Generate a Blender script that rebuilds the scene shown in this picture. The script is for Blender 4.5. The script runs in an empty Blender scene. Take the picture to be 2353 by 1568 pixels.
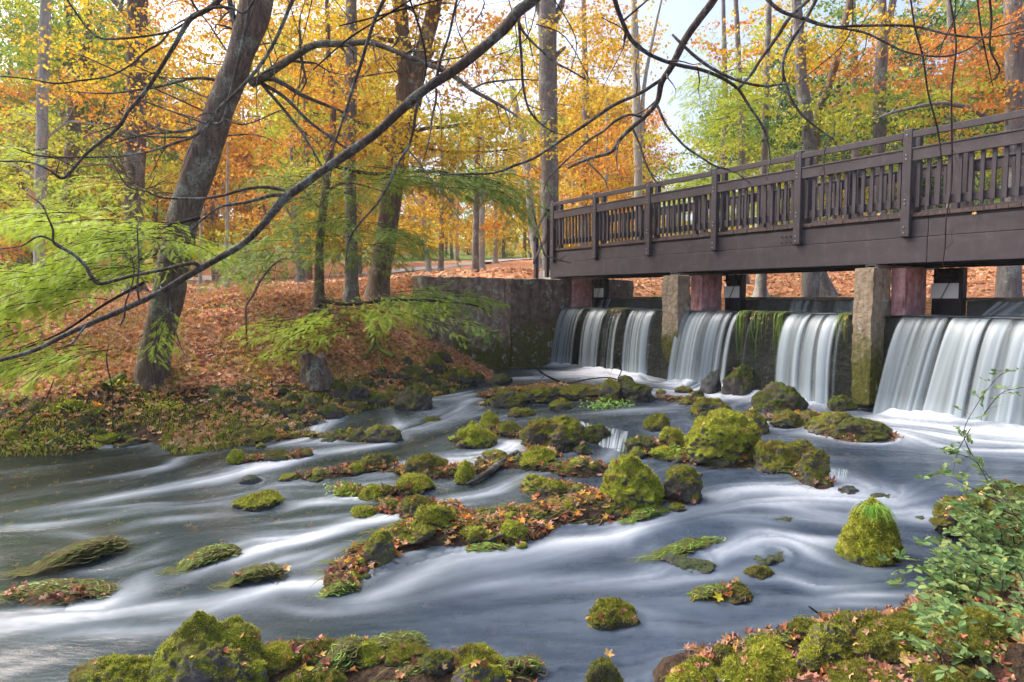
import bpy, bmesh, math, random
import numpy as np
from mathutils import Vector, Matrix

# ------------------------------------------------------------------ camera, world, sun, exposure
FW = 24 / 36 * 2353.0            # focal length measured in sketch units (a 2353 wide frame)
PITCH = math.atan(104 / FW)
scn = bpy.context.scene
cam_d = bpy.data.cameras.new("camera")
cam_d.lens = 24; cam_d.sensor_width = 36; cam_d.clip_start = 0.05; cam_d.clip_end = 2000
cam = bpy.data.objects.new("camera", cam_d)
scn.collection.objects.link(cam)
cam.location = (0, 0, 0)
cam.rotation_euler = (math.pi / 2 - PITCH, 0, 0)
scn.camera = cam

SUN_EL, SUN_AZ = math.radians(48), math.radians(-62)     # azimuth measured from +Y towards +X
world = bpy.data.worlds.new("World"); scn.world = world; world.use_nodes = True
wn = world.node_tree
bg = wn.nodes["Background"]
sky = wn.nodes.new("ShaderNodeTexSky"); sky.sky_type = 'NISHITA'; sky.sun_disc = False
sky.sun_elevation = SUN_EL; sky.sun_rotation = SUN_AZ
sky.air_density = 0.6; sky.dust_density = 5.0; sky.ozone_density = 0.5
wn.links.new(sky.outputs[0], bg.inputs[0]); bg.inputs[1].default_value = 0.15
sun_d = bpy.data.lights.new("sun", 'SUN'); sun_d.energy = 0.85; sun_d.angle = math.radians(40)
sun_d.color = (1.0, 0.95, 0.86)
sun = bpy.data.objects.new("sun", sun_d); scn.collection.objects.link(sun)
sdir = Vector((math.sin(SUN_AZ) * math.cos(SUN_EL), math.cos(SUN_AZ) * math.cos(SUN_EL), math.sin(SUN_EL)))
sun.rotation_euler = sdir.to_track_quat('Z', 'Y').to_euler()
sun.location = (-20, 10, 40)
scn.view_settings.view_transform = 'Standard'; scn.view_settings.look = 'None'
scn.view_settings.gamma = 1; scn.view_settings.exposure = 1.62
scn.cycles.max_bounces = 6; scn.cycles.diffuse_bounces = 3; scn.cycles.glossy_bounces = 2
scn.cycles.transmission_bounces = 4; scn.cycles.transparent_max_bounces = 10
scn.cycles.use_denoising = True
scn.cycles.sample_clamp_indirect = 4
try: scn.cycles.use_adaptive_sampling = True; scn.cycles.adaptive_threshold = 0.02
except Exception: pass

rng = np.random.default_rng(7)
random.seed(7)

# ------------------------------------------------------------------ view helpers (a point of the photo -> a place in the world)
cp_, sp_ = math.cos(PITCH), math.sin(PITCH)
def ray(x, y):
    a = (x - 1176.5) / FW; b = -(y - 784) / FW
    return np.array([a, cp_ + b * sp_, -sp_ + b * cp_])
def P(x, y, Y):
    d = ray(x, y); return d * (Y / d[1])
def PZ(x, y, z):
    d = ray(x, y); return d * (z / d[2])

# bridge / weir frame: lx along the bridge towards the right bank, ly upstream
BX = np.array([0.53268, -0.84632, 0.0]); BY = np.array([0.84632, 0.53268, 0.0])
B0 = np.array([4.783, 11.5, 0.0]); BANG = math.atan2(BX[1], BX[0])
def W(lx, ly, z=0.0):
    return B0 + BX * lx + BY * ly + np.array([0, 0, z])
def LX(x, ly):
    # lx where the vertical plane ly is met by photo column x (at horizon height)
    d = ray(x, 680); d[2] = 0
    # t*d = B0 + BX*lx + BY*ly
    A = np.array([[d[0], -BX[0]], [d[1], -BX[1]]]); r = (B0 + BY * ly)[:2]
    return float(np.linalg.solve(A, r)[1])
def local(X, Y):
    dx = X - B0[0]; dy = Y - B0[1]
    return dx * BX[0] + dy * BX[1], dx * BY[0] + dy * BY[1]

# ------------------------------------------------------------------ noise
def _h(ix, iy, iz, s):
    h = (ix * 374761393 + iy * 668265263 + iz * 1274126177 + s * 974634777) & 0xFFFFFFFF
    h = ((h ^ (h >> 13)) * 1103515245) & 0xFFFFFFFF
    h = ((h ^ (h >> 16)) * 2654435761) & 0xFFFFFFFF
    return ((h >> 8) & 0xFFFF) / 65535.0
def noise3(p, s=0):
    p = np.asarray(p, float); i = np.floor(p).astype(np.int64); f = p - i; f = f * f * (3 - 2 * f)
    x, y, z = i[..., 0], i[..., 1], i[..., 2]; fx, fy, fz = f[..., 0], f[..., 1], f[..., 2]
    def L(a, b, t): return a + (b - a) * t
    c = [[[_h(x + a, y + b, z + d, s) for d in (0, 1)] for b in (0, 1)] for a in (0, 1)]
    return L(L(L(c[0][0][0], c[0][0][1], fz), L(c[0][1][0], c[0][1][1], fz), fy),
             L(L(c[1][0][0], c[1][0][1], fz), L(c[1][1][0], c[1][1][1], fz), fy), fx) * 2 - 1
def fbm(p, o=4, s=0):
    a, t = 1.0, 0.0; p = np.asarray(p, float)
    for k in range(o):
        t = t + a * noise3(p * 2.03 ** k + 13.7 * k, s + k); a *= 0.5
    return t
def fbm2(X, Y, sc, o=4, s=0):
    return fbm(np.stack([X * sc, Y * sc, np.zeros_like(X) + 0.5], -1), o, s)
def sstep(a, b, x):
    t = np.clip((x - a) / (b - a), 0, 1); return t * t * (3 - 2 * t)

# ------------------------------------------------------------------ mesh builder
COL = scn.collection
class MB:
    def __init__(s): s.v = []; s.q = []; s.t = []; s.n = 0; s.uv = None
    def add(s, v, q=None, t=None):
        v = np.asarray(v, float).reshape(-1, 3)
        if q is not None and len(q): s.q.append(np.asarray(q, np.int64).reshape(-1, 4) + s.n)
        if t is not None and len(t): s.t.append(np.asarray(t, np.int64).reshape(-1, 3) + s.n)
        s.v.append(v); s.n += len(v); return s
    def box(s, x0, x1, y0, y1, z0, z1, M=None):
        v = np.array([[x, y, z] for x in (x0, x1) for y in (y0, y1) for z in (z0, z1)], float)
        if M is not None: v = M(v)
        return s.add(v, q=[[0, 1, 3, 2], [4, 6, 7, 5], [0, 4, 5, 1], [2, 3, 7, 6], [0, 2, 6, 4], [1, 5, 7, 3]])
    def tube(s, pts, rad, n=6, rough=0, seed=0, cap=True, freq=6.0):
        pts = np.asarray(pts, float); rad = np.broadcast_to(np.asarray(rad, float), (len(pts),))
        T = np.gradient(pts, axis=0); T /= np.linalg.norm(T, axis=1)[:, None] + 1e-9
        ref = np.array([0, 0, 1.0]) if abs(T[0][2]) < 0.9 else np.array([0, 1.0, 0])
        u = np.cross(T[0], ref); u /= np.linalg.norm(u); U = []
        for k in range(len(pts)):
            u = u - T[k] * np.dot(u, T[k]); u /= np.linalg.norm(u) + 1e-9; U.append(u)
        U = np.array(U); V = np.cross(T, U)
        a = np.linspace(0, 2 * math.pi, n, endpoint=False)
        dirs = U[:, None, :] * np.cos(a)[None, :, None] + V[:, None, :] * np.sin(a)[None, :, None]
        r = rad[:, None].repeat(n, 1)
        if rough:
            base = pts[:, None, :] + dirs * r[..., None]
            r = r * (1 + rough * fbm(base * np.array([freq, freq, freq * 0.35]), 3, seed))
        v = (pts[:, None, :] + dirs * r[..., None]).reshape(-1, 3)
        m = len(pts); i = np.arange(m - 1)[:, None] * n; j = np.arange(n)[None, :]; j2 = (j + 1) % n
        q = np.stack([i + j, i + j2, i + n + j2, i + n + j], -1).reshape(-1, 4)
        s.add(v, q=q)
        if cap:
            s.add(np.vstack([v[-n:], pts[-1] + T[-1] * rad[-1] * 0.5]), t=[[k, (k + 1) % n, n] for k in range(n)])
        return s
    def inst(s, tv, tt, pos, R, sc):
        # template vertices tv (k,3), triangles tt, placed at pos with rotation R and size sc
        tv = np.asarray(tv, float); pos = np.asarray(pos, float); N = len(pos)
        if N == 0: return s
        sc = np.asarray(sc, float)
        if sc.ndim == 1: sc = sc[:, None].repeat(3, 1)
        v = np.einsum('nij,nkj->nki', R, tv[None] * sc[:, None, :]) + pos[:, None, :]
        tt = np.asarray(tt, np.int64)
        t = (tt[None] + (np.arange(N) * len(tv))[:, None, None]).reshape(-1, 3)
        return s.add(v.reshape(-1, 3), t=t)
    def mesh(s, name, mat, smooth=False, attrs=None):
        me = bpy.data.meshes.new(name)
        v = np.concatenate(s.v) if s.v else np.zeros((0, 3))
        q = np.concatenate(s.q) if s.q else np.zeros((0, 4), np.int64)
        t = np.concatenate(s.t) if s.t else np.zeros((0, 3), np.int64)
        me.vertices.add(len(v)); me.vertices.foreach_set('co', v.astype(np.float32).ravel())
        li = np.concatenate([q.ravel(), t.ravel()]).astype(np.int32)
        me.loops.add(len(li)); me.loops.foreach_set('vertex_index', li)
        st = np.concatenate([np.arange(len(q)) * 4, len(q) * 4 + np.arange(len(t)) * 3]).astype(np.int32)
        me.polygons.add(len(st)); me.polygons.foreach_set('loop_start', st)
        me.update(calc_edges=True); me.validate()
        me.polygons.foreach_set('use_smooth', np.full(len(me.polygons), bool(smooth)))
        if attrs:
            for k, a in attrs.items():
                at = me.attributes.new(k, 'FLOAT', 'POINT'); at.data.foreach_set('value', np.asarray(a, np.float32).ravel())
        if mat: me.materials.append(mat)
        return me
    def obj(s, name, mat, parent=None, smooth=False, attrs=None, origin=None):
        if origin is not None:
            s.v = [a - np.asarray(origin, float) for a in s.v]
        o = bpy.data.objects.new(name, s.mesh(name, mat, smooth, attrs)); COL.objects.link(o)
        if parent is not None: o.parent = parent
        elif origin is not None: o.location = origin
        return o
def tag(o, label=None, cat=None, group=None, kind=None):
    if label: o['label'] = label
    if cat: o['category'] = cat
    if group: o['group'] = group
    if kind: o['kind'] = kind
    return o
def empty(name, loc, rz=0.0):
    o = bpy.data.objects.new(name, None); COL.objects.link(o); o.location = loc; o.rotation_euler = (0, 0, rz)
    o.empty_display_size = 0.2; return o
def bevel_boxes(boxes, off=0.006):
    """several boxes (x0,x1,y0,y1,z0,z1) each with eased edges, as one builder"""
    b = MB()
    for (x0, x1, y0, y1, z0, z1) in boxes:
        bm = bmesh.new(); bmesh.ops.create_cube(bm, size=1)
        for v in bm.verts:
            v.co = Vector(((x0 + x1) / 2 + v.co.x * (x1 - x0), (y0 + y1) / 2 + v.co.y * (y1 - y0), (z0 + z1) / 2 + v.co.z * (z1 - z0)))
        bmesh.ops.bevel(bm, geom=bm.edges[:], offset=off, segments=1, affect='EDGES')
        bmesh.ops.triangulate(bm, faces=[f for f in bm.faces if len(f.verts) > 4])
        bm.verts.index_update()
        v = np.array([v.co[:] for v in bm.verts])
        q = [[w.index for w in f.verts] for f in bm.faces if len(f.verts) == 4]
        t = [[w.index for w in f.verts] for f in bm.faces if len(f.verts) == 3]
        b.add(v, q=q, t=t); bm.free()
    return b
def smooth_path(pts, k=4):
    """Catmull-Rom through points (any columns)"""
    p = np.asarray(pts, float)
    if len(p) < 3:
        t = np.linspace(0, 1, k * 2 + 1)[:, None]; return p[0] + (p[-1] - p[0]) * t
    q = np.vstack([2 * p[0] - p[1], p, 2 * p[-1] - p[-2]]); out = []
    for i in range(1, len(q) - 2):
        a, b, c, d = q[i - 1], q[i], q[i + 1], q[i + 2]
        for t in np.arange(k) / k:
            out.append(0.5 * ((2 * b) + (c - a) * t + (2 * a - 5 * b + 4 * c - d) * t * t + (3 * b - a - 3 * c + d) * t ** 3))
    out.append(p[-1]); return np.array(out)
def frames(n, ang):
    """rotation matrices with local z along n, spun by ang"""
    n = n / (np.linalg.norm(n, axis=1)[:, None] + 1e-9)
    ref = np.where(np.abs(n[:, 2:3]) < 0.95, np.array([[0, 0, 1.0]]), np.array([[0, 1.0, 0]]))
    t = np.cross(ref, n); t /= np.linalg.norm(t, axis=1)[:, None]; b = np.cross(n, t)
    c, s = np.cos(ang)[:, None], np.sin(ang)[:, None]
    return np.stack([t * c + b * s, -t * s + b * c, n], axis=2)
def dir_frames(d, n):
    """local y along d, local z close to n"""
    d = d / (np.linalg.norm(d, axis=1)[:, None] + 1e-9)
    x = np.cross(d, n); x /= np.linalg.norm(x, axis=1)[:, None] + 1e-9
    return np.stack([x, d, np.cross(x, d)], axis=2)

# ------------------------------------------------------------------ leaf templates
def star_leaf(lobes=5, fold=0.12, depth=0.45):
    a0 = [math.radians(t) for t in (90, 38, -18, 198 - 0, 142)]
    a = sorted(a0, reverse=True); L = {90: 1.0, 38: 0.85, -18: 0.55, 198: 0.55, 142: 0.85}
    pts = []
    for k, (an, ln) in enumerate(sorted(((math.radians(k), v) for k, v in L.items()), key=lambda e: e[0])):
        pts.append((an, ln))
    out = [(0, -0.15)]
    n = len(pts)
    for k in range(n):
        an, ln = pts[k]; out.append((math.cos(an) * ln, math.sin(an) * ln))
        if k < n - 1:
            bn = (an + pts[k + 1][0]) / 2; out.append((math.cos(bn) * depth, math.sin(bn) * depth))
    v = [(0, 0.1, 0)] + [(x * 0.55, (y - 0.1) * 0.55, fold * abs(x) - 0.06 * (y > 0.6)) for x, y in out]
    m = len(out); t = [(0, k + 1, (k + 1) % m + 1) for k in range(m)]
    return np.array(v), np.array(t)
LEAF_V, LEAF_T = star_leaf()
def jag_leaf():
    o = [(-90,.12),(-70,.30),(-30,.62),(-14,.46),(4,.42),(20,.66),(36,.92),(50,.66),(63,.44),(78,.72),(90,1.0),(102,.72),(117,.44),(130,.66),(144,.92),(160,.66),(176,.42),(194,.46),(210,.62),(250,.30)]
    p = [(math.cos(math.radians(a)) * r * .55, math.sin(math.radians(a)) * r * .55 - .08) for a, r in o]
    v = [(0, 0, 0)] + [(x, y, .10 * abs(x) - .25 * max(0, x * x + y * y - .08)) for x, y in p]; m = len(p)
    return np.array(v), np.array([(0, k + 1, (k + 1) % m + 1) for k in range(m)])
JG_V, JG_T = jag_leaf()
QL_V = np.array([(0, -0.5, 0), (0.33, 0.0, 0.06), (0, 0.5, 0.02), (-0.33, 0.0, 0.06)]); QL_T = np.array([(0, 1, 2), (0, 2, 3)])
OV_V = np.array([(0, 0, 0), (0.24, 0.3, 0.05), (0.22, 0.65, 0.05), (0, 1, -0.04), (-0.22, 0.65, 0.05), (-0.24, 0.3, 0.05), (0, 0.5, -0.02)])
OV_T = np.array([(0, 1, 6), (1, 2, 6), (2, 3, 6), (3, 4, 6), (4, 5, 6), (5, 0, 6)])
def curled(v, amt):
    w = v.copy(); w[:, 2] += amt * (v[:, 1] ** 2 + 0.6 * v[:, 0] ** 2); return w
def frond(n=11):
    v, t = [], []
    for k in range(n):
        y = (k + 0.5) / n; l = 0.26 * math.sin(math.pi * (0.12 + 0.86 * y)) ** 0.7
        for sgn in (-1, 1):
            b = len(v); w = 0.030
            v += [(0, y - w, 0), (0, y + w, 0), (sgn * l, y + l * 0.55, -0.05 * l)]; t.append((b, b + 1, b + 2) if sgn < 0 else (b + 1, b, b + 2))
    b = len(v); v += [(-0.008, 0, 0), (0.008, 0, 0), (0, 1, 0)]; t.append((b, b + 1, b + 2))
    return np.array(v), np.array(t)
FR_V, FR_T = frond()
# ------------------------------------------------------------------ materials
def nt(name):
    m = bpy.data.materials.new(name); m.use_nodes = True; t = m.node_tree; t.nodes.clear()
    out = t.nodes.new('ShaderNodeOutputMaterial'); return m, t, out
def nd(t, ty, ins=None, **kw):
    n = t.nodes.new('ShaderNode' + ty)
    for k, v in kw.items(): setattr(n, k, v)
    for k, v in (ins or {}).items():
        s = n.inputs[k]
        if isinstance(v, bpy.types.NodeSocket): t.links.new(v, s)
        else:
            if isinstance(v, (tuple, list)) and len(v) == 3 and s.type == 'RGBA': v = (*v, 1)
            s.default_value = v
    return n
def ramp(t, fac, stops, interp='LINEAR'):
    r = t.nodes.new('ShaderNodeValToRGB'); r.color_ramp.interpolation = interp
    e = r.color_ramp.elements
    while len(e) < len(stops): e.new(0.5)
    for k, (p, c) in enumerate(stops):
        e[k].position = p; e[k].color = (*c, 1) if len(c) == 3 else c
    if fac is not None: t.links.new(fac, r.inputs[0])
    return r.outputs[0]
def mixc(t, f, a, b, mode='MIX'):
    n = t.nodes.new('ShaderNodeMix'); n.data_type = 'RGBA'; n.blend_type = mode
    for s, v in ((n.inputs[0], f), (n.inputs[6], a), (n.inputs[7], b)):
        if isinstance(v, bpy.types.NodeSocket): t.links.new(v, s)
        else: s.default_value = (*v, 1) if isinstance(v, tuple) and len(v) == 3 else v
    return n.outputs[2]
def math_(t, op, a, b=0.5, clamp=False):
    n = t.nodes.new('ShaderNodeMath'); n.operation = op; n.use_clamp = clamp
    for s, v in ((n.inputs[0], a), (n.inputs[1], b)):
        if isinstance(v, bpy.types.NodeSocket): t.links.new(v, s)
        else: s.default_value = v
    return n.outputs[0]
def maprange(t, v, a, b, c=0, d=1):
    n = nd(t, 'MapRange', {0: v, 1: a, 2: b, 3: c, 4: d}); n.interpolation_type = 'SMOOTHSTEP'; return n.outputs[0]
def noise(t, vec, scale, detail=4, rough=0.6, out=0, dist=0.0):
    n = nd(t, 'TexNoise', {'Scale': scale, 'Detail': detail, 'Roughness': rough, 'Distortion': dist})
    if vec is not None: t.links.new(vec, n.inputs['Vector'])
    return n.outputs[out]
def pos(t): return nd(t, 'NewGeometry').outputs['Position']
def mapping(t, vec, scale=(1, 1, 1), rot=(0, 0, 0)):
    return nd(t, 'Mapping', {'Vector': vec, 'Scale': scale, 'Rotation': rot}).outputs[0]
def bump(t, h, strength=0.5, dist=0.02):
    return nd(t, 'Bump', {'Height': h, 'Strength': strength, 'Distance': dist}).outputs[0]
def leaf_mat(name, cols, trans=0.4, rough=0.55, patch=None):
    m, t, out = nt(name)
    g = nd(t, 'NewGeometry')
    c = ramp(t, g.outputs['Random Per Island'], [((k + 0.5) / len(cols), c) for k, c in enumerate(cols)])
    big = noise(t, g.outputs['Position'], 1.3, 2)
    c = mixc(t, maprange(t, big, 0.35, 0.7, 0, 0.45), c, mixc(t, 1.0, c, cols[0], 'MULTIPLY') if False else cols[len(cols) // 2])
    if patch:
        c = mixc(t, maprange(t, noise(t, g.outputs['Position'], 6.5, 4, 0.65), 0.50, 0.64, 0, 0.60), c, patch[0])
        c = mixc(t, maprange(t, noise(t, g.outputs['Position'], 3.1, 3, 0.6), 0.58, 0.70, 0, 0.5), c, patch[1])
    p = nd(t, 'BsdfPrincipled', {'Base Color': c, 'Roughness': rough})
    p.inputs['Specular IOR Level'].default_value = 0.25
    tr = nd(t, 'BsdfTranslucent', {'Color': c})
    mx = nd(t, 'MixShader', {0: trans, 1: p.outputs[0], 2: tr.outputs[0]})
    t.links.new(mx.outputs[0], out.inputs[0]); return m
LM = {
 'yellow': leaf_mat('leaf_golden', [(0.840, 0.483, 0.021), (0.900, 0.588, 0.042), (0.525, 0.252, 0.021), (0.609, 0.504, 0.042), (0.900, 0.693, 0.084), (0.357, 0.231, 0.032)], .45),
 'orange': leaf_mat('leaf_orange', [(.82, .38, .04), (.72, .26, .03), (.86, .48, .05), (.46, .18, .03), (.84, .56, .10), (.34, .15, .04)], .45),
 'rust': leaf_mat('leaf_rust', [(.70, .26, .05), (.78, .34, .07), (.52, .15, .04), (.74, .42, .10), (.44, .28, .06)], .45),
 'lime': leaf_mat('leaf_lime', [(.44, .50, .04), (.32, .42, .04), (.60, .60, .07), (.24, .36, .04), (.70, .60, .07)], .5),
 'green': leaf_mat('leaf_green', [(.17, .32, .05), (.11, .24, .04), (.28, .40, .05), (.08, .17, .04), (.38, .42, .06)], .45),
 'dark': leaf_mat('leaf_dark_green', [(.05, .13, .04), (.035, .09, .035), (.08, .17, .05), (.03, .07, .03), (.12, .20, .05)]),
 'cyp': leaf_mat('needle_bright_green', [(0.405, 0.581, 0.047), (0.284, 0.459, 0.041), (0.513, 0.648, 0.068), (0.203, 0.351, 0.041), (0.648, 0.648, 0.081)], 0.45),
 'hem': leaf_mat('needle_green', [(0.200, 0.338, 0.056), (0.138, 0.250, 0.044), (0.275, 0.413, 0.062), (0.100, 0.175, 0.037), (0.375, 0.413, 0.075)], 0.4),
 'shrub': leaf_mat('shrub_leaf', [(.16, .28, .09), (.12, .23, .07), (.22, .34, .12), (.34, .38, .10), (.10, .18, .06)], 0.35, 0.4),
 'litter': leaf_mat('dry_leaf', [(.50, .20, .09), (.66, .38, .21), (.26, .11, .07), (.66, .29, .09), (.56, .39, .26), (.74, .46, .22), (.20, .11, .07), (.40, .18, .10), (.70, .50, .36), (.34, .20, .11)], 0.12, 0.65),
 'litter_wet': leaf_mat('wet_leaf', [(0.399, 0.114, 0.048), (0.285, 0.085, 0.057), (0.152, 0.057, 0.048), (0.570, 0.228, 0.048), (0.380, 0.209, 0.133), (0.570, 0.361, 0.076), (0.114, 0.052, 0.048), (0.475, 0.285, 0.199), (0.323, 0.142, 0.095)], 0.1, 0.35),
 'weed': leaf_mat('weed_strand', [(0.075, 0.128, 0.015), (0.128, 0.180, 0.022), (0.150, 0.165, 0.038), (0.053, 0.083, 0.015), (0.195, 0.165, 0.068)], 0.2, 0.9),
 'weed_dry': leaf_mat('weed_strand_dry', [(0.105, 0.074, 0.028), (0.149, 0.118, 0.050), (0.074, 0.074, 0.022), (0.056, 0.037, 0.015), (0.186, 0.155, 0.074)], 0.15, 0.9),
 'grass': leaf_mat('grass_blade', [(.16, .36, .05), (.26, .44, .06), (.34, .46, .08)], 0.35, 0.4),
 'moss': leaf_mat('moss_tuft', [(.37, .42, .035), (.25, .29, .028), (.52, .53, .07), (.14, .15, .02), (.62, .58, .11)], 0.25, 0.85, ((.07, .075, .02), (.16, .11, .04))),
 'mossd': leaf_mat('moss_tuft_dark', [(0.176, 0.203, 0.020), (0.108, 0.135, 0.020), (0.270, 0.284, 0.027), (0.095, 0.088, 0.027), (0.324, 0.257, 0.068)], 0.2, 0.85),
}
def rock_mat(name, mosscols, rockcols, amount, wet=0.0, bumps=1.0):
    m, t, out = nt(name)
    tc = nd(t, 'TexCoord').outputs['Object']; g = nd(t, 'NewGeometry')
    oi = nd(t, 'ObjectInfo').outputs['Random']
    v = nd(t, 'VectorMath', {0: tc, 1: (0, 0, 0)}, operation='ADD'); cmb = nd(t, 'CombineXYZ', {0: math_(t, 'MULTIPLY', oi, 37.0), 1: math_(t, 'MULTIPLY', oi, 11.0)})
    t.links.new(cmb.outputs[0], v.inputs[1]); v = v.outputs[0]
    rc = ramp(t, noise(t, v, 9, 8, 0.7), [(0.3, rockcols[0]), (0.5, rockcols[1]), (0.72, rockcols[2])])
    n2 = noise(t, v, 22, 6, 0.7); n3 = noise(t, v, 5, 3, 0.6)
    mc = ramp(t, n2, [(0.28, mosscols[0]), (0.5, mosscols[1]), (0.74, mosscols[2])])
    mc = mixc(t, maprange(t, n3, 0.44, 0.62, 0, 0.8), mc, mosscols[3])
    mc = mixc(t, maprange(t, noise(t, v, 2.6, 4, 0.7), 0.54, 0.70, 0, 0.45), mc, mosscols[0])
    sep = nd(t, 'SeparateXYZ', {0: g.outputs['Normal']}).outputs[2]
    f = math_(t, 'ADD', math_(t, 'MULTIPLY', sep, 0.35), noise(t, v, 3.2, 5, 0.65))
    f = maprange(t, f, 0.86 - amount, 1.02 - amount)
    zo = nd(t, 'SeparateXYZ', {0: tc}).outputs[2]; zb = math_(t, 'ADD', zo, math_(t, 'MULTIPLY', math_(t, 'SUBTRACT', noise(t, v, 11, 4, 0.7), 0.5), .06)); f = math_(t, 'MULTIPLY', f, maprange(t, zb, .0, .035, .25, 1))
    c = mixc(t, f, rc, mc)
    rr = nd(t, 'Mix', {0: f, 2: 0.35 if wet else 0.75, 3: 0.9}).outputs[0]
    h = math_(t, 'ADD', noise(t, v, 30, 8, 0.75), math_(t, 'MULTIPLY', noise(t, v, 95, 3, 0.7), math_(t, 'MULTIPLY', f, 0.8)))
    p = nd(t, 'BsdfPrincipled', {'Base Color': c, 'Roughness': rr, 'Normal': bump(t, h, 0.9 * bumps, 0.03)})
    p.inputs['Specular IOR Level'].default_value = 0.5 if wet else 0.2
    t.links.new(p.outputs[0], out.inputs[0]); return m
RK = [(.05, .045, .04), (.12, .105, .09), (.20, .17, .145)]; RKW = [(.018, .018, .02), (.05, .05, .052), (.11, .11, .115)]
RM = {
 'bright': rock_mat('moss_bright', [(.12, .14, .015), (.30, .35, .03), (.50, .53, .07), (.30, .24, .05)], RK, 0.50),
 'olive': rock_mat('moss_olive', [(.065, .078, .012), (.17, .185, .018), (.33, .33, .035), (.22, .15, .04)], RK, 0.32),
 'dark': rock_mat('moss_dark', [(0.030, 0.045, 0.015), (0.075, 0.105, 0.018), (0.149, 0.194, 0.026), (0.105, 0.081, 0.030)], [(0.045, 0.040, 0.037), (0.105, 0.089, 0.075), (0.194, 0.164, 0.133)], 0.30),
 'wet': rock_mat('rock_wet', [(.02, .035, .015), (.045, .07, .025), (.09, .12, .04), (.05, .05, .04)], RKW, 0.20, 1.0),
 'bare': rock_mat('rock_half_bare', [(.06, .08, .01), (.15, .19, .015), (.26, .29, .02), (.14, .11, .04)], [(.06, .052, .048), (.13, .115, .10), (.21, .19, .17)], 0.30),
}
def bark_mat(name, cols, lichen, amt=0.5, sc=1.0):
    m, t, out = nt(name); pz = pos(t)
    v = mapping(t, pz, (14 * sc, 14 * sc, 2.2 * sc))
    n1 = noise(t, v, 1.6, 8, 0.7, dist=0.6)
    c = ramp(t, n1, [(0.3, cols[0]), (0.52, cols[1]), (0.75, cols[2])])
    l = noise(t, pz, 2.3 * sc, 6, 0.72); l2 = noise(t, pz, 34, 4, 0.7)
    f = math_(t, 'MULTIPLY', maprange(t, l, 0.62 - 0.25 * amt, 0.72 - 0.2 * amt), maprange(t, l2, 0.38, 0.6), True)
    c = mixc(t, f, c, lichen)
    p = nd(t, 'BsdfPrincipled', {'Base Color': c, 'Roughness': 0.85, 'Normal': bump(t, n1, 1.0, 0.03)})
    p.inputs['Specular IOR Level'].default_value = 0.15
    t.links.new(p.outputs[0], out.inputs[0]); return m
BK = {
 'oak': bark_mat('bark_brown', [(0.047, 0.034, 0.025), (0.147, 0.108, 0.082), (0.276, 0.224, 0.182)], (0.293, 0.328, 0.267), 0.5),
 'grey': bark_mat('bark_grey', [(.09, .08, .075), (.19, .17, .155), (.32, .29, .27)], (.36, .38, .33), 0.5),
 'brown': bark_mat('bark_dark', [(0.072, 0.050, 0.037), (0.173, 0.130, 0.094), (0.317, 0.245, 0.187)], (0.403, 0.461, 0.374), 0.35),
 'pale': bark_mat('bark_pale', [(.20, .20, .18), (.38, .38, .34), (.55, .55, .50)], (.44, .50, .42), 0.5),
 'limb': bark_mat('bark_limb', [(.035, .027, .022), (.105, .083, .068), (.22, .185, .16)], (.24, .28, .24), 0.62, 2.0),
 'twig': bark_mat('bark_twig', [(.02, .014, .012), (.045, .03, .026), (.09, .065, .055)], (.16, .17, .15), 0.1, 2.0),
 'mossy': bark_mat('bark_mossy', [(0.060, 0.045, 0.030), (0.135, 0.120, 0.060), (0.225, 0.225, 0.075)], (0.210, 0.285, 0.045), 1.2, 2.0),
}
def simple_noise_mat(name, stops, scale=(1, 1, 1), nscale=6, rough=0.7, bs=0.4, bd=0.01, spec=0.3, detail=6, extra=None):
    m, t, out = nt(name); tc = nd(t, 'TexCoord').outputs['Object']
    n1 = noise(t, mapping(t, tc, scale), nscale, detail, 0.65)
    c = ramp(t, n1, stops)
    if extra: c = extra(t, c, tc)
    p = nd(t, 'BsdfPrincipled', {'Base Color': c, 'Roughness': rough, 'Normal': bump(t, n1, bs, bd)})
    p.inputs['Specular IOR Level'].default_value = spec
    t.links.new(p.outputs[0], out.inputs[0]); return m
def _wear(t, c, tc):
    s = noise(t, mapping(t, tc, (1, 1, 0.3)), 7, 6, 0.7)
    c = mixc(t, maprange(t, s, 0.5, 0.75, 0, 0.35), c, (.13, .112, .118))
    sp = noise(t, tc, 60, 2, 0.5)
    return mixc(t, maprange(t, sp, 0.74, 0.78, 0, 0.5), c, (.30, .28, .26))
M_WOOD = simple_noise_mat('painted_brown_wood', [(0.3, (0.041, 0.032, 0.035)), (0.55, (0.057, 0.046, 0.050)), (0.75, (0.076, 0.063, 0.069))], (0.468, 0.900, 0.900), 5, 0.62, 0.25, 0.004, 0.35, 7, _wear)
M_WOODE = simple_noise_mat('deck_plank_ends', [(0.3, (.05, .035, .03)), (0.55, (.10, .07, .06)), (0.75, (.17, .12, .10))], (1, 1, 1), 22, 0.8, 0.8, 0.01)
M_STEEL = simple_noise_mat('galvanised_steel', [(0.3, (.20, .21, .22)), (0.7, (.36, .37, .38))], (1, 1, 1), 12, 0.45, 0.1, 0.002, 0.6)
M_BLACK = simple_noise_mat('dark_painted_steel', [(0.3, (.012, .010, .010)), (0.7, (.03, .024, .024))], (1, 1, 1), 10, 0.6, 0.2, 0.003)
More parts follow.
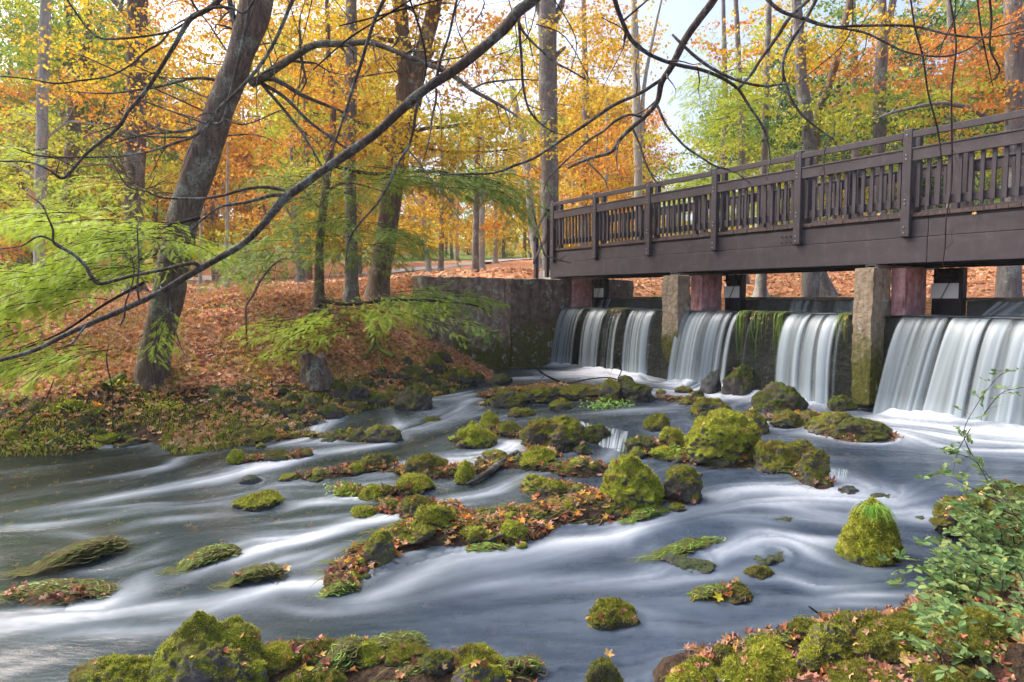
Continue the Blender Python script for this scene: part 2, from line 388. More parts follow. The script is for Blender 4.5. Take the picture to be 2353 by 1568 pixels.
def _conc(moss_lo, moss_amt, lich):
    def f(t, c, tc):
        z = nd(t, 'SeparateXYZ', {0: pos(t)}).outputs[2]
        n = noise(t, tc, 2.2, 6, 0.7); n2 = noise(t, tc, 14, 6, 0.7); n4 = noise(t, mapping(t, tc, (5, 5, 0.9)), 1.6, 6, 0.7)
        c = mixc(t, maprange(t, n4, 0.5, 0.72, 0, 0.7), c, (.025, .02, .017))            # run-off stains
        g = maprange(t, math_(t, 'ADD', math_(t, 'MULTIPLY', z, -0.55), n), moss_lo, moss_lo + 0.3)
        mcol = ramp(t, n2, [(0.3, (.03, .04, .01)), (0.55, (.10, .10, .015)), (0.75, (.17, .14, .03))])
        c = mixc(t, math_(t, 'MULTIPLY', g, moss_amt), c, mcol)
        l = math_(t, 'MULTIPLY', maprange(t, noise(t, tc, 3.1, 5, 0.7), 0.55, 0.63), maprange(t, n2, 0.45, 0.6), True)
        return mixc(t, math_(t, 'MULTIPLY', l, lich), c, (.42, .48, .42))
    return f
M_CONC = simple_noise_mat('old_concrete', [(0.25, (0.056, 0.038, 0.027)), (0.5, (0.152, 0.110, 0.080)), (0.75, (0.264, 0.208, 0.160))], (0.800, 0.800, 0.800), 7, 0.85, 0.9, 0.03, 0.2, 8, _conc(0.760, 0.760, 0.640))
M_CONC_LIT = simple_noise_mat('old_concrete_lit', [(0.25, (0.104, 0.071, 0.050)), (0.5, (0.283, 0.205, 0.149)), (0.75, (0.491, 0.386, 0.298))], (0.900, 0.900, 0.900), 7, 0.85, 0.9, 0.03, 0.2, 8, _conc(0.900, 0.900, 0.900))  # brighter copy of old concrete; light on the wing wall is in its colour
M_PIER = simple_noise_mat('pier_concrete', [(0.25, (.17, .125, .08)), (0.5, (.31, .24, .16)), (0.75, (.43, .35, .25))], (1, 1, 1), 12, 0.85, 1.0, 0.03, 0.2, 8, _conc(0.72, 0.95, 0.9))
M_PINK = simple_noise_mat('red_granite', [(0.25, (0.359, 0.152, 0.138)), (0.5, (0.607, 0.304, 0.276)), (0.75, (0.828, 0.524, 0.469))], (0.900, 0.900, 0.900), 9, 0.7, 0.6, 0.01, 0.3, 8, _conc(0.900, 0.414, 0.138))
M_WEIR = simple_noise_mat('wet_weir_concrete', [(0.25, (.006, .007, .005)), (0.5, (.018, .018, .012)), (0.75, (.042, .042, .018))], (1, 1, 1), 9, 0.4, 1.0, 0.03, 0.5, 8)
M_PLATE = simple_noise_mat('pale_gate_plate', [(0.25, (.78, .76, .68)), (0.7, (.90, .88, .80))], (1, 1, 1), 8, 0.7, 0.3, 0.01)
M_PATH = simple_noise_mat('pale_asphalt', [(0.3, (.30, .28, .28)), (0.7, (.42, .40, .40))], (1, 1, 1), 3, 0.9, 0.3, 0.01)
M_BENCH = simple_noise_mat('weathered_bench_wood', [(0.3, (.22, .19, .15)), (0.7, (.42, .38, .32))], (1, 8, 8), 5, 0.8, 0.3, 0.004)
M_BENCHB = simple_noise_mat('brown_bench_wood', [(0.3, (.06, .035, .02)), (0.7, (.14, .085, .05))], (1, 8, 8), 5, 0.8, 0.3, 0.004)

# ground: soil under a carpet of dead leaves, grass on the far lawn
def ground_mat():
    m, t, out = nt('leafy_ground'); pz = pos(t)
    wob = nd(t, 'VectorMath', {0: pz, 1: nd(t, 'VectorMath', {0: noise(t, pz, 16, 4, 0.7, 1), 1: (.09, .09, .09)}, operation='MULTIPLY').outputs[0]}, operation='ADD').outputs[0]
    vo = nd(t, 'TexVoronoi', {'Vector': wob, 'Scale': 19.0}); rnd = nd(t, 'SeparateColor', {0: vo.outputs['Color']}).outputs[0]
    leafc = ramp(t, rnd, [(0.05, (0.225, 0.094, 0.050)), (0.25, (0.525, 0.200, 0.088)), (0.45, (0.650, 0.312, 0.163)), (0.62, (0.375, 0.138, 0.075)), (0.8, (0.750, 0.375, 0.150)), (0.97, (0.700, 0.425, 0.275))])
    soil = ramp(t, noise(t, pz, 14, 7, 0.7), [(0.3, (.025, .017, .011)), (0.55, (.07, .045, .028)), (0.75, (.13, .085, .05))])
    nb = noise(t, pz, 0.9, 5, 0.65)
    at = nd(t, 'Attribute', attribute_name='litter').outputs['Fac']
    f = maprange(t, math_(t, 'ADD', at, math_(t, 'SUBTRACT', nb, 0.5)), 0.3, 0.6)
    c = mixc(t, f, soil, leafc)
    gr = ramp(t, noise(t, pz, 5, 7, 0.75), [(0.3, (.06, .09, .02)), (0.5, (.13, .19, .035)), (0.75, (.26, .28, .06))])
    ga = nd(t, 'Attribute', attribute_name='grass').outputs['Fac']
    g = maprange(t, math_(t, 'ADD', ga, math_(t, 'MULTIPLY', math_(t, 'SUBTRACT', noise(t, pz, 2.1, 6, 0.7), 0.5), 1.6)), 0.35, 0.65)
    c = mixc(t, g, c, gr)
    h = math_(t, 'ADD', vo.outputs['Distance'], noise(t, pz, 20, 5, 0.7))
    p = nd(t, 'BsdfPrincipled', {'Base Color': c, 'Roughness': 0.85, 'Normal': bump(t, h, 0.8, 0.04)})
    p.inputs['Specular IOR Level'].default_value = 0.15
    t.links.new(p.outputs[0], out.inputs[0]); return m
M_GROUND = ground_mat()

def water_mat():
    m, t, out = nt('stream_water'); pz = pos(t)
    foam = nd(t, 'Attribute', attribute_name='foam').outputs['Fac']
    deep = nd(t, 'Attribute', attribute_name='deep').outputs['Fac']
    fine = noise(t, mapping(t, pz, (1.0, 3.2, 1), (0, 0, 0.25)), 5, 4, 0.6)
    c0 = ramp(t, noise(t, mapping(t, pz, (0.5, 1.6, 1), (0, 0, 0.2)), 2.0, 4, 0.6), [(0.3, (.024, .046, .040)), (0.55, (.045, .068, .055)), (0.75, (.085, .085, .062))])
    c1 = ramp(t, fine, [(0.3, (.020, .036, .060)), (0.7, (.040, .062, .095))])
    c = mixc(t, deep, c0, c1)
    p = nd(t, 'BsdfPrincipled', {'Base Color': c, 'Roughness': 0.16, 'IOR': 1.33, 'Normal': bump(t, fine, 0.25, 0.02)})
    p.inputs['Specular IOR Level'].default_value = 0.5
    tr = nd(t, 'BsdfTransparent', {'Color': (.80, .86, .84)})
    a = nd(t, 'MixShader', {0: math_(t, 'SUBTRACT', 0.50, math_(t, 'MULTIPLY', deep, 0.30)), 1: p.outputs[0], 2: tr.outputs[0]})
    wc = ramp(t, foam, [(0.2, (.46, .55, .66)), (0.65, (.72, .79, .86)), (1.0, (.90, .93, .96))]); w = nd(t, 'BsdfPrincipled', {'Base Color': wc, 'Roughness': 0.45})
    wt = nd(t, 'BsdfTranslucent', {'Color': wc}); w = nd(t, 'MixShader', {0: 0.2, 1: w.outputs[0], 2: wt.outputs[0]})
    mx = nd(t, 'MixShader', {0: foam, 1: a.outputs[0], 2: w.outputs[0]})
    t.links.new(mx.outputs[0], out.inputs[0]); return m
M_WATER = water_mat()
def fall_mat():
    m, t, out = nt('falling_water')
    foam = nd(t, 'Attribute', attribute_name='foam').outputs['Fac']
    p = nd(t, 'BsdfPrincipled', {'Base Color': (.52, .61, .65), 'Roughness': 0.35})
    tl = nd(t, 'BsdfTranslucent', {'Color': (.52, .61, .65)})
    w = nd(t, 'MixShader', {0: 0.3, 1: p.outputs[0], 2: tl.outputs[0]})
    tr = nd(t, 'BsdfTransparent', {'Color': (.9, .93, .93)})
    mx = nd(t, 'MixShader', {0: foam, 1: tr.outputs[0], 2: w.outputs[0]})
    t.links.new(mx.outputs[0], out.inputs[0]); return m
M_FALL = fall_mat()
# ------------------------------------------------------------------ water level (relative to the eye) and terrain heights
WL = [(1200,870,-1.74),(1500,905,-1.74),(1700,900,-1.74),(2200,1000,-1.74),(2353,1010,-1.74),(1400,945,-1.75),(1900,1045,-1.76),(2150,1090,-1.78),(2353,1100,-1.8),
 (1385,1045,-1.86),(1650,1110,-1.87),(1400,1100,-1.90),(1200,1030,-1.86),(1050,945,-1.80),(960,1000,-1.87),(700,1030,-1.93),(300,1060,-2.00),(0,1100,-2.02),
 (1750,1180,-1.96),(1500,1300,-2.04),(2000,1230,-1.98),(1900,1400,-2.08),(1200,1300,-2.07),(900,1230,-2.06),(500,1150,-2.03),(300,1280,-2.10),(100,1400,-2.17),
 (700,1420,-2.15),(1200,1450,-2.15),(1700,1500,-2.14),(0,1560,-2.2),(2200,1350,-2.04),(1100,1130,-1.97),(1300,1200,-2.0)]
wp = np.array([[*PZ(x, y, z)[:2], z] for x, y, z in WL])
def waterz(X, Y):
    X = np.asarray(X, float); Y = np.asarray(Y, float); num = 0; den = 1e-12
    for x, y, z in wp:
        s = 0.30 + 0.055 * y
        w = np.exp(-((X - x) ** 2 + (Y - y) ** 2) / (2 * s * s)) + 1e-5 / (1 + (X - x) ** 2 + (Y - y) ** 2)
        num = num + w * z; den = den + w
    return num / den

G = [(x, y, None, None) for x, y in ()]
ctl = []
def cz(x, y, z): q = PZ(x, y, z); ctl.append((q[0], q[1], z))
def cY(x, y, Y): q = P(x, y, Y); ctl.append((q[0], q[1], q[2]))
for x, y, z in WL: cz(x, y, z - 0.17)
for x, y, z in [(-250,1050,-1.98),(0,1045,-1.99),(150,1042,-1.99),(300,1040,-1.98),(450,1032,-1.96),(560,1018,-1.94),(650,995,-1.91),(760,968,-1.87),(860,943,-1.83),(960,930,-1.79),(1080,890,-1.76),(1135,880,-1.80)]: cz(x, y, z)
for x, y, Y in [(-200,900,9.6),(0,900,9.8),(150,880,10),(300,870,10.2),(450,862,10.5),(600,845,11.2),(700,832,11.7),(800,830,12.2),(900,830,12.9),(1000,835,13.7),
 (-200,770,11.2),(0,765,11.5),(150,752,11.8),(300,738,12.3),(450,724,12.7),(600,714,13),(720,706,13.4),(820,706,13.8),(880,720,14.0),(950,770,14.1),(1020,800,14.6),
 (0,700,17),(200,688,18),(450,674,19),(650,667,20),(850,662,19),(960,640,17.5),(1060,636,18.5),(1180,636,19),(1240,636,20),(0,672,28),(400,657,30),(800,650,30),(1050,636,26),(1200,632,26),
 (500,643,45),(800,636,45),(1000,624,42),(1150,610,50),(1200,585,68),(600,605,85),(100,640,60),(-600,690,30),(-600,740,12)]: cY(x, y, Y)
for lx, ly, z in [(-8.6,1.5,.40),(-9.5,-1.0,.36),(-8.7,4,.42),(-8.7,7,.45),(9.2,0.5,.3),(9.5,6,.4),(9.5,-3,-1.6),(10,-6,-1.8),(-7.0,-.6,-2.0),(-6,-.5,-2.0),(-4.5,-.6,-2.0),(-7.2,-1.2,-1.95),(-2,-.5,-2.0),(2,-.5,-2.0),(6,-.5,-2.0),(-6.5,-1.9,-1.95),(-7,1.5,-.9),(-4,2,-.9),(0,2,-.9),(4,2,-.9),(7.5,2,-.9),(-6,5,-.8),(0,5.5,-.8),(5,5.5,-.8),
 (-7.4,7.5,-.2),(-3,8.2,-.12),(2,8.8,-.10),(6.5,9.2,-.10),(-6,11,.45),(-1,12,.75),(4,13,1.0),(7,13,1.1),(0,18,1.7),(6,20,2.0),(-6,18,1.2),(-8,30,2.2),(6,34,3.4),(20,20,3.2)]:
    q = W(lx, ly, z); ctl.append((q[0], q[1], z))
for x, y, z in [(2260,1300,-1.95),(2353,1190,-1.62),(2353,1320,-1.55),(2200,1430,-1.86),(2353,1480,-1.5),(2060,1500,-1.95),(1850,1530,-2.0),(1600,1560,-2.12),(1560,1640,-2.2),(2000,1640,-1.75),(2600,1300,-1.6),(2700,1560,-1.75),
 (500,1640,-2.2),(1100,1640,-2.32),(120,1640,-2.3),(1350,1620,-2.35),(2600,1150,-1.5)]: cz(x, y, z)
ctl += [(2, 2, -2.25), (4, 2.2, -2.1), (6, 3, -1.9), (3.2, 3.0, -1.95), (-3, 2, -2.4), (0, 1.5, -2.4), (8, 4, -1.7)]
ctl = np.array(ctl)
def tps_fit(c, lam=0.004):
    n = len(c); d = np.hypot(c[:, None, 0] - c[None, :, 0], c[:, None, 1] - c[None, :, 1])
    K = d + 0; K = K * 1.0
    A = np.zeros((n + 3, n + 3)); A[:n, :n] = -K + lam * np.eye(n) * 5; A[:n, n] = 1; A[:n, n + 1:] = c[:, :2]; A[n, :n] = 1; A[n + 1:, :n] = c[:, :2].T
    return np.linalg.solve(A, np.r_[c[:, 2], 0, 0, 0])
TW = tps_fit(ctl)
BARS = []      # gravel and leaf bars that break the surface: (x, y, radius m, height above the water)
for x, y, r, h in [(1160,910,.45,.10),(1260,905,.5,.12),(1360,915,.5,.12),(1330,1085,.28,.06),(1300,1150,.32,.10),(1210,1190,.30,.06),(1360,1180,.3,.12),(1160,1215,.26,.08),(1060,1230,.3,.09),(960,1245,.25,.10),
    (860,1290,.2,.05),(1700,1058,.40,.08),(1780,1050,.35,.08),(1620,1040,.3,.08),(1500,1035,.3,.08),(1330,1010,.3,.08),(1000,1085,.22,.05),(1120,1075,.2,.05),(900,1165,.2,.05),(960,1190,.2,.06),(1020,1170,.2,.05),
    (1030,1195,.22,.07),(790,1350,.12,.03),(130,1372,.3,.03),(700,1520,.3,.08),(870,1530,.3,.02),(1000,1540,.22,.03),(1150,1555,.2,.05),(1980,1005,.5,.05),(1850,960,.5,.05),(1240,1045,.3,.05),(1560,1145,.25,.04)]:
    q = PZ(x, y, -1.9); 
    for _ in range(3): q = PZ(x, y, float(waterz(q[0], q[1])))
    BARS.append((q[0], q[1], r, h))
ISL = [('lower island', [(770,1345),(850,1290),(930,1240),(1030,1222),(1150,1240),(1205,1228)], 24), ('long leaf bar in mid stream', [(850,1182),(960,1178),(1050,1192),(1180,1192),(1290,1180),(1400,1182),(1440,1172)], 15),
 ('leaf bar left of the brightest boulder', [(1220,1118),(1300,1130),(1370,1150),(1400,1165)], 18), ('row in front of the broad brown boulder', [(1120,1055),(1190,1068),(1300,1078),(1360,1070)], 12),
 ('bar around the shaggy boulder', [(1480,1042),(1560,1050),(1640,1062),(1760,1052),(1850,1080),(1895,1100)], 15), ('rear island below the first waterfall', [(1120,930),(1250,915),(1380,918),(1500,918),(1600,925)], 14),
 ('row left of the broad brown boulder', [(1060,1022),(1110,992),(1180,1000),(1230,1005)], 12), ('low bar above the driftwood', [(900,1082),(1000,1088),(1100,1078)], 9), ('small bar in the left rapids', [(790,1135),(880,1145),(960,1130)], 9),
 ('row before the thick pier', [(1770,965),(1850,975),(1930,992),(2020,1005)], 13), ('row near the lone round green stone', [(560,1062),(640,1058),(700,1050)], 6),
 ('left rapids', [(590,1020),(680,1005),(790,1010),(850,1018)], 7), ('left rapids above the mossy log stone', [(700,1100),(790,1090),(860,1075)], 6), ('lower edge left of centre', [(600,1560),(700,1535),(850,1540),(1000,1555),(1180,1565)], 18), ('right front bank', [(1560,1560),(1700,1530),(1850,1480),(2000,1470),(2150,1450)], 26)]
for nm_, pl_, wd_ in ISL:
    c_ = smooth_path(np.array(pl_, float), 3)
    for x, y in c_:
        q = PZ(x, y, float(waterz(*PZ(x, y, -1.95)[:2]))); m_ = q[1] / FW; BARS.append((q[0], q[1], max(.13, wd_ * m_ * 2.0), .035 if 'front bank' not in nm_ else .1))
def height(X, Y):
    X = np.asarray(X, float); Y = np.asarray(Y, float)
    Yc = np.minimum(Y, 62.0); Xc = np.clip(X, -45, 45)
    z = TW[-3] + TW[-2] * Xc + TW[-1] * Yc
    for k in range(len(ctl)):
        z = z - TW[k] * np.hypot(Xc - ctl[k, 0], Yc - ctl[k, 1])
    far = sstep(38, 62, Y); hill = 2.2 + np.maximum(Y - 62, 0) * 0.085 + 0.9 * np.sin(X * 0.03 + 1)
    hill = hill + np.maximum(-X - 10, 0) * 0.05
    z = z * (1 - far) + hill * far
    z = np.minimum(z, 30)
    near = (Y < 22)
    wz = waterz(X, np.minimum(Y, 22))
    for bx, by, r, h in BARS:
        g = np.exp(-(((X - bx) / (r * 1.25)) ** 2 + ((Y - by) / (r * 0.9)) ** 2))
        z = np.where(near, z + (wz + h - z) * np.clip(g * 1.25, 0, 1) * (z < wz + h), z)
    rough = np.where(near, 1, 1.6)
    z = z + rough * (0.030 * fbm2(X, Y, 2.2, 4, 3) + 0.05 * fbm2(X, Y, 0.5, 2, 5) * sstep(-1.8, -1.2, z))
    return z
def surf(X, Y):
    h = height(X, Y)
    lx, ly = local(X, Y)
    return np.where((np.asarray(Y) < 20) & (ly < 0.2), np.maximum(h, waterz(X, Y)), h)
def hit(x, y, zguess=-1.9):
    """where the line of sight through photo point (x, y) meets the ground or the water"""
    d = ray(x, y); ts = np.r_[np.arange(1.5, 22, 0.05), np.arange(22, 120, 0.5)]
    pts = ts[:, None] * d[None] / d[1]
    hh = surf(pts[:, 0], pts[:, 1]); below = np.where(pts[:, 2] < hh)[0]
    if len(below) == 0: q = pts[-1]
    else: q = pts[below[0]]
    return q

# ------------------------------------------------------------------ ground sheet
def axis(lo, hi, step, far_lo, far_hi, g=1.12):
    a = list(np.arange(lo, hi + 1e-6, step)); s = step; x = a[-1]
    while x < far_hi: s *= g; x += s; a.append(x)
    s = step; x = a[0]; b = []
    while x > far_lo: s *= g; x -= s; b.append(x)
    return np.array(b[::-1] + a)
gx = axis(-13, 13, 0.085, -320, 320); gy = axis(2.2, 21, 0.085, -30, 420)
GX, GY = np.meshgrid(gx, gy); GZ = height(GX.ravel(), GY.ravel()).reshape(GX.shape)
mb = MB(); nx_, ny_ = len(gx), len(gy)
i = (np.arange(ny_ - 1)[:, None] * nx_ + np.arange(nx_ - 1)[None]).ravel()
mb.add(np.stack([GX.ravel(), GY.ravel(), GZ.ravel()], 1), q=np.stack([i, i + 1, i + nx_ + 1, i + nx_], 1))
lx_, ly_ = local(GX.ravel(), GY.ravel()); zz = GZ.ravel(); YY = GY.ravel(); XX = GX.ravel()
lit = -0.15 + 1.2 * sstep(-1.75, -1.0, zz)
lit = np.where(YY > 14, 1.0, lit)
far_lawn = sstep(60, 72, YY) * 1.1
edge = 0.55 * np.exp(-((zz + 0.18) / 0.10) ** 2) * (YY > 12) * (YY < 18)
grass = far_lawn + edge + 0.45 * (YY > 20) * np.exp(-((zz + 0.05) / 0.16) ** 2) + 0.25 * sstep(35, 50, YY) * (XX < -5)
grass = np.where((ly_ < 0) & (YY < 20), np.maximum(grass, 0.30 * (zz > -1.85) * (zz < -1.2)), grass)
ground = mb.obj('ground', M_GROUND, smooth=True, attrs={'litter': lit, 'grass': grass}); tag(ground, kind='structure')

# pond above the weir
mb = MB(); v = np.array([W(-8.2, 1.12, -.055), W(9.4, 1.12, -.055), W(9.4, 10.5, -.055), W(-8.2, 10.5, -.055)])
mb.add(v, q=[[0, 1, 2, 3]]); o = mb.obj('pond_water', M_WATER, attrs={'foam': np.zeros(4), 'deep': np.zeros(4)}); tag(o, kind='structure')
# shallow sheet running over the weir top
nX, nY = 420, 24; a = np.linspace(-7.45, 9.3, nX); b = np.linspace(-0.02, 1.0, nY); A, Bv = np.meshgrid(a, b)
zt = -.292 + 0.006 * fbm2(A, Bv, 3, 3, 77)
v = B0[None, None] + A[..., None] * BX + Bv[..., None] * BY; v[..., 2] = zt
i = (np.arange(nY - 1)[:, None] * nX + np.arange(nX - 1)[None]).ravel()
mb = MB(); mb.add(v.reshape(-1, 3), q=np.stack([i, i + 1, i + nX + 1, i + nX], 1))
fo = np.clip(0.22 + 0.3 * noise3(np.stack([A / 0.12, Bv * 0.8, A * 0], -1), 5), 0, 0.6)
o = mb.obj('water_on_weir', M_WATER, smooth=True, attrs={'foam': fo.ravel(), 'deep': np.ones(A.size)}); tag(o, kind='structure')

# ------------------------------------------------------------------ falling sheets of water
def fall_sheet(name, l0, l1_, ytop, ztop, drop, out_, dens, seed, thick=1.0, res=0.009, nt_=26):
    m = max(8, int(abs(l1_ - l0) / res)); ls = np.linspace(l0, l1_, m); t = np.linspace(0, 1, nt_)
    n1 = noise3(np.stack([ls / 0.042, ls * 0 + .5, ls * 0 + seed], -1), seed); n2 = noise3(np.stack([ls / 0.09, ls * 0, ls * 0 + seed], -1), seed + 1); n3 = noise3(np.stack([ls / 0.35, ls * 0, ls * 0 + seed], -1), seed + 2)
    base = 0.40 + 0.55 * n1 + 0.16 * n2 + 0.12 * n3
    D = np.array([dens(x) for x in ls]); edge = np.clip(np.minimum(ls - l0, l1_ - ls) / 0.03, 0, 1)
    LS, T = np.meshgrid(ls, t)
    drift = 0.10 * n2[None] * T + 0.05 * n1[None] * T
    n4 = noise3(np.stack([(LS + drift) / 0.035, T * .9, LS * 0 + seed], -1), seed + 5)
    F = (base[None] * (1 - 0.35 * T) + 0.20 * T + 0.12 * n4) * D[None] * edge[None]
    F = np.clip(F * thick * (0.25 + 0.75 * sstep(0.0, 0.20, T)) , 0, 0.86)
    F = np.clip(F + 0.25 * sstep(0.82, 1.0, T) * D[None], 0, 0.95)
    yy = ytop - out_ * (1 - np.exp(-2.1 * T)) / 0.88 * (0.85 + 0.15 * n3[None]) - 0.012 * n2[None] - 0.015 * n1[None] * T
    zz_ = ztop - drop * (0.12 * T + 0.88 * T ** 1.7)
    LS = LS + (LS - (l0 + l1_) / 2) * 0.05 * T * T + 0.05 * n3[None] * T * T; v = B0[None, None] + (LS - 0.04 * T)[..., None] * BX + yy[..., None] * BY; v[..., 2] = zz_
    i = (np.arange(nt_ - 1)[:, None] * m + np.arange(m - 1)[None]).ravel()
    mb = MB(); mb.add(v.reshape(-1, 3), q=np.stack([i, i + 1, i + m + 1, i + m], 1))
    o = mb.obj(name, M_FALL, smooth=True, attrs={'foam': F.ravel()}); tag(o, kind='structure'); return o
def bands(bs):
    L = [(LX(a, 0), LX(b, 0), k) for a, b, k in bs]
    def f(x):
        return max([k * sstep(a - 0.02, a + 0.05, x) * (1 - sstep(b - 0.05, b + 0.02, x)) for a, b, k in L] + [0.0])
    return f
LA0, LA1 = LX(1296, 0), LX(1518, 0); LB0, LB1 = LX(1578, 0), LX(1957, 0); LC0, LC1 = LX(2078, 0), 9.3
fall_sheet('waterfall', LA0, LA1, 0.0, -.30, 1.45, .42, bands([(1298,1348,.95),(1362,1402,1.0),(1407,1418,.4),(1420,1440,.7),(1458,1514,1.1)]), 51, 1.0)
fall_sheet('waterfall', LB0, LB1, 0.0, -.30, 1.45, .48, bands([(1580,1708,1.25),(1742,1746,.5),(1798,1803,.6),(1822,1942,1.25),(1948,1955,.7)]), 61, 1.0)
fall_sheet('waterfall', LC0, LC1, 0.0, -.30, 1.47, .42, lambda x: 1.2, 71, 1.0)
for a, b, s in ((LA0 + .25, LA1, 81), (LB0 + 1.0, LB1, 82), (LC0 + 0.5, 9.3, 83)):
    fall_sheet('waterfall', a, b, 0.985, -.075, .21, .05, lambda x: 0.85 if noise3(np.array([[x / 0.4, 0, s]]), s)[0] > -0.15 else 0.15, s, 0.8, 0.02, 8)

# spray and froth where the sheets land: a low humped ribbon
# small natural steps: the little fall by the brown boulder and two side spills
def step_fall(pts_top, pts_bot, dens, seed, nt_=16, res=0.010):
    T0 = []; T1 = []
    for (x, y, z) in pts_top: T0.append(PZ(x, y, z))
    for (x, y, z) in pts_bot: T1.append(PZ(x, y, z))
    k = 60; m = k * (len(T0) - 1); u = np.linspace(0, 1, m)
    f = lambda A: np.array([np.interp(u, np.linspace(0, 1, len(A)), np.array(A)[:, c]) for c in range(3)]).T
    a, b = f(T0), f(T1); t = np.linspace(0, 1, nt_); U, T = np.meshgrid(u, t)
    v = a[None] * (1 - T[..., None]) + b[None] * T[..., None]
    v[..., 2] = a[None, :, 2] + (b[None, :, 2] - a[None, :, 2]) * T ** 1.8 + 0.008 * noise3(np.stack([U * 30, T, U * 0], -1), seed)
    n1 = noise3(np.stack([U * 55, T * 1.2, U * 0], -1), seed) ; n2 = noise3(np.stack([U * 16, T, U * 0], -1), seed + 1)
    F = np.clip((0.42 + 0.45 * n1 + 0.3 * n2) * dens * (0.45 + 0.9 * T), 0, .93)
    i = (np.arange(nt_ - 1)[:, None] * m + np.arange(m - 1)[None]).ravel()
    mb = MB(); mb.add(v.reshape(-1, 3), q=np.stack([i, i + 1, i + m + 1, i + m], 1))
    tag(mb.obj('small_waterfall', M_FALL, smooth=True, attrs={'foam': F.ravel()}), kind='structure')
step_fall([(1278,958,-1.745),(1330,968,-1.745),(1390,982,-1.745),(1445,992,-1.745)], [(1300,978,-1.87),(1345,1005,-1.87),(1385,1030,-1.87),(1432,1040,-1.87)], 1.1, 91)
step_fall([(1905,1078,-1.76),(1925,1076,-1.76),(1950,1080,-1.76)], [(1908,1130,-1.95),(1922,1132,-1.95),(1940,1136,-1.95)], 1.0, 92)
step_fall([(735,968,-1.84),(745,965,-1.84),(757,966,-1.84)], [(712,1015,-1.93),(724,1016,-1.93),(735,1016,-1.93)], 1.1, 93)
step_fall([(1352,1052,-1.88),(1380,1050,-1.88),(1410,1054,-1.88)], [(1362,1078,-1.92),(1380,1082,-1.92),(1400,1082,-1.92)], 1.0, 94)
# ------------------------------------------------------------------ weir, side walls, piers
root_loc = tuple(B0)
def lroot(name, lx=0, ly=0, z=0):
    e = empty(name, tuple(W(lx, ly, z)), BANG); return e
def rough_box(x0, x1, y0, y1, z0, z1, step=0.09, amp=0.012, seed=0, taper=None):
    """a worn block: gridded faces, nudged by noise"""
    b = MB()
    def face(o, u, v):
        nu = max(2, int(np.linalg.norm(u) / step)); nv = max(2, int(np.linalg.norm(v) / step))
        A, Bq = np.meshgrid(np.linspace(0, 1, nu + 1), np.linspace(0, 1, nv + 1))
        p = np.array(o) + A[..., None] * np.array(u) + Bq[..., None] * np.array(v); i = (np.arange(nv)[:, None] * (nu + 1) + np.arange(nu)[None]).ravel()
        b.add(p.reshape(-1, 3), q=np.stack([i, i + 1, i + nu + 2, i + nu + 1], 1))
    X, Y, Z = x1 - x0, y1 - y0, z1 - z0
    face((x0, y0, z0), (X, 0, 0), (0, 0, Z)); face((x1, y0, z0), (0, Y, 0), (0, 0, Z)); face((x1, y1, z0), (-X, 0, 0), (0, 0, Z)); face((x0, y1, z0), (0, -Y, 0), (0, 0, Z))
    face((x0, y0, z1), (X, 0, 0), (0, Y, 0)); face((x0, y1, z0), (X, 0, 0), (0, -Y, 0))
    v = np.concatenate(b.v); c = np.array([(x0 + x1) / 2, (y0 + y1) / 2, (z0 + z1) / 2]); hs = np.array([X, Y, Z]) / 2
    # round the edges a little
    r = 0.016; q = v - c; inner = np.clip(q, -(hs - r), hs - r); d = q - inner; ln = np.linalg.norm(d, axis=1)[:, None]
    v = c + inner + d / np.maximum(ln, 1e-6) * np.minimum(ln, r) * np.where(ln > r, 1, 1)
    n = np.stack([fbm(v * 3 + seed + k * 9, 4, seed + k) for k in range(3)], 1); v = v + n * amp + 0.5 * amp * np.stack([fbm(v * 14 + seed, 2, seed + 7)] * 3, 1)
    if taper: v = taper(v)
    b.v = [v]; return b
e = lroot('weir_wall')
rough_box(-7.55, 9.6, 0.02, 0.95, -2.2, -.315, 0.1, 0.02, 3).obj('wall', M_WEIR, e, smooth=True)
tag(e, 'dark wet concrete weir wall that the three curtains of water pour over', 'weir wall')
# abutment at the left bank: side wall along the water and a splayed wing wall
e = lroot('side_wall')
xs = LX(1291, 0)
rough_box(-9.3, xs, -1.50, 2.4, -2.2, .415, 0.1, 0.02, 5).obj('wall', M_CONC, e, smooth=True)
tag(e, 'stained concrete side wall under the far end of the bridge left of the first waterfall', 'concrete wall')
corner = W(xs, -1.50); c2 = P(958, 634, 14.3); ang = math.atan2(c2[1] - corner[1], c2[0] - corner[0]); Lw = math.hypot(c2[0] - corner[0], c2[1] - corner[1]) - 0.15
e = empty('wing_wall', (corner[0], corner[1], 0), ang)
rough_box(0.012, Lw, -0.36, -0.004, -2.2, .42, 0.09, 0.022, 8).obj('wall', M_CONC_LIT, e, smooth=True)
tag(e, 'mossy lichen blotched concrete wing wall running into the leafy left bank', 'concrete wall')
def pier(xl, xr, zb, label, seed, dep=.5):
    l0, l1_ = LX(xl, -.32), LX(xr, -.32); e = lroot('weir_pier', (l0 + l1_) / 2, -.32, zb); w = l1_ - l0
    def tp(v):
        k = np.clip((0.42 - (v[:, 2])) / 0.42, 0, 1); v = v.copy(); v[:, 0] *= 1 - 0.35 * k ** 2; v[:, 1] += 0.12 * k ** 2 * (v[:, 1] < 0.2); return v
    b = rough_box(-w / 2, w / 2, 0, dep, 0, .405 - zb, 0.05, 0.014, seed, tp if zb > -1.6 else (lambda v: v))
    b.obj('shaft', M_PIER, e, smooth=True)
    if zb > -1.6: pass
    tag(e, label, 'pier'); return l0, l1_
p1 = pier(1521, 1557, -1.36, 'narrow lichen topped concrete pier with a ragged mossy foot between the first and second waterfall', 11, .36)
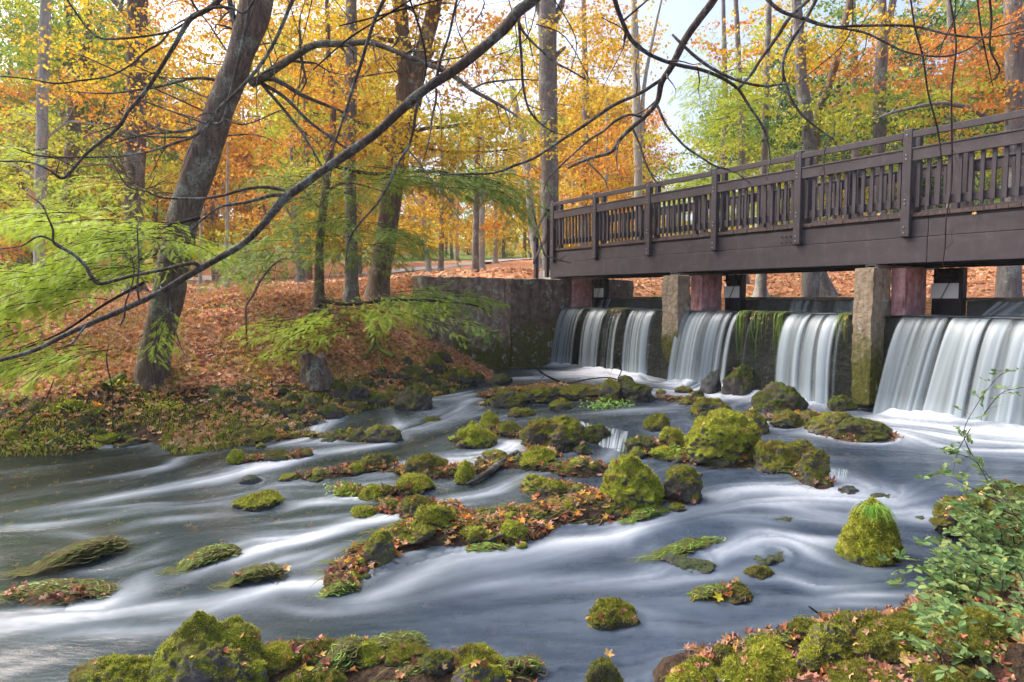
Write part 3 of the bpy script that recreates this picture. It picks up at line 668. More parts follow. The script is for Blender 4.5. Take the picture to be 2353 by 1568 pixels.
p2 = pier(1961, 2005, -1.62, 'thick mossy concrete pier between the middle and the right waterfall', 17)
# red granite posts behind the piers, on the weir
def granite(xl, xr, ly, label, seed, depth=.62):
    l0, l1_ = LX(xl, ly), LX(xr, ly); e = lroot('granite_post', l0, ly, -.31)
    rough_box(0, l1_ - l0, 0, depth, 0, .73, 0.05, 0.007, seed).obj('block', M_PINK, e, smooth=True); tag(e, label, 'granite post', 'granite posts that carry the bridge on the weir'); return l1_
g0 = granite(1300, 1318, .30, 'reddish granite post against the left side wall under the bridge', 21, .6)
g1 = granite(1587, 1612, .30, 'reddish granite post just right of the narrow pier', 23, .6)
g2 = granite(2046, 2080, .24, 'reddish granite post just right of the thick mossy pier', 25, .6)
for l, lab in ((g0, 'left'), (g1, 'middle'), (g2, 'right')):
    e = lroot('sluice_gate', l + 0.02, .93, -.31)
    bevel_boxes([(0, .40, 0, .03, .27, .50)], .004).obj('plate', M_PLATE, e); bevel_boxes([(0.002, .398, .03, .06, .0, .268)], .004).obj('lower_panel', M_BLACK, e)
    bevel_boxes([(.402, .455, -.02, .12, 0, .73), (.0, .40, .062, .10, .50, .73)], .005).obj('frame', M_BLACK, e)
    b = MB(); b.tube([(.10, -.03, .56), (.10, -.03, .72)], .03, 10); b.tube([(.30, -.03, .56), (.30, -.03, .72)], .03, 10); b.box(.04, .36, -.06, -.02, .60, .63)
    b.obj('winch', M_BLACK, e)
    b = MB(); b.tube(smooth_path([(.28, -.015, .52), (.2, -.02, .36), (.10, -.03, .12), (.09, -.03, .02)]), .006, 6); b.obj('chain', M_BLACK, e)
    tag(e, {'left': 'pale steel sluice plate in a black frame beside the leftmost granite post', 'middle': 'pale steel sluice plate in a black frame beside the granite post of the middle bay', 'right': 'pale steel sluice plate in a black frame beside the rightmost granite post'}[lab], 'sluice gate', 'sluice gates under the bridge')
# stop boards that hold the pond
for l0, l1_, lab in ((g0 + .5, p1[0] + .1, 'wooden stop board under the bridge above the left waterfall'), (g1 + .5, p2[0] + .1, 'wooden stop board under the bridge above the middle waterfall'), (g2 + .5, 9.4, 'wooden stop board under the bridge above the right waterfall')):
    e = lroot('stop_board', l0, 1.0, -.31)
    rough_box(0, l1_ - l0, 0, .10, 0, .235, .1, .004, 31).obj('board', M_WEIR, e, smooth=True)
    bevel_boxes([(0, l1_ - l0, -.03, .13, .237, .285)], .006).obj('cap_rail', M_CONC, e)
    tag(e, lab, 'stop board', 'stop boards along the weir')

# ------------------------------------------------------------------ footbridge
br = empty('footbridge', root_loc, BANG); tag(br, 'dark brown timber footbridge with slatted railings crossing above the weir', 'footbridge')
S = 1.775; XL, XR = -4 * S - 0.42, 5 * S + 1.0; LXL = LX(1263, 0)
XL = LXL
posts = [k * S for k in range(-4, 6)]; posts[0] = XL + 0.16
WID = 1.62
for side in (0, 1):
    fy = (lambda a, b: (a, b)) if side == 0 else (lambda a, b: (WID - b, WID - a))
    nm = 'near' if side == 0 else 'far'
    for k, px in enumerate(posts):
        y0, y1 = fy(-.06, .045)
        po = bevel_boxes([(px - .065, px + .065, y0, y1, .855, 2.385)], .008).obj('post', M_WOOD, br)
        y0, y1 = fy(.19, .28); bevel_boxes([(px - .05, px + .05, y0, y1, 1.19, 2.34)], .006).obj('inner_post', M_WOOD, br)
        b = MB()
        for z in (2.30, 2.02, 1.96, 1.38, 1.32, .99, .91):
            yy = -.061 if side == 0 else WID + .061
            b.tube([(px - .01, yy, z), (px - .01, yy - (.008 if side == 0 else -.008), z)], .011, 8)
        b.obj('bolts', M_STEEL, po); 
        if k < len(posts) - 1:
            a, c = px + .0655, posts[k + 1] - .0655
            y0, y1 = fy(-.058, -.02); bevel_boxes([(a, c, y0, y1, 2.25, 2.345)], .006).obj('handrail', M_WOOD, br)
            y0, y1 = fy(-.045, .0); y2, y3 = fy(-.055, .03)
            bevel_boxes([(a, c, y0, y1, 1.925, 2.085), (a, c, y2, y3, 2.087, 2.112)], .005).obj('upper_rail', M_WOOD, br)
            y0, y1 = fy(.036, .075); bevel_boxes([(a, c, y0, y1, 1.285, 1.40)], .005).obj('lower_rail', M_WOOD, br)
            n = 12; y0, y1 = fy(.001, .035)
            for j in range(n):
                x = a + (c - a) * (j + .5) / n
                MB().box(x - (.024 if side == 0 else .019), x + (.024 if side == 0 else .019), y0, y1, 1.27 + random.uniform(-.006, .004), 2.06).obj('baluster', M_WOOD, br)
# deck planks
n = int((XR - XL) / 0.142)
for j in range(n):
    x = XL + j * 0.142; MB().box(x + .003, x + .139, .0 + random.uniform(-.006, .006), WID + .01, 1.135, 1.19 + random.uniform(-.002, .002)).obj('deck_plank', M_WOODE, br)
for side in (0, 1):
    a, b_ = ((.02, .09) if side == 0 else (WID - .09, WID - .02))
    xj = LX(2125, 0)
    for x0, x1 in ((XL, xj - .003), (xj + .003, XR)):
        bevel_boxes([(x0, x1, a, b_, .845, 1.09)], .005).obj('upper_beam', M_WOOD, br)
        bevel_boxes([(x0, x1, a - (.012 if side == 0 else 0), b_, .475, .838)], .005).obj('lower_beam', M_WOOD, br)
    bevel_boxes([(XL + .02, XR, a + .015, b_ - .01, 1.092, 1.133)], .003).obj('gap_shade_strip', M_BLACK, br)  # dark strip filling the gap under the planks, painted in for its shade
bevel_boxes([(XL + .1, XR, .28, .34, .46, 1.13), (XL + .1, XR, .95, 1.05, .46, 1.13), (XL + .1, XR, 1.35, 1.42, .44, 1.13)], .004).obj('steel_joist', M_BLACK, br)
b = MB()
for r in range(2):
    for c in range(3): b.tube([(-.32 + c * .085, .008, .90 + r * .1), (-.32 + c * .085, -.004, .90 + r * .1)], .013, 8)
b.obj('bolt_plate', M_BLACK, br)
# hollow steel bearers under the bridge
for px, lab in ((LX(1548, -.02), 'galvanised box beam resting on the narrow pier under the bridge'), (LX(2001, -.02), 'galvanised box beam resting on the thick mossy pier under the bridge'), (XL + .2, 'galvanised box beam on the side wall at the far end of the bridge')):
    e = lroot('box_beam', px, -.05, .42); w, h, t_ = .075, .046, .005
    bevel_boxes([(-w, w, 0, 1.75, 0, t_), (-w, w, 0, 1.75, h - t_, h), (-w, -w + t_, 0, 1.75, t_, h - t_), (w - t_, w, 0, 1.75, t_, h - t_)], .001).obj('tube', M_STEEL, e)
    tag(e, lab, 'steel beam', 'steel bearers under the bridge')
# stair rail at the far end
e = lroot('stair_railing', XL, 0, .42); 
for lx, z0, z1 in ((-.12, .05, 1.80), (-.62, -.0, 1.42)):
    bevel_boxes([(lx - .05, lx + .05, -.05, .05, z0, z1)], .006).obj('post', M_WOOD, e)
def slope_rail(za, zb):
    b = MB(); x0, x1 = -.66, -.08
    v = [(x0, y, za + d) for y in (-.075, -.052) for d in (0, .12)] + [(x1, y, zb + d) for y in (-.075, -.052) for d in (0, .12)]
    b.add(v, q=[[0, 1, 3, 2], [4, 6, 7, 5], [0, 4, 5, 1], [2, 3, 7, 6], [0, 2, 6, 4], [1, 5, 7, 3]]); b.obj('rail', M_WOOD, e)
slope_rail(1.02, 1.72); slope_rail(.42, 1.02)
tag(e, 'short dark timber stair railing at the far left end of the bridge', 'railing')
e = lroot('concrete_step', XL - .32, .1, .40); rough_box(-.30, .30, 0, 1.5, 0, .26, .1, .008, 44).obj('block', M_PLATE, e); tag(e, 'pale concrete step at the far left end of the bridge', 'step')
# right bank abutment, outside the picture
e = lroot('bridge_abutment', 9.7, -.6, -2.2); rough_box(-.25, 1.6, 0, 3.0, 0, 2.62, .2, .02, 47).obj('wall', M_CONC, e, smooth=True); tag(e, 'concrete abutment that carries the near end of the bridge', 'concrete wall')
# ------------------------------------------------------------------ trees that stand on the left bank and behind the bridge
def gz(X, Y): return float(height(np.array([X]), np.array([Y]))[0])
def trunk_path(pts, Y, lean=0.0, base=True):
    """photo points (x, y, width) from the foot upwards at depth Y (may grow with lean) -> world points and radii"""
    out, rad = [], []
    for k, (x, y, w) in enumerate(pts):
        q = P(x, y, Y + lean * k); out.append(q); rad.append(w * (Y + lean * k) / FW / 2)
    out = np.array(out); rad = np.array(rad)
    if base:
        g = gz(out[0][0], out[0][1]); 
        if out[0][2] > g: out = np.vstack([[out[0][0], out[0][1], g], out]); rad = np.r_[rad[0] * 1.1, rad]
        out = np.vstack([out[0] - [0, 0, .35], out]); rad = np.r_[rad[0] * 1.2, rad]
    c = smooth_path(np.column_stack([out, rad]), 6); return c[:, :3], np.maximum(c[:, 3], .004)
def flare(pts, rad, amt=.55, h=.55):
    z0 = pts[0][2] + .35; k = np.clip(1 - (pts[:, 2] - z0) / h, 0, 1.3); return rad * (1 + amt * k ** 2)
def add_limb(mb, pts, Y0, Y1=None, n=7, rough=.1):
    Y1 = Y0 if Y1 is None else Y1; L = len(pts); w = []
    for k, (x, y, wd) in enumerate(pts):
        Yk = Y0 + (Y1 - Y0) * k / max(1, L - 1); w.append([*P(x, y, Yk), wd * Yk / FW / 2])
    c = smooth_path(np.array(w), 4); mb.tube(c[:, :3], np.maximum(c[:, 3], .0025), n, rough, 3, True, 9.0); return c[:, :3], c[:, 3]
def twigs(mb, path, rad, rate, length, up=-.2, seed=0, gen=2, thin=.45, minr=.0022):
    r_ = np.random.default_rng(seed); seg = np.linalg.norm(np.diff(path, axis=0), axis=1); tot = seg.sum(); n = r_.poisson(rate * tot)
    cum = np.r_[0, np.cumsum(seg)]
    for _ in range(n):
        s = r_.uniform(.1, 1) * tot; k = min(np.searchsorted(cum, s) - 1, len(path) - 2); k = max(k, 0)
        p0 = path[k] + (path[k + 1] - path[k]) * ((s - cum[k]) / max(seg[k], 1e-6)); d = (path[k + 1] - path[k]) / max(seg[k], 1e-6)
        d = d + r_.normal(0, .75, 3); d /= np.linalg.norm(d); L = length * r_.uniform(.4, 1.25); m = 5; q = [p0]; 
        for j in range(m):
            d = d + r_.normal(0, .20, 3) + np.array([0, 0, up * .25]); d /= np.linalg.norm(d); q.append(q[-1] + d * L / m)
        q = smooth_path(np.array(q), 2); r0 = max(minr, rad[min(k, len(rad) - 1)] * thin); rr = np.linspace(r0, minr * .6, len(q))
        mb.tube(q, rr, 4, cap=False)
        if gen > 1: twigs(mb, q, rr, rate * 1.3, length * .5, up, int(r_.integers(1e9)), gen - 1, .7, minr)
def crown_points(r_, c, rx, ry, rz, nspray, per, sprad, flat=.25):
    """leaf places: flat sprays filling an uneven volume; returns positions, normals, spray centres"""
    sc = r_.normal(0, 1, (nspray, 3)); sc /= np.linalg.norm(sc, axis=1)[:, None]; sc *= r_.uniform(0, 1, (nspray, 1)) ** .45
    sc = sc * [rx, ry, rz]; sc += .28 * min(rx, rz) * r_.normal(0, 1, sc.shape); sc += c
    tilt = r_.normal(0, .3, (nspray, 2)); k = r_.poisson(per, nspray).clip(1); idx = np.repeat(np.arange(nspray), k); N = len(idx)
    a = r_.uniform(0, 2 * math.pi, N); r = sprad * np.sqrt(r_.uniform(0, 1, N)) * r_.uniform(.6, 1.3, nspray)[idx]
    q = np.stack([np.cos(a) * r, np.sin(a) * r, r_.normal(0, flat * sprad, N)], 1); q[:, 2] += q[:, 0] * tilt[idx, 0] + q[:, 1] * tilt[idx, 1] - .25 * r ** 2 / sprad
    n = np.stack([r_.normal(0, .75, N), r_.normal(0, .75, N) - .25, np.abs(r_.normal(.6, .5, N))], 1); return sc[idx] + q, n, sc
TREE_SEED = [100]
def blob_leaves(mb, blobs, Y, leaf, wood, anchor, seed):
    """blobs: (x, y, rx, ry, depth offset, density) in photo units"""
    r_ = np.random.default_rng(seed)
    for (x, y, rx, ry, dY, dens) in blobs:
        Yb = Y + dY; m = Yb / FW; c = P(x, y, Yb); lw = leaf * m
        npx = math.pi * rx * ry; per = 75; nspray = max(2, int(npx * dens * 2.3 / (leaf * leaf * .34) / per))
        pts, n, sc = crown_points(r_, c, rx * m, max(rx, ry) * m * .9, ry * m, nspray, per, leaf * m * 6.2, .075)
        s = lw * r_.uniform(.65, 1.35, len(pts)) * 1.05
        mb.inst(LEAF_V if leaf >= 9 else QL_V, LEAF_T if leaf >= 9 else QL_T, pts, frames(n, r_.uniform(0, 6.28, len(pts))), s)
        if wood is not None and anchor is not None:
            for q in sc[::9]:
                d = np.linalg.norm(anchor[0] - q, axis=1) + 1.2 * np.maximum(anchor[0][:, 2] - q[2] + .3, 0); k = int(np.argmin(d)); a = anchor[0][k]
                mid = (a + q) / 2 + np.array([0, 0, .12 * np.linalg.norm(q - a)]) + r_.normal(0, .13, 3) * np.linalg.norm(q - a)
                L = np.linalg.norm(q - a); r0 = min(anchor[1][k] * .4, .004 + .005 * L)
                pth = smooth_path(np.array([a, mid, q]), 4); wood.tube(pth, np.linspace(r0, .004, len(pth)), 4, cap=False)
def tree(name, label, pts, Y, bark, blobs=(), leafmat='yellow', leaf=10, limbs=(), lean=0, cat='tree', group=None, seed=1, fl=.5, twig=0, nside=16, base=True, crownname='crown', tw_len=1.0):
    path, rad = trunk_path(pts, Y, lean, base); o0 = path[0] + [0, 0, .35] if base else path[0]
    e = empty(name, tuple(o0)); tag(e, label, cat, group)
    if base: rad = flare(path, rad, fl)
    mb = MB(); mb.tube(path, rad, nside, .11, seed, True, 5.0); mb.v = [v - o0 for v in mb.v]; mb.obj('trunk', BK[bark], e, smooth=True)
    wood = MB()
    for l in limbs:
        Y1 = l[1] if isinstance(l, tuple) and not isinstance(l[0], tuple) else None
        pl, yy = (l[0], l[1]) if isinstance(l, tuple) else (l, (Y, Y))
        lp, lr = add_limb(wood, pl, yy[0], yy[1])
        if twig: twigs(wood, lp, lr, twig, tw_len, seed=seed + len(wood.v))
    if blobs:
        byc = {}
        for b in blobs: byc.setdefault(b[6] if len(b) > 6 else leafmat, []).append(b[:6])
        for k, bl in byc.items():
            mb = MB(); blob_leaves(mb, bl, Y, leaf, wood, (path, rad), seed + 5); mb.v = [v - o0 for v in mb.v]; mb.obj(crownname, LM[k], e)
    if wood.v: wood.v = [v - o0 for v in wood.v]; wood.obj('branches', BK['limb' if Y < 14 else bark], e, smooth=True)
    return e

tree('leaning_tree', 'thick leaning tree with a lichen covered trunk rooted among mossy stones on the left bank',
     [(345,925,92),(352,860,74),(368,760,66),(388,660,68),(408,560,68),(432,460,66),(470,350,66),(505,255,64),(535,175,62),(562,100,62),(585,20,64),(610,-70,60),(640,-190,54)], 10.3, 'oak',
     blobs=[(450,20,180,60,.6,.6,'orange'),(700,40,130,60,.6,.5),(250,60,120,50,.8,.4),(330,175,230,85,1.0,.50),(150,185,100,36,1.0,.35,'orange'),(560,330,160,90,1.5,.42,'orange'),(620,130,160,110,1.4,.42),(380,60,170,70,.8,.42),(250,250,140,55,1.0,.28,'orange'),(700,230,130,90,1.8,.35,'orange')],
     leafmat='yellow', leaf=10.5, seed=11, fl=.55, nside=28,
     limbs=[([(580,192,22),(605,178,20),(639,155,18),(672,134,17),(723,104,16),(790,101,15),(848,98,13),(899,114,12),(932,128,12),(983,148,11),(1033,168,10),(1083,205,9),(1144,239,8),(1190,268,4)], (10.3, 8.6)),
            [(600,186,12),(622,181,11),(655,195,10),(692,218,9),(750,242,7),(790,258,5)], [(600,190,9),(655,225,8),(706,276,7),(750,309,6),(800,345,4)],
            [(560,150,20),(540,60,14),(520,-30,10)], [(1083,205,5),(1120,190,5),(1190,183,4),(1240,185,2)],[(530,190,9),(450,180,7),(360,200,6),(250,215,4),(150,210,2)],[(500,270,9),(430,300,7),(330,310,5),(230,340,2)],[(590,180,8),(690,300,6),(760,420,3)]], twig=3.2, tw_len=.9)
tree('forked_maple', 'tall dark trunk forking into a V with golden leaves, left of the wing wall',
     [(868,672,52),(878,600,50),(890,520,48),(905,420,48),(922,320,48),(938,240,54),(940,200,58)], 15.0, 'brown',
     blobs=[(860,0,200,70,-.3,.6),(1080,20,110,60,-.3,.5,'orange'),(1100,160,90,70,.5,.4,'orange'),(840,120,190,110,0,.55),(1010,110,120,90,.3,.45),(760,330,170,90,-.5,.5,'lime'),(1010,300,190,80,-1.2,.7),(1120,330,130,60,-1.5,.6),(1130,280,120,60,-1.0,.5,'lime'),(880,340,150,70,-.8,.55,'orange'),(690,200,110,100,.5,.5,'orange'),(960,60,120,60,0,.35,'orange')],
     leafmat='yellow', leaf=11, seed=21, nside=22,
     limbs=[[(940,215,40),(930,150,36),(925,80,34),(918,0,32),(912,-90,28)], [(942,215,42),(965,140,38),(985,70,36),(1000,0,32),(1020,-90,26)], [(915,340,14),(960,300,10),(1040,290,8),(1150,270,5)], [(905,360,12),(860,300,9),(800,270,7),(720,260,4)], [(925,320,10),(1000,345,7),(1100,350,5),(1200,340,3)]], twig=2.6, tw_len=1.3)
tree('slim_tree', 'slim straight trunk just left of the forked maple with orange leaves',
     [(808,694,34),(808,600,28),(806,480,27),(804,340,27),(806,220,26),(808,100,26),(806,-10,24),(804,-120,22)], 14.2, 'grey',
     blobs=[(740,100,120,90,0,.4,'orange'),(850,200,100,70,.3,.35),(900,120,220,110,2.0,.45,'lime'),(640,40,160,80,1.5,.5),(1080,230,120,70,1.5,.4)], leafmat='yellow', leaf=11, seed=31,
     limbs=[[(806,230,9),(770,190,7),(730,170,4)], [(806,330,10),(770,310,7),(720,330,4)]], twig=2.0, tw_len=1.3)
tree('hemlock', 'young green hemlock with feathery drooping sprays in front of the slim tree',
     [(733,706,26),(733,640,22),(735,560,18),(745,460,17),(758,360,16),(766,250,14),(756,150,12),(752,30,10),(750,-60,8)], 13.4, 'brown', seed=41,
     limbs=[[(740,480,7),(700,455,5),(650,470,3)], [(745,440,7),(800,420,5),(880,440,3)]], twig=.6)
tree('grey_oak', 'straight grey trunk rising behind the far end of the bridge with gold leaves',
     [(1268,640,46),(1266,560,44),(1263,470,41),(1262,360,40),(1260,250,40),(1259,130,40),(1257,0,42),(1255,-120,38)], 19.5, 'grey',
     blobs=[(1330,120,130,100,0,.45),(1210,330,110,90,-.5,.5),(1390,250,90,80,1,.35,'yellow'),(1380,60,90,60,0,.4,'orange'),(1160,120,90,90,.5,.4,'lime'),(1340,380,100,60,1,.35,'orange')], leafmat='yellow', leaf=9, seed=51, nside=20,
     limbs=[[(1260,60,20),(1240,25,16),(1225,-20,12)], [(1262,70,18),(1285,30,14),(1300,-30,10)], [(1262,145,14),(1285,120,9),(1300,108,6)]], twig=.5)
for k, (lab, pts, Y, bk) in enumerate([
 ('pale slender trunk at the left with small twigs, left of the leaning tree', [(90,700,34),(90,600,24),(92,480,24),(95,350,24),(98,230,24),(102,120,24),(106,0,22),(110,-100,20)], 17, 'pale'),
 ('brown trunk forking near its top between the pale slender trunk and the double trunk', [(158,650,34),(160,520,30),(164,400,30),(168,300,30),(168,200,24),(160,90,20),(156,-20,16)], 22, 'brown'),
 ('thick brown double trunk behind and left of the leaning tree', [(305,640,46),(308,520,42),(310,400,42),(312,300,42),(314,180,42),(316,60,42),(314,-60,38)], 19, 'oak')]):
    lm = [[], [[(168,250,20),(185,150,18),(200,90,16),(205,0,12)]], [[(292,520,16),(294,400,14),(298,280,12)], [(312,55,22),(290,30,16),(260,0,12)]]][k]
    bl = [[(40,40,150,90,1,.8,'green'),(60,60,130,100,1,.6,'lime'),(40,300,110,110,2,.5,'lime'),(20,180,80,60,0,.4,'orange')], [(190,60,150,110,1,.7,'green'),(170,100,140,120,1,.4,'lime'),(150,330,130,110,2,.45,'lime'),(90,450,110,60,3,.4,'lime')], [(330,40,130,70,1,.4,'orange'),(330,330,130,100,2,.4,'lime'),(200,380,160,90,2.5,.5,'green'),(420,250,110,90,3,.45,'orange'),(250,150,110,80,2,.5,'green'),(240,430,100,60,3,.4,'orange')]][k]
    tree('bank_tree', lab, pts, Y, bk, blobs=bl, leaf=9, limbs=lm + [[(pts[2][0], 420, 7), (pts[2][0] - 60, 380, 5), (pts[2][0] - 130, 385, 2)], [(pts[2][0], 330, 7), (pts[2][0] + 70, 280, 5), (pts[2][0] + 140, 290, 2)]], seed=61 + k, twig=3.0, tw_len=1.7)
right = [
 ('pale leaning trunk close left of the bridge end', [(1238,625,20),(1228,560,20),(1220,480,18),(1210,390,18),(1195,300,16),(1175,200,14)], 24, 'pale', [(1190,250,80,60,0,.4,'lime'),(1170,120,90,80,0,.5,'yellow')]),
 ('straight mottled trunk standing behind the concrete wing wall', [(1092,640,17),(1093,560,16),(1094,480,15),(1096,400,14),(1098,250,12)], 21, 'grey', [(1080,400,80,50,0,.35,'green'),(1130,450,60,40,0,.3,'yellow')]),
 ('pale twin trunk seen just left of the bright sky gap', [(1468,560,20),(1467,420,19),(1464,300,19),(1462,180,18),(1458,60,16),(1455,-60,12)], 26, 'pale', [(1430,90,80,60,0,.25,'yellow'),(1440,330,80,60,1,.35,'orange')]),
 ('thin pale trunk behind the second rail panel from the far end of the bridge', [(1393,560,10),(1393,440,9),(1394,340,9),(1396,200,7)], 30, 'pale', [(1390,330,70,50,0,.5,'orange'),(1400,440,80,40,0,.45,'yellow')]),
 ('slim grey trunk right of the sky gap', [(1755,560,17),(1755,420,16),(1758,300,15),(1762,150,14),(1768,0,12),(1770,-80,10)], 21, 'grey', [(1700,230,90,110,0,.4,'lime'),(1760,60,90,60,1,.35,'yellow')]),
 ('grey trunk behind the middle rail panels right of the sky gap', [(1708,560,20),(1707,440,18),(1704,330,16),(1700,220,14),(1695,100,12),(1690,-20,10)], 24, 'grey', [(1640,330,80,70,0,.4,'lime'),(1680,110,90,80,1,.3,'orange'),(1690,420,70,40,0,.4,'green')]),
 ('mottled grey trunk with a kink above the fourth rail panel', [(1862,600,36),(1862,450,32),(1860,340,30),(1852,260,28),(1842,180,26),(1838,100,24),(1830,0,22),(1826,-90,20)], 17.5, 'grey', [(1880,110,110,90,0,.35,'yellow'),(1840,250,90,80,.5,.3,'dark'),(1900,280,90,70,0,.45,'lime')]),
 ('leaning brownish trunk in the orange leaves right of the kinked grey trunk', [(1876,300,16),(1905,200,18),(1930,100,18),(1955,0,16),(1970,-80,14)], 18.5, 'brown', [(1960,160,90,70,0,.35,'rust')]),
 ('straight grey trunk forking above the fifth rail panel', [(2015,620,34),(2017,450,30),(2020,330,28),(2022,220,27),(2026,120,26),(2030,70,22),(2024,-20,18)], 17.5, 'grey', [(2080,180,110,80,0,.3,'rust'),(2060,220,110,80,.8,.5,'green'),(2050,60,110,60,0,.35,'yellow'),(2010,260,90,60,.5,.4,'lime'),(2120,290,110,60,0,.4,'dark')]),
 ('thick pinkish grey trunk at the right edge above the railing', [(2330,420,44),(2332,300,40),(2334,180,38),(2330,60,38),(2328,-60,34)], 15.5, 'grey', [(2260,130,110,90,0,.4,'rust'),(2290,270,90,60,0,.35,'orange'),(2200,260,90,70,.5,.4,'lime')]),
 ('dark leaning trunk seen low beneath the bridge between the two piers', [(1905,700,46),(1896,665,38),(1884,630,34),(1874,580,30)], 20.5, 'grey', []),
 ('broad pale trunk foot seen beneath the bridge in the middle bay', [(1748,692,36),(1748,660,26),(1750,630,24),(1752,590,22)], 22, 'pale', []),
 ('brown trunk seen beneath the bridge left of the narrow pier', [(1487,690,24),(1486,660,19),(1484,600,17)], 23, 'brown', []),
 ('pale trunk seen beneath the bridge beside the sluice plate of the first bay', [(1412,690,20),(1412,660,14),(1412,600,12)], 25, 'pale', [])]
for k, (lab, pts, Y, bk, bl) in enumerate(right):
    lm = []
    if k == 8: lm = [[(2030,95,18),(2044,40,16),(2058,-30,14)]]
    if k == 9: lm = [[(2325,250,14),(2290,280,13),(2230,250,11),(2160,238,9),(2090,250,7),(2040,262,5),(2010,275,3)]]
    if k == 2: lm = [[(1474,330,9),(1480,200,9),(1500,90,7),(1520,0,5)]]
    tree('woodland_tree' if k < 10 else 'streamside_tree', lab, pts, Y, bk, blobs=bl, leaf=8.5, limbs=lm, seed=81 + k, nside=12, twig=.5, tw_len=1.4)
# oval tree with bright lime sprays right of the sky gap and the dark foliage behind the railings belong to these deeper trees
deep_ = [('green', [(1640,420,120,60,0,.6,'lime'),(1590,400,80,50,1,.4,'green'),(1720,300,90,120,1,.4,'green'),(1800,180,70,120,1,.4,'dark'),(1800,330,90,70,1,.5,'green')], (1660,560,18), 29, 'bright green crowned tree behind the railing right of the sky gap'),
 ('dark', [(1960,330,130,60,0,.55,'dark'),(1930,60,110,80,0,.5,'green'),(2080,340,120,60,0,.5,'green'),(1990,200,110,60,1,.35,'dark')], (1960,600,20), 27, 'dark green tree behind the kinked grey trunk'),
 ('rust', [(2180,110,150,90,0,.5,'rust'),(2200,210,150,80,0,.3,'orange'),(2250,330,140,60,0,.5,'lime'),(2300,60,110,70,0,.3,'yellow'),(2230,40,120,60,1,.5,'green'),(2150,260,130,70,.5,.6,'green'),(2300,230,90,90,.6,.5,'dark')], (2180,600,22), 24, 'broad orange and green tree filling the upper right behind the railing'),
 ('yellow', [(1370,140,110,120,0,.5,'yellow'),(1330,300,110,80,0,.45,'yellow'),(1400,420,100,60,0,.4,'orange'),(1500,440,90,50,1,.5,'lime'),(1300,430,90,60,0,.5,'yellow'),(1440,350,80,60,1,.3,'lime')], (1340,600,22), 31, 'glowing yellow and orange tree behind the far end of the bridge')]
for k, (c, bl, (tx, ty, tw), Y, lab) in enumerate(deep_):
    tree('broad_tree', lab, [(tx,ty,tw),(tx+2,ty-140,tw*.9),(tx+6,ty-300,tw*.8),(tx+4,ty-460,tw*.6),(tx,ty-640,tw*.4)], Y, 'grey', blobs=bl, leaf=7.5, seed=121 + k, nside=10)
lawn = [('small yellow tree beside the lawn path seen between hemlock and bridge', (1138,604,9), 46, [(1140,510,70,40,0,.75,'yellow')], 'pale'),
 ('low golden tree with a grey trunk beyond the wing wall', (1013,640,13), 27, [(1000,520,90,50,0,.7,'yellow'),(1030,450,70,40,0,.5,'orange')], 'grey'),
 ('pale leaning trunk among yellow leaves left of the wing wall', (985,618,12), 30, [(960,480,60,50,0,.5,'yellow')], 'pale'),
 ('grey trunk with a white base standing on the leaf covered slope', (1050,588,8), 52, [(1060,520,60,34,0,.75,'yellow')], 'pale'),
 ('pale stump like trunk right of the mottled trunk behind the wing wall', (1106,606,14), 40, [(1110,500,70,34,0,.5,'orange')], 'pale'),
 ('yellow tree at the edge of the lawn beside the stair railing', (1205,600,8), 55, [(1195,500,60,44,0,.8,'yellow'),(1215,570,34,24,0,.6,'lime')], 'grey'),
 ('slim birch like trunk by the white bench', (520,640,10), 24, [(540,560,50,30,0,.2,'lime')], 'pale'),
 ('thin pale trunk left of the white bench', (460,645,7), 28, [(450,420,90,60,0,.5,'orange')], 'pale'),
 ('leaning grey trunk right of the white bench near the path', (690,640,16), 27, [(650,420,100,60,0,.5,'orange'),(620,520,70,40,0,.4,'yellow')], 'grey')]
for k, (lab, (tx, ty, tw), Y, bl, bk) in enumerate(lawn):
    dx = -14 if 'leaning' in lab else 2
    tree('park_tree', lab, [(tx,ty,tw*1.2),(tx+dx*.4,ty-60,tw),(tx+dx,ty-140,tw*.85),(tx+dx*1.4,ty-240,tw*.6),(tx+dx*1.5,ty-330,tw*.4)], Y, bk, blobs=bl, leaf=7, seed=141 + k, nside=10, twig=.3, limbs=[[(tx+dx,ty-130,tw*.4),(tx+dx-30,ty-180,tw*.3),(tx+dx-60,ty-200,2)],[(tx+dx,ty-150,tw*.4),(tx+dx+30,ty-190,tw*.3),(tx+dx+60,ty-230,2)]])

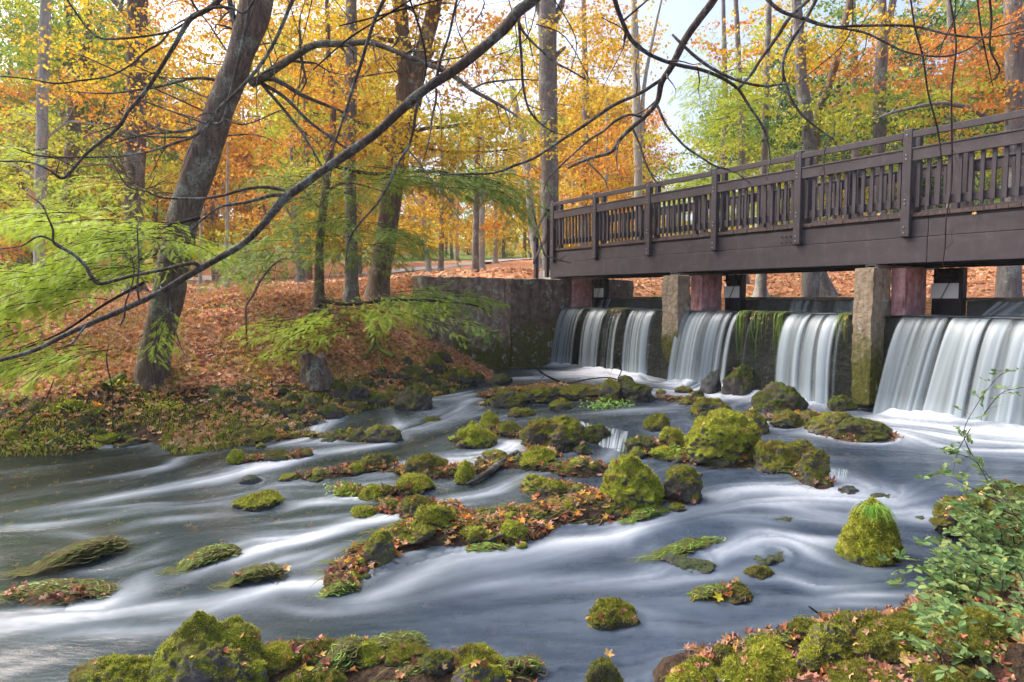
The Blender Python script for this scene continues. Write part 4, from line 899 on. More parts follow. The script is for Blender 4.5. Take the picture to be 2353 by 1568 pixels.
# ------------------------------------------------------------------ deeper woodland: trees copied from a few grown ones
def grown(col, leafsize, H, seed, n=1500, dense=1.0):
    r_ = np.random.default_rng(seed); e = empty('forest_tree', (0, 0, 0)); path = smooth_path(np.array([[0, 0, -.4], [.1, 0, H * .25], [-.1, .1, H * .5], [.15, 0, H * .8], [0, 0, H]]), 5)
    rad = np.linspace(.19, .04, len(path)); tr = MB(); tr.tube(path, rad, 8, .08, seed, True, 3)
    cr = MB(); 
    for k in range(9):
        a = r_.uniform(0, 6.28); d = r_.uniform(.2, 2.3); c = np.array([math.cos(a) * d, math.sin(a) * d, H * r_.uniform(.18, 1.0)])
        pts, nn_, sc = crown_points(r_, c, 1.7, 1.7, 1.25, int(n / 9 / 44 * dense), 44, .8, .14); cr.inst(QL_V, QL_T, pts, frames(nn_, r_.uniform(0, 6.28, len(pts))), leafsize * r_.uniform(.6, 1.4, len(pts)))
        for q in sc[::3]:
            kk = int(np.argmin(np.linalg.norm(path - (q - [0, 0, .8]), axis=1))); pt = smooth_path(np.array([path[kk], (path[kk] + q) / 2 + [0, 0, .2], q]), 3); tr.tube(pt, np.linspace(.035, .01, len(pt)), 4, cap=False)
    tr.obj('trunk', BK['grey' if seed % 2 else 'brown'], e, smooth=True); cr.obj('crown', LM[col], e); return e
protos = {}; used_p = set()
for k, c in enumerate(['yellow', 'orange', 'lime', 'green', 'rust', 'dark']):
    for j in range(2): protos[c, j] = grown(c, .20, 11 + 2 * j, 300 + k * 7 + j, 7000)
cname = {'yellow': 'golden yellow', 'orange': 'orange', 'lime': 'yellow green', 'green': 'green', 'rust': 'rusty red', 'dark': 'dark green'}
def colour_at(x, r_):
    if x < 300: w = ['lime', 'green', 'lime', 'green', 'orange']
    elif x < 650: w = ['lime', 'green', 'yellow', 'orange', 'lime']
    elif x < 950: w = ['yellow', 'lime', 'yellow', 'lime', 'orange']
    elif x < 1260: w = ['yellow', 'lime', 'lime', 'yellow']
    elif x < 1480: w = ['orange', 'yellow', 'yellow', 'lime']
    elif x < 1850: w = ['green', 'lime', 'lime', 'yellow']
    else: w = ['green', 'dark', 'lime', 'green', 'orange']
    return w[int(r_.integers(len(w)))]
r_ = np.random.default_rng(99)
def place_tree(X, Y, col, s, label, group):
    key = (col, int(r_.integers(2))); src = protos[key]; rz = r_.uniform(0, 6.28)
    if key in used_p:
        e = src.copy(); COL.objects.link(e)
        for ch in src.children:
            c = ch.copy(); COL.objects.link(c); c.parent = e
    else: e = src; used_p.add(key)
    e.location = (X, Y, gz(X, Y)); e.rotation_euler = (0, 0, rz); e.scale = (s, s, s * r_.uniform(.9, 1.15)); tag(e, label, 'tree', group)
slots = []
for row, (Y, dx) in enumerate([(33, 95), (41, 80), (50, 70), (62, 60), (78, 48), (98, 40)]):
    x = -80 + 30 * (row % 2)
    while x < 2440:
        xx = x + r_.uniform(-25, 25); x += dx * 1.35
        gap = 1490 < xx < 1640
        lawn_ = 930 < xx < 1260
        if gap and Y < 90: continue
        if lawn_ and Y < 70: continue
        if 380 < xx < 700 and Y < 38: continue
        if xx > 1300 and Y < 36: continue
        slots.append((xx, Y + r_.uniform(-3, 3), row))
for xx, Y, row in slots:
    d = ray(xx, 640); X = d[0] * Y / d[1]; c = colour_at(xx, r_); s = r_.uniform(.85, 1.2)
    if 1430 < xx < 1700: s *= .62
    mark = next(nm for lim, nm in ((70, 'the left edge'), (130, 'the pale slender trunk'), (230, 'the forking brown trunk'), (370, 'the double trunk'), (540, 'the leaning tree'), (690, 'the white bench side'), (775, 'the hemlock'), (850, 'the slim tree'), (1000, 'the forked maple'), (1150, 'the concrete wing wall'), (1300, 'the grey oak'), (1420, 'the second rail panel'), (1560, 'the sky gap'), (1730, 'the fourth rail panel'), (1900, 'the kinked grey trunk'), (2070, 'the forked grey trunk'), (2220, 'the two long vines'), (9999, 'the right edge trunk')) if xx < lim)
    rown = ['nearest', 'second', 'third', 'fourth', 'fifth', 'farthest'][row]
    place_tree(X, Y, c, s, f'{cname[c]} tree in the {rown} row of the wood behind {mark}', f'{cname[c]} trees of the {rown} row behind {mark}')
for k, p in list(protos.items()):
    if k not in used_p:
        for ch in list(p.children): bpy.data.objects.remove(ch)
        bpy.data.objects.remove(p)
# bushes under the trees, each its own
def bush_proto(col, seed):
    r2 = np.random.default_rng(seed); e = empty('bush', (0, 0, 0)); cr = MB()
    pts, nn_, sc = crown_points(r2, np.array([0, 0, .8]), 1.1, 1.1, .6, 26, 22, .4, .25); cr.inst(QL_V, QL_T, pts, frames(nn_, r2.uniform(0, 6.28, len(pts))), .13 * r2.uniform(.6, 1.4, len(pts)))
    st = MB()
    for q in sc[:16]: st.tube(smooth_path(np.array([[0, 0, -.1], q * [.4, .4, .5], q]), 3), [.015] * 6 + [.006], 4, cap=False)
    cr.obj('leaves', LM[col], e); st.obj('stems', BK['twig'], e); return e
bp = {c: bush_proto(c, 500 + k) for k, c in enumerate(['lime', 'green', 'orange', 'yellow'])}; usedb = set()
for k in range(64):
    xx = r_.uniform(-60, 2420); Y = r_.uniform(34, 66)
    if 560 < xx < 1260 and Y < 74: Y = r_.uniform(76, 95)
    if xx > 1380: Y = r_.uniform(38, 60)
    c = ['lime', 'green', 'orange', 'yellow'][int(r_.integers(4))]; d = ray(xx, 640); X = d[0] * Y / d[1]; src = bp[c]
    if c in usedb:
        e = src.copy(); COL.objects.link(e)
        for ch in src.children: cc = ch.copy(); COL.objects.link(cc); cc.parent = e
    else: e = src; usedb.add(c)
    s = r_.uniform(.9, 2.0); e.location = (X, Y, gz(X, Y)); e.scale = (s, s, s * r_.uniform(.7, 1.1)); e.rotation_euler = (0, 0, r_.uniform(0, 6)); tag(e, f'{cname[c]} bush on the wood floor far back', 'bush', f'{cname[c]} bushes on the wood floor')
# the far wooded ridge reads as one mass
mb = MB(); r2 = np.random.default_rng(5); N = 46000
for col, fr in (('yellow', .25), ('orange', .25), ('lime', .3), ('green', .2)):
    n = int(N * fr); mb = MB(); Yf = r2.uniform(105, 170, n); xf = r2.uniform(-350, 2700, n); cl = fbm2(xf / 60, Yf / 9, 1.0, 2, len(col)); keep = cl > -.25; Yf, xf = Yf[keep], xf[keep]
    Xf = (xf - 1176) / FW * Yf; hh = height(Xf, Yf); top = 5.0 + 2.5 * fbm2(Xf, Yf, .09, 3, 8); Zf = hh + r2.uniform(0, 1, len(Xf)) ** .7 * top
    nn_ = np.stack([r2.normal(0, .7, len(Xf)), r2.normal(-.4, .7, len(Xf)), np.abs(r2.normal(.6, .5, len(Xf)))], 1)
    mb.inst(QL_V, QL_T, np.stack([Xf, Yf, Zf], 1), frames(nn_, r2.uniform(0, 6.28, len(Xf))), r2.uniform(.5, 1.1, len(Xf)))
    tag(mb.obj('far_woodland', LM[col]), f'mass of {cname[col]} treetops on the far ridge', 'woodland', kind='stuff')

# ------------------------------------------------------------------ feathery evergreen sprays
def spray(mb, wood, p0, d0, L, droop, r_, size=.16, dens=26, plane=None):
    """one flat drooping bough: an axis with side twigs that carry fronds"""
    m = 9; q = [np.array(p0, float)]; d = np.array(d0, float); d /= np.linalg.norm(d)
    for j in range(m):
        d = d + np.array([0, 0, -droop / m]) + r_.normal(0, .05, 3); d /= np.linalg.norm(d); q.append(q[-1] + d * L / m)
    q = smooth_path(np.array(q), 3); wood.tube(q, np.linspace(.003 + .003 * L, .0012, len(q)), 4, cap=False)
    n = int(dens * 2.6 * L); t = r_.uniform(.04, 1, n); k = (t * (len(q) - 1)).astype(int).clip(0, len(q) - 2); base = q[k]; ax = q[k + 1] - q[k]; ax /= np.linalg.norm(ax, axis=1)[:, None]
    up = np.array([0, 0, 1.0]) + r_.normal(0, .25, (n, 3)); side = np.cross(ax, up); side /= np.linalg.norm(side, axis=1)[:, None]; sg = np.where(r_.uniform(0, 1, n) < .5, -1, 1)[:, None]
    reach = (.16 + .42 * L * (1 - t) * .55)[:, None] * r_.uniform(.1, 1.0, (n, 1)); dd = side * sg * .85 + ax * .65; dd /= np.linalg.norm(dd, axis=1)[:, None]
    b0 = base + dd * reach + np.array([0, 0, -1]) * reach ** 2 * .45; fd = dd + np.array([0, 0, -.35]) + r_.normal(0, .22, (n, 3))
    mb.inst(FR_V, FR_T, b0, dir_frames(fd, up + r_.normal(0, .3, (n, 3))), size * .62 * r_.uniform(.5, 1.5, n))
def evergreen(name, label, boughs, Y, mat, seed, limb=None, group=None, size=.16, dens=26, Lr=(.7, 1.2), bark='twig'):
    """boughs: regions (x, y, rx, ry, count, dirx, dirz, droop)"""
    r2 = np.random.default_rng(seed); mb = MB(); wood = MB(); o0 = None
    if limb:
        for pl, yy in limb: lp, lr = add_limb(wood, pl, *yy, n=8); o0 = lp[0] if o0 is None else o0
    for (x, y, rx, ry, cnt, dx, dz, dr) in boughs:
        for _ in range(int(cnt * 1.25)):
            a = r2.uniform(0, 6.28); rr = math.sqrt(r2.uniform(0, 1)); Yq = Y + r2.normal(0, .45); p = P(x + math.cos(a) * rr * rx, y + math.sin(a) * rr * ry, Yq)
            if o0 is None: o0 = p
            d = np.array([dx + r2.normal(0, .35), r2.normal(-.1, .5), dz + r2.normal(0, .12)]); spray(mb, wood, p, d, r2.uniform(*Lr), dr, r2, size, dens)
    e = empty(name, tuple(o0)); tag(e, label, 'branch' if 'bough' in name or 'branch' in name else 'tree', group); mb.v = [v - o0 for v in mb.v]; wood.v = [v - o0 for v in wood.v]
    wood.obj('stem', BK[bark], e, smooth=True); mb.obj('foliage', LM[mat], e); return e
evergreen('cypress_bough', 'lowest bright yellow green feathery bough at the left edge over the leafy bank', [(110,800,150,35,26,-.9,-.05,.7),(40,740,60,30,8,-.8,0,.6)], 8.6, 'cyp', 1, limb=[([(330,650,7),(240,700,6),(150,760,5),(60,800,3)], (8.6, 8.6))])
evergreen('cypress_bough', 'broad bright green feathery bough left of the leaning trunk above the long bare branch', [(150,660,140,40,34,-.9,0,.6),(300,600,110,30,20,-.8,.02,.6),(60,620,70,20,8,-1,0,.5)], 8.8, 'cyp', 2, limb=[([(420,560,9),(340,590,7),(220,640,6),(90,670,3)], (9.6, 8.8))])
evergreen('cypress_bough', 'bright green feathery bough crossing the leaning trunk at mid height', [(300,530,120,30,26,-.7,.05,.5),(390,545,50,25,9,.3,0,.5),(180,500,90,22,10,-.9,.1,.5)], 9.3, 'cyp', 3, limb=[([(460,500,9),(380,520,7),(260,545,5),(170,540,3)], (9.8, 9.2))])
evergreen('cypress_bough', 'thin light green bough hanging before the lower leaning trunk', [(378,730,30,45,6,.1,-.6,1.0)], 8.4, 'cyp', 4, Lr=(.3, .55), size=.13)
evergreen('hemlock_bough', 'wide green feathery bough hanging over the leafy slope in front of the stump', [(740,745,100,28,22,-.7,-.02,.5),(880,705,110,26,20,.6,-.02,.5),(690,800,50,18,6,-.6,-.05,.5)], 11.8, 'cyp', 5, limb=[([(735,690,10),(800,700,8),(900,690,6),(1000,690,4)], (12.2, 11.4)), ([(735,700,9),(700,740,7),(650,780,4)], (12.2, 11.4))], Lr=(.6, 1.2))
evergreen('hemlock_bough', 'green feathery bough reaching right in front of the mossy wing wall', [(960,675,90,20,16,.8,-.02,.4),(1030,735,40,14,3,.9,-.1,.4)], 12.2, 'hem', 6, limb=[([(860,690,7),(960,690,6),(1080,700,4),(1120,715,2)], (12.4, 12.2))], Lr=(.6, 1.2))
evergreen('hemlock_bough', 'dark green feathery boughs crossing the forked trunk at mid height', [(900,400,130,30,30,.5,0,.4),(1060,410,100,25,22,.9,-.03,.5),(760,430,90,40,20,-.6,0,.4),(1130,440,50,25,8,.9,-.3,.8)], 13.2, 'hem', 7, Lr=(.7, 1.4), limb=[([(760,380,9),(860,400,8),(1000,395,6),(1150,420,3)], (13.4, 13.0))])
evergreen('hemlock_bough', 'green feathery boughs around the slim hemlock trunk left of the forked trunk', [(700,560,110,50,34,-.5,0,.5),(850,560,90,50,26,.6,0,.5),(620,600,60,30,10,-.8,0,.5),(760,500,80,30,12,0,0,.5)], 13.3, 'hem', 8, Lr=(.7, 1.3))
evergreen('cypress_bough', 'small yellow green sprays at the far left between the pale trunks', [(120,480,130,40,18,-.6,0,.5),(60,390,90,60,12,-.6,0,.5),(260,440,90,40,10,-.6,0,.5)], 12.5, 'cyp', 9, Lr=(.7, 1.2))
evergreen('cypress_bough', 'pale green feathery boughs beyond the railing right of the sky gap', [(1680,260,90,90,24,-.4,0,.4),(1640,420,100,30,18,-.6,.05,.3),(1700,180,60,60,8,-.3,0,.4)], 20, 'cyp', 10, Lr=(1.2, 2.0), size=.22, dens=20)
# ------------------------------------------------------------------ bare boughs hanging into the picture from trees overhead
def bough(label, segs, Y, seed, twig=1.6, tl=.5, bark='limb', name='bare_branch', cat='branch'):
    wood = MB(); o0 = P(segs[0][0][0], segs[0][0][1], Y[0] if isinstance(Y, tuple) else Y)
    for k, s in enumerate(segs):
        Y0, Y1 = Y if isinstance(Y, tuple) else (Y, Y)
        if k: 
            # side branches start at the depth of the main one near their root
            x = s[0][0]; m = min(range(len(segs[0])), key=lambda i: (segs[0][i][0] - s[0][0]) ** 2 + (segs[0][i][1] - s[0][1]) ** 2); ya = Y0 + (Y1 - Y0) * m / (len(segs[0]) - 1); Y0, Y1 = ya, ya - .15
        lp, lr = add_limb(wood, s, Y0, Y1, n=12 if s[0][2] > 12 else 8, rough=.10)
        twigs(wood, lp, lr, twig, tl, up=-.35, seed=seed * 31 + k, gen=2, thin=.5, minr=.0019)
    e = empty(name, tuple(o0)); wood.v = [v - o0 for v in wood.v]; wood.obj('wood', BK[bark], e, smooth=True); tag(e, label, cat); return e
bough('long thick bare branch sweeping from the top centre down to the left edge', [
 [(1260,-40,26),(1225,0,25),(1190,28,24),(1150,75,23),(1060,150,22),(985,200,21),(930,245,21),(860,310,20),(810,345,20),(745,390,19),(690,430,19),(650,460,20),(610,510,17),(560,560,15),(500,595,14),(430,635,14),(380,665,13),(320,695,13),(240,730,12),(160,765,11),(80,805,10),(0,828,9),(-60,840,8)],
 [(458,612,9),(440,605,9),(375,620,8),(300,635,8),(232,652,8),(213,640,9),(195,610,8),(165,582,7),(125,560,6),(122,530,5),(110,500,4),(95,470,3),(60,445,2)],[(150,572,4),(95,543,4),(50,565,3),(0,572,3),(-30,576,2)],
 [(655,437,9),(605,430,7),(555,437,7),(511,450,6),(471,456,5),(420,457,5),(370,454,5),(336,440,4),(296,430,4),(270,395,3),(258,370,2)],[(665,448,9),(622,450,8),(571,464,7),(531,471,6),(504,477,5),(465,505,4),(440,530,3)],
 [(964,235,8),(956,255,7),(949,302,7),(939,336,7),(929,353,7),(909,386,6),(892,427,6),(865,470,5),(818,524,5),(800,560,4),(795,600,3)],[(1003,205,6),(1001,235,5),(993,269,5),(989,302,4),(983,336,4),(973,370,2)],
 [(1003,180,7),(1013,134,7),(1030,87,6),(1040,44,6),(1052,-10,5)],[(939,346,4),(962,373,4),(983,403,4),(1010,437,3),(1036,464,3),(1046,481,2)],
 [(1191,34,6),(1198,134,6),(1201,188,6),(1208,229,5),(1221,262,5),(1252,292,4),(1278,306,3),(1319,313,2)],[(1188,20,6),(1194,57,6),(1211,84,6),(1241,114,5),(1278,145,5),(1309,161,4),(1346,183,4)],
 [(320,695,5),(316,660,4),(319,600,4),(316,525,3),(325,500,2)],[(390,659,4),(392,709,4),(407,773,3),(420,807,3),(430,824,2)],[(208,738,5),(188,760,5),(168,787,5),(145,800,4)],[(276,750,3),(286,726,4),(289,696,4),(302,659,3),(308,619,3),(300,585,2)]],
 (4.6, 4.2), 1, .8, .35)
bough('bare branch sweeping from the top edge down over the sky gap to the far railing', [
 [(1665,-50,19),(1640,0,18),(1610,40,17),(1575,90,16),(1545,150,15),(1520,190,13),(1510,235,11),(1480,270,10),(1453,292,10),(1425,320,9),(1403,350,8),(1349,366,7),(1305,387,5)],
 [(1520,183,8),(1470,215,8),(1410,242,8),(1352,282,7),(1285,326,7),(1228,363,6),(1184,380,6),(1134,398,5),(1067,400,5),(1010,400,3)],[(1473,269,6),(1446,264,6),(1413,279,6),(1386,302,5),(1352,323,5),(1319,353,4),(1282,387,4),(1258,413,3),(1248,444,2)],
 [(1510,242,6),(1530,286,6),(1557,319,6),(1579,341,6),(1617,366,5),(1643,382,5),(1687,395,4),(1726,424,2)],[(1454,296,6),(1470,334,5),(1483,373,5),(1502,411,4),(1524,432,3)],[(1348,370,4),(1367,389,4),(1390,414,3),(1396,434,2)]], (5.2, 6.0), 2, 1.0, .4)
bough('dark bare branch curving down from the top beside the sky gap', [[(1405,-40,12),(1413,0,11),(1426,40,11),(1450,91,10),(1480,118,9),(1520,138,9),(1564,151,9),(1612,161,8),(1656,178,8),(1696,205,7),(1720,242,6),(1750,286,5),(1764,326,5),(1769,370,4),(1762,413,2)],
 [(1883,-40,10),(1858,0,9),(1817,37,9),(1784,87,8),(1750,134,8),(1723,175,7),(1696,205,7)],[(1545,80,6),(1562,97,7),(1602,134,7),(1649,165,7),(1703,188,6),(1757,198,6),(1807,192,4)],[(1430,50,5),(1500,-10,4)]], (5.0, 5.6), 3, 1.1, .4)
bough('bare twig bending down in front of the kinked grey trunk', [[(1890,-40,9),(1875,0,9),(1851,44,8),(1817,97,8),(1801,134,7),(1799,168,7),(1806,192,7),(1817,225,6),(1841,262,6),(1875,292,5),(1918,323,3)],[(1907,319,4),(1893,353,4),(1895,403,3),(1903,440,2)]], 5.4, 4, 1.0, .4)
bough('long thin bare branch running level across the upper right', [[(1740,-30,8),(1764,0,8),(1797,27,8),(1848,44,8),(1908,62,7),(1965,60,6),(2093,60,6),(2167,77,5),(2234,86,5),(2285,84,4),(2353,72,3),(2400,60,3)],
 [(1908,62,5),(1982,74,5),(2033,97,5),(2076,118,5),(2133,129,4),(2184,128,4),(2234,108,3),(2285,67,3),(2353,44,2)]], 5.2, 5, 1.6, .45)
for k, (lab, s, Y) in enumerate([('thin hanging vine that ends on the upper rail right of the fifth post', [(2090,-20,4),(2103,67,4),(2120,128,4),(2133,215,4),(2154,296,4),(2164,370,3),(2168,395,2)], 5.6),
 ('longest thin hanging vine, falling past the railing to the lower beam', [(2180,-20,4),(2197,101,4),(2187,202,4),(2187,302,4),(2187,420,3),(2174,504,3),(2172,560,3),(2165,618,2)], 5.4),
 ('thin kinked hanging twig near the top right corner', [(2272,-20,5),(2278,44,5),(2275,111,4),(2295,155,4),(2291,175,4),(2271,192,2)], 5.3),
 ('short thin hanging vine between the two long vines and the right edge', [(2244,-20,4),(2254,67,4),(2271,151,3),(2281,198,2)], 5.5)]):
    bough(lab, [s], Y, 10 + k, .8, .2, 'twig', 'hanging_vine', 'vine')
bough('bare branch from the top left corner region bending down to the left edge', [[(525,-40,13),(504,0,12),(474,24,12),(437,44,12),(403,101,10),(376,145,9),(336,208,9),(296,255,8),(269,296,8),(202,350,7),(161,397,7),(141,410,7),(111,390,5),(67,373,4),(0,371,4),(-30,370,3)],
 [(437,47,6),(387,74,6),(329,84,5),(279,89,5),(232,88,5),(202,67,4),(175,30,4),(151,-5,4)],[(387,77,5),(366,101,5),(336,118,5),(302,148,4),(252,175,4),(188,185,4),(128,192,4),(67,182,3),(0,175,3)],[(437,44,7),(480,20,7),(530,18,6),(560,30,5),(585,0,5)]], (4.8, 4.4), 6, 1.0, .45)
bough('thin bare branch arching in front of the leaning trunk', [[(690,-40,9),(672,0,9),(632,94,8),(592,158,8),(538,218,8),(504,249,7),(481,286,7),(447,313,6),(403,329,6),(353,346,5),(302,356,5),(235,361,4),(101,360,4),(30,340,2)]], (5.0, 4.6), 7, 1.3, .5)
bough('dark twig hanging down the upper leaning trunk', [[(572,-30,8),(571,15,8),(568,44,8),(551,128,7),(528,222,7),(511,279,6),(484,284,5),(447,276,4),(403,259,4),(336,235,3)],[(515,272,4),(551,286,4),(588,279,3),(632,259,3),(659,249,2)]], 5.2, 8, 1.2, .4)
bough('long dark bare twig falling from the top edge left of the forked trunk', [[(895,-30,9),(882,0,9),(862,44,8),(845,94,8),(828,151,8),(811,202,7),(798,245,7),(781,296,6),(765,340,4),(745,380,3)]], 4.9, 9, 1.2, .45)
bough('pale thin twig hanging in front of the forked trunk', [[(936,-30,5),(942,0,5),(956,40,5),(969,84,5),(979,141,5),(976,178,4),(966,208,3)],[(780,60,3),(860,40,4),(950,15,4),(1050,-10,4)],[(720,160,3),(800,90,4),(880,40,4),(960,-10,4)]], 5.0, 14, 1.0, .5, 'twig')
for k, (x0, x1, yy) in enumerate([(1230, 1420, 120), (1900, 2300, 60), (560, 760, 60), (1060, 1240, 90)]):
    r2 = np.random.default_rng(900 + k); segs = []
    for _ in range(4):
        a = np.array([r2.uniform(x0, x1), yy - r2.uniform(60, 160)]); b = a + [r2.uniform(-160, 160), r2.uniform(120, 240)]; m = (a + b) / 2 + r2.normal(0, 34, 2); segs.append([(a[0], a[1], 2.6), (m[0], m[1], 2.4), (b[0], b[1], 1.4)])
    for s_ in range(0, 4, 2):
        lab = ['grey oak trunk', 'upper right corner', 'gap left of the slim tree', 'gap beside the grey oak'][k]
        o = bough(f'tangle of fine bare twigs in front of the {lab}', segs[s_:s_ + 2], 5.6 + .3 * s_, 400 + k * 5 + s_, 2.2, .5, 'twig', 'bare_twigs', 'twigs'); o['group'] = f'fine twigs before the {lab}'
# dry leaf still hanging
o0 = P(68, 432, 4.4); mb = MB(); mb.inst(curled(OV_V, -.5), OV_T, np.zeros((1, 3)), dir_frames(np.array([[.12, .1, -1.0]]), np.array([[.4, -1, 0.1]])), np.array([.10]))
o = mb.obj('dry_leaf', LM['litter']); o.location = o0; tag(o, 'single dry brown leaf hanging from a twig at the left edge', 'leaf')
# sapling and sticks
bough('thin crooked sapling standing on the leafy slope right of the leaning tree', [[(568,812,5),(566,753,4),(566,705,5),(581,679,6),(600,642,6),(632,605,5),(660,592,2)]], 11.6, 21, .5, .3, 'brown', 'sapling', 'sapling')
bough('bare thin stick leaning on the left bank above the water', [[(20,1015,4),(70,960,4),(100,930,3),(125,870,3)]], 8.9, 22, .8, .3, 'limb', 'stick', 'stick')
bough('thin upright twig on the left bank below the cypress bough', [[(260,1000,3),(258,900,3),(245,830,3),(250,790,2)]], 9.2, 23, .6, .3, 'limb', 'stick', 'stick')
def ground_stick(label, pts, lift, seed, twig=1.5, tl=.25, bark='limb', name='stick'):
    w = [];
    for x, y, wd in pts: q = hit(x, y); w.append([q[0], q[1], q[2] + lift, wd * q[1] / FW / 2])
    w = np.array(w); w[:, 2] = np.maximum(w[:, 2], w[:, 2].mean() - .05); c = smooth_path(w, 5); mb = MB(); mb.tube(c[:, :3], c[:, 3], 8, .12, seed); twigs(mb, c[:, :3], c[:, 3], twig, tl, up=.1, seed=seed, gen=1, minr=.002)
    o0 = c[0, :3]; o = mb.obj(name, BK[bark], smooth=True, origin=o0); tag(o, label, 'stick'); return o
ground_stick('thick dark driftwood branch lying in the rapids between small mossy stones', [(1072,1122,6),(1098,1108,12),(1125,1092,15),(1150,1072,14),(1188,1046,10)], .04, 31, .4)
ground_stick('dark thin stick lying level in the water behind the big front boulder', [(272,1390,5),(340,1389,7),(420,1386,5)], -.002, 32, .3)
ground_stick('broken brown twig on the leaf bar of the middle island', [(1120,1262,5),(1150,1250,8),(1180,1235,9),(1215,1224,5)], .07, 33, 1)
ground_stick('dark twiggy stick beside the brightest mossy boulder', [(1390,1195,5),(1420,1180,5),(1452,1165,5),(1480,1150,3)], .06, 34, 3)
bough('twiggy dead branch standing in the froth below the first waterfall', [[(1290,880,4),(1250,860,4),(1215,830,4),(1200,800,2)],[(1240,856,3),(1300,880,3),(1350,872,3),(1400,868,3),(1440,880,2)],[(1420,870,3),(1428,850,2),(1420,830,2)]], 12.4, 25, 2.0, .3, 'twig', 'dead_branch', 'branch')
bough('short dark stick pointing up from the right front boulders', [[(1990,1505,5),(1968,1488,5),(1972,1482,5)],[(1905,1432,4),(1880,1410,5),(1858,1393,4)]], 4.35, 26, .2, .1, 'limb', 'stick', 'stick')
bough('pale bare twig caught on the far end of the bridge', [[(1222,470,3),(1234,520,3),(1250,583,4),(1262,590,4),(1285,598,3),(1312,605,2)],[(1285,598,2),(1300,588,2)],[(1255,494,3),(1270,515,3),(1285,535,2)]], 12.5, 27, .5, .2, 'limb', 'stick', 'stick')
# benches
def bench(X, Y, z, rz, s, mat, label):
    e = empty('park_bench', (X, Y, z), rz); e.scale = (s, s, s)
    bevel_boxes([(-.75, .75, -.2 + k * .14, -.09 + k * .14, .43, .46) for k in range(3)], .004).obj('seat', mat, e)
    bevel_boxes([(-.75, .75, .22, .25, .55, .66), (-.75, .75, .24, .27, .72, .84)], .004).obj('backrest', mat, e)
    for x in (-.62, .56): bevel_boxes([(x, x + .06, -.2, -.13, 0, .43), (x, x + .06, .2, .26, 0, .84), (x, x + .06, -.13, .2, .36, .425)], .004).obj('leg', mat, e)
    tag(e, label, 'bench'); return e
q = P(536, 640, 27); bench(q[0], q[1], gz(q[0], q[1]), math.radians(12), 1.0, M_BENCH, 'small pale bench beside a slim trunk beyond the leafy bank')
q = P(-5, 712, 11.6); bench(q[0] - .15, q[1], gz(q[0], q[1]), math.radians(-28), .55, M_BENCHB, 'brown wooden bench cut off by the left edge of the photo')
# park paths laid on the ground
def path_strip(name, pts, w, lift=.03):
    c = smooth_path(np.array(pts, float), 8); T = np.gradient(c[:, :2], axis=0); T /= np.linalg.norm(T, axis=1)[:, None]; Nn = np.stack([-T[:, 1], T[:, 0]], 1); rows = []
    for s in np.linspace(-1, 1, 7):
        xy = c[:, :2] + Nn * s * w / 2; rows.append(np.column_stack([xy, height(xy[:, 0], xy[:, 1]) + lift]))
    v = np.stack(rows, 1); n = len(c); i = (np.arange(n - 1)[:, None] * 7 + np.arange(6)[None]).ravel(); mb = MB(); mb.add(v.reshape(-1, 3), q=np.stack([i, i + 1, i + 8, i + 7], 1)); tag(mb.obj(name, M_PATH, smooth=True), kind='structure')
path_strip('path', [(-26, 44), (-16, 41), (-8, 42), (-3, 46), (0.5, 50), (3, 49), (6, 47), (12, 46), (30, 47)], 2.4, .06)
# ------------------------------------------------------------------ mossy boulders and stones
def ico(sub):
    bm = bmesh.new(); bmesh.ops.create_icosphere(bm, subdivisions=sub, radius=1); bm.verts.index_update()
    v = np.array([q.co[:] for q in bm.verts]); t = np.array([[w.index for w in f.verts] for f in bm.faces]); bm.free(); return v, t
ICO = {k: ico(k) for k in (3, 4, 5, 6)}
ROCKS = []
SURF = []     # places on stones where leaves may lie: (points, normals, strength)
def rock_mesh(w, d, h, seed, sub=4, peak=0.0, lumps=.16, flat=9, fine=.03, shear=0.0, wp_big=False):
    r2 = np.random.default_rng(seed); v, t = ICO[sub]; v = v.copy()
    for k in range(flat):
        n = r2.normal(0, 1, 3); n /= np.linalg.norm(n); dd = r2.uniform(.62, .92); e = np.maximum(v @ n - dd, 0); v -= e[:, None] * n[None] * .85
    nrm = v / np.linalg.norm(v, axis=1)[:, None]
    v = v + nrm * (lumps * fbm(v * 1.6 + seed * 3.1, 3, seed))[:, None]
    v = v + nrm * (.5 * lumps * fbm(v * 3.2 + seed * 1.7, 3, seed + 9))[:, None]
    rg = 1 - np.abs(noise3(v * 2.1 + seed * .9, seed + 31)); v = v + nrm * (lumps * (rg - .6) ** 3 * (.5 if wp_big else 1.4))[:, None]
    if peak: k = np.clip(v[:, 2], 0, 1.2)[:, None]; v[:, :2] *= 1 - peak * k; v[:, 2] += peak * .25 * np.clip(v[:, 2], 0, 1)
    v[:, 0] += shear * np.clip(v[:, 2], 0, 1)
    lo, hi = v.min(0), v.max(0); v = (v - (lo + hi) / 2) / (hi - lo) * 2
    v = v * [w / 2, d / 2, h * .72]; v[:, 2] += h * .28
    s = min(w, h * 1.6)
    v = v + nrm * (fine * s * fbm(v / s * 9 + seed, 4, seed + 3) + .45 * fine * s * noise3(v / s * 34, seed))[:, None]
    return v, t
def sample(v, t, n, r2, zmin=-.2):
    a, b, c = v[t[:, 0]], v[t[:, 1]], v[t[:, 2]]; cr = np.cross(b - a, c - a); ar = np.linalg.norm(cr, axis=1); nn_ = cr / (ar[:, None] + 1e-12)
    wgt = ar * (nn_[:, 2] > zmin); k = r2.choice(len(t), n, p=wgt / wgt.sum()); u, w = r2.uniform(0, 1, n), r2.uniform(0, 1, n); m = u + w > 1; u[m], w[m] = 1 - u[m], 1 - w[m]
    return a[k] + (b - a)[k] * u[:, None] + (c - a)[k] * w[:, None], nn_[k]
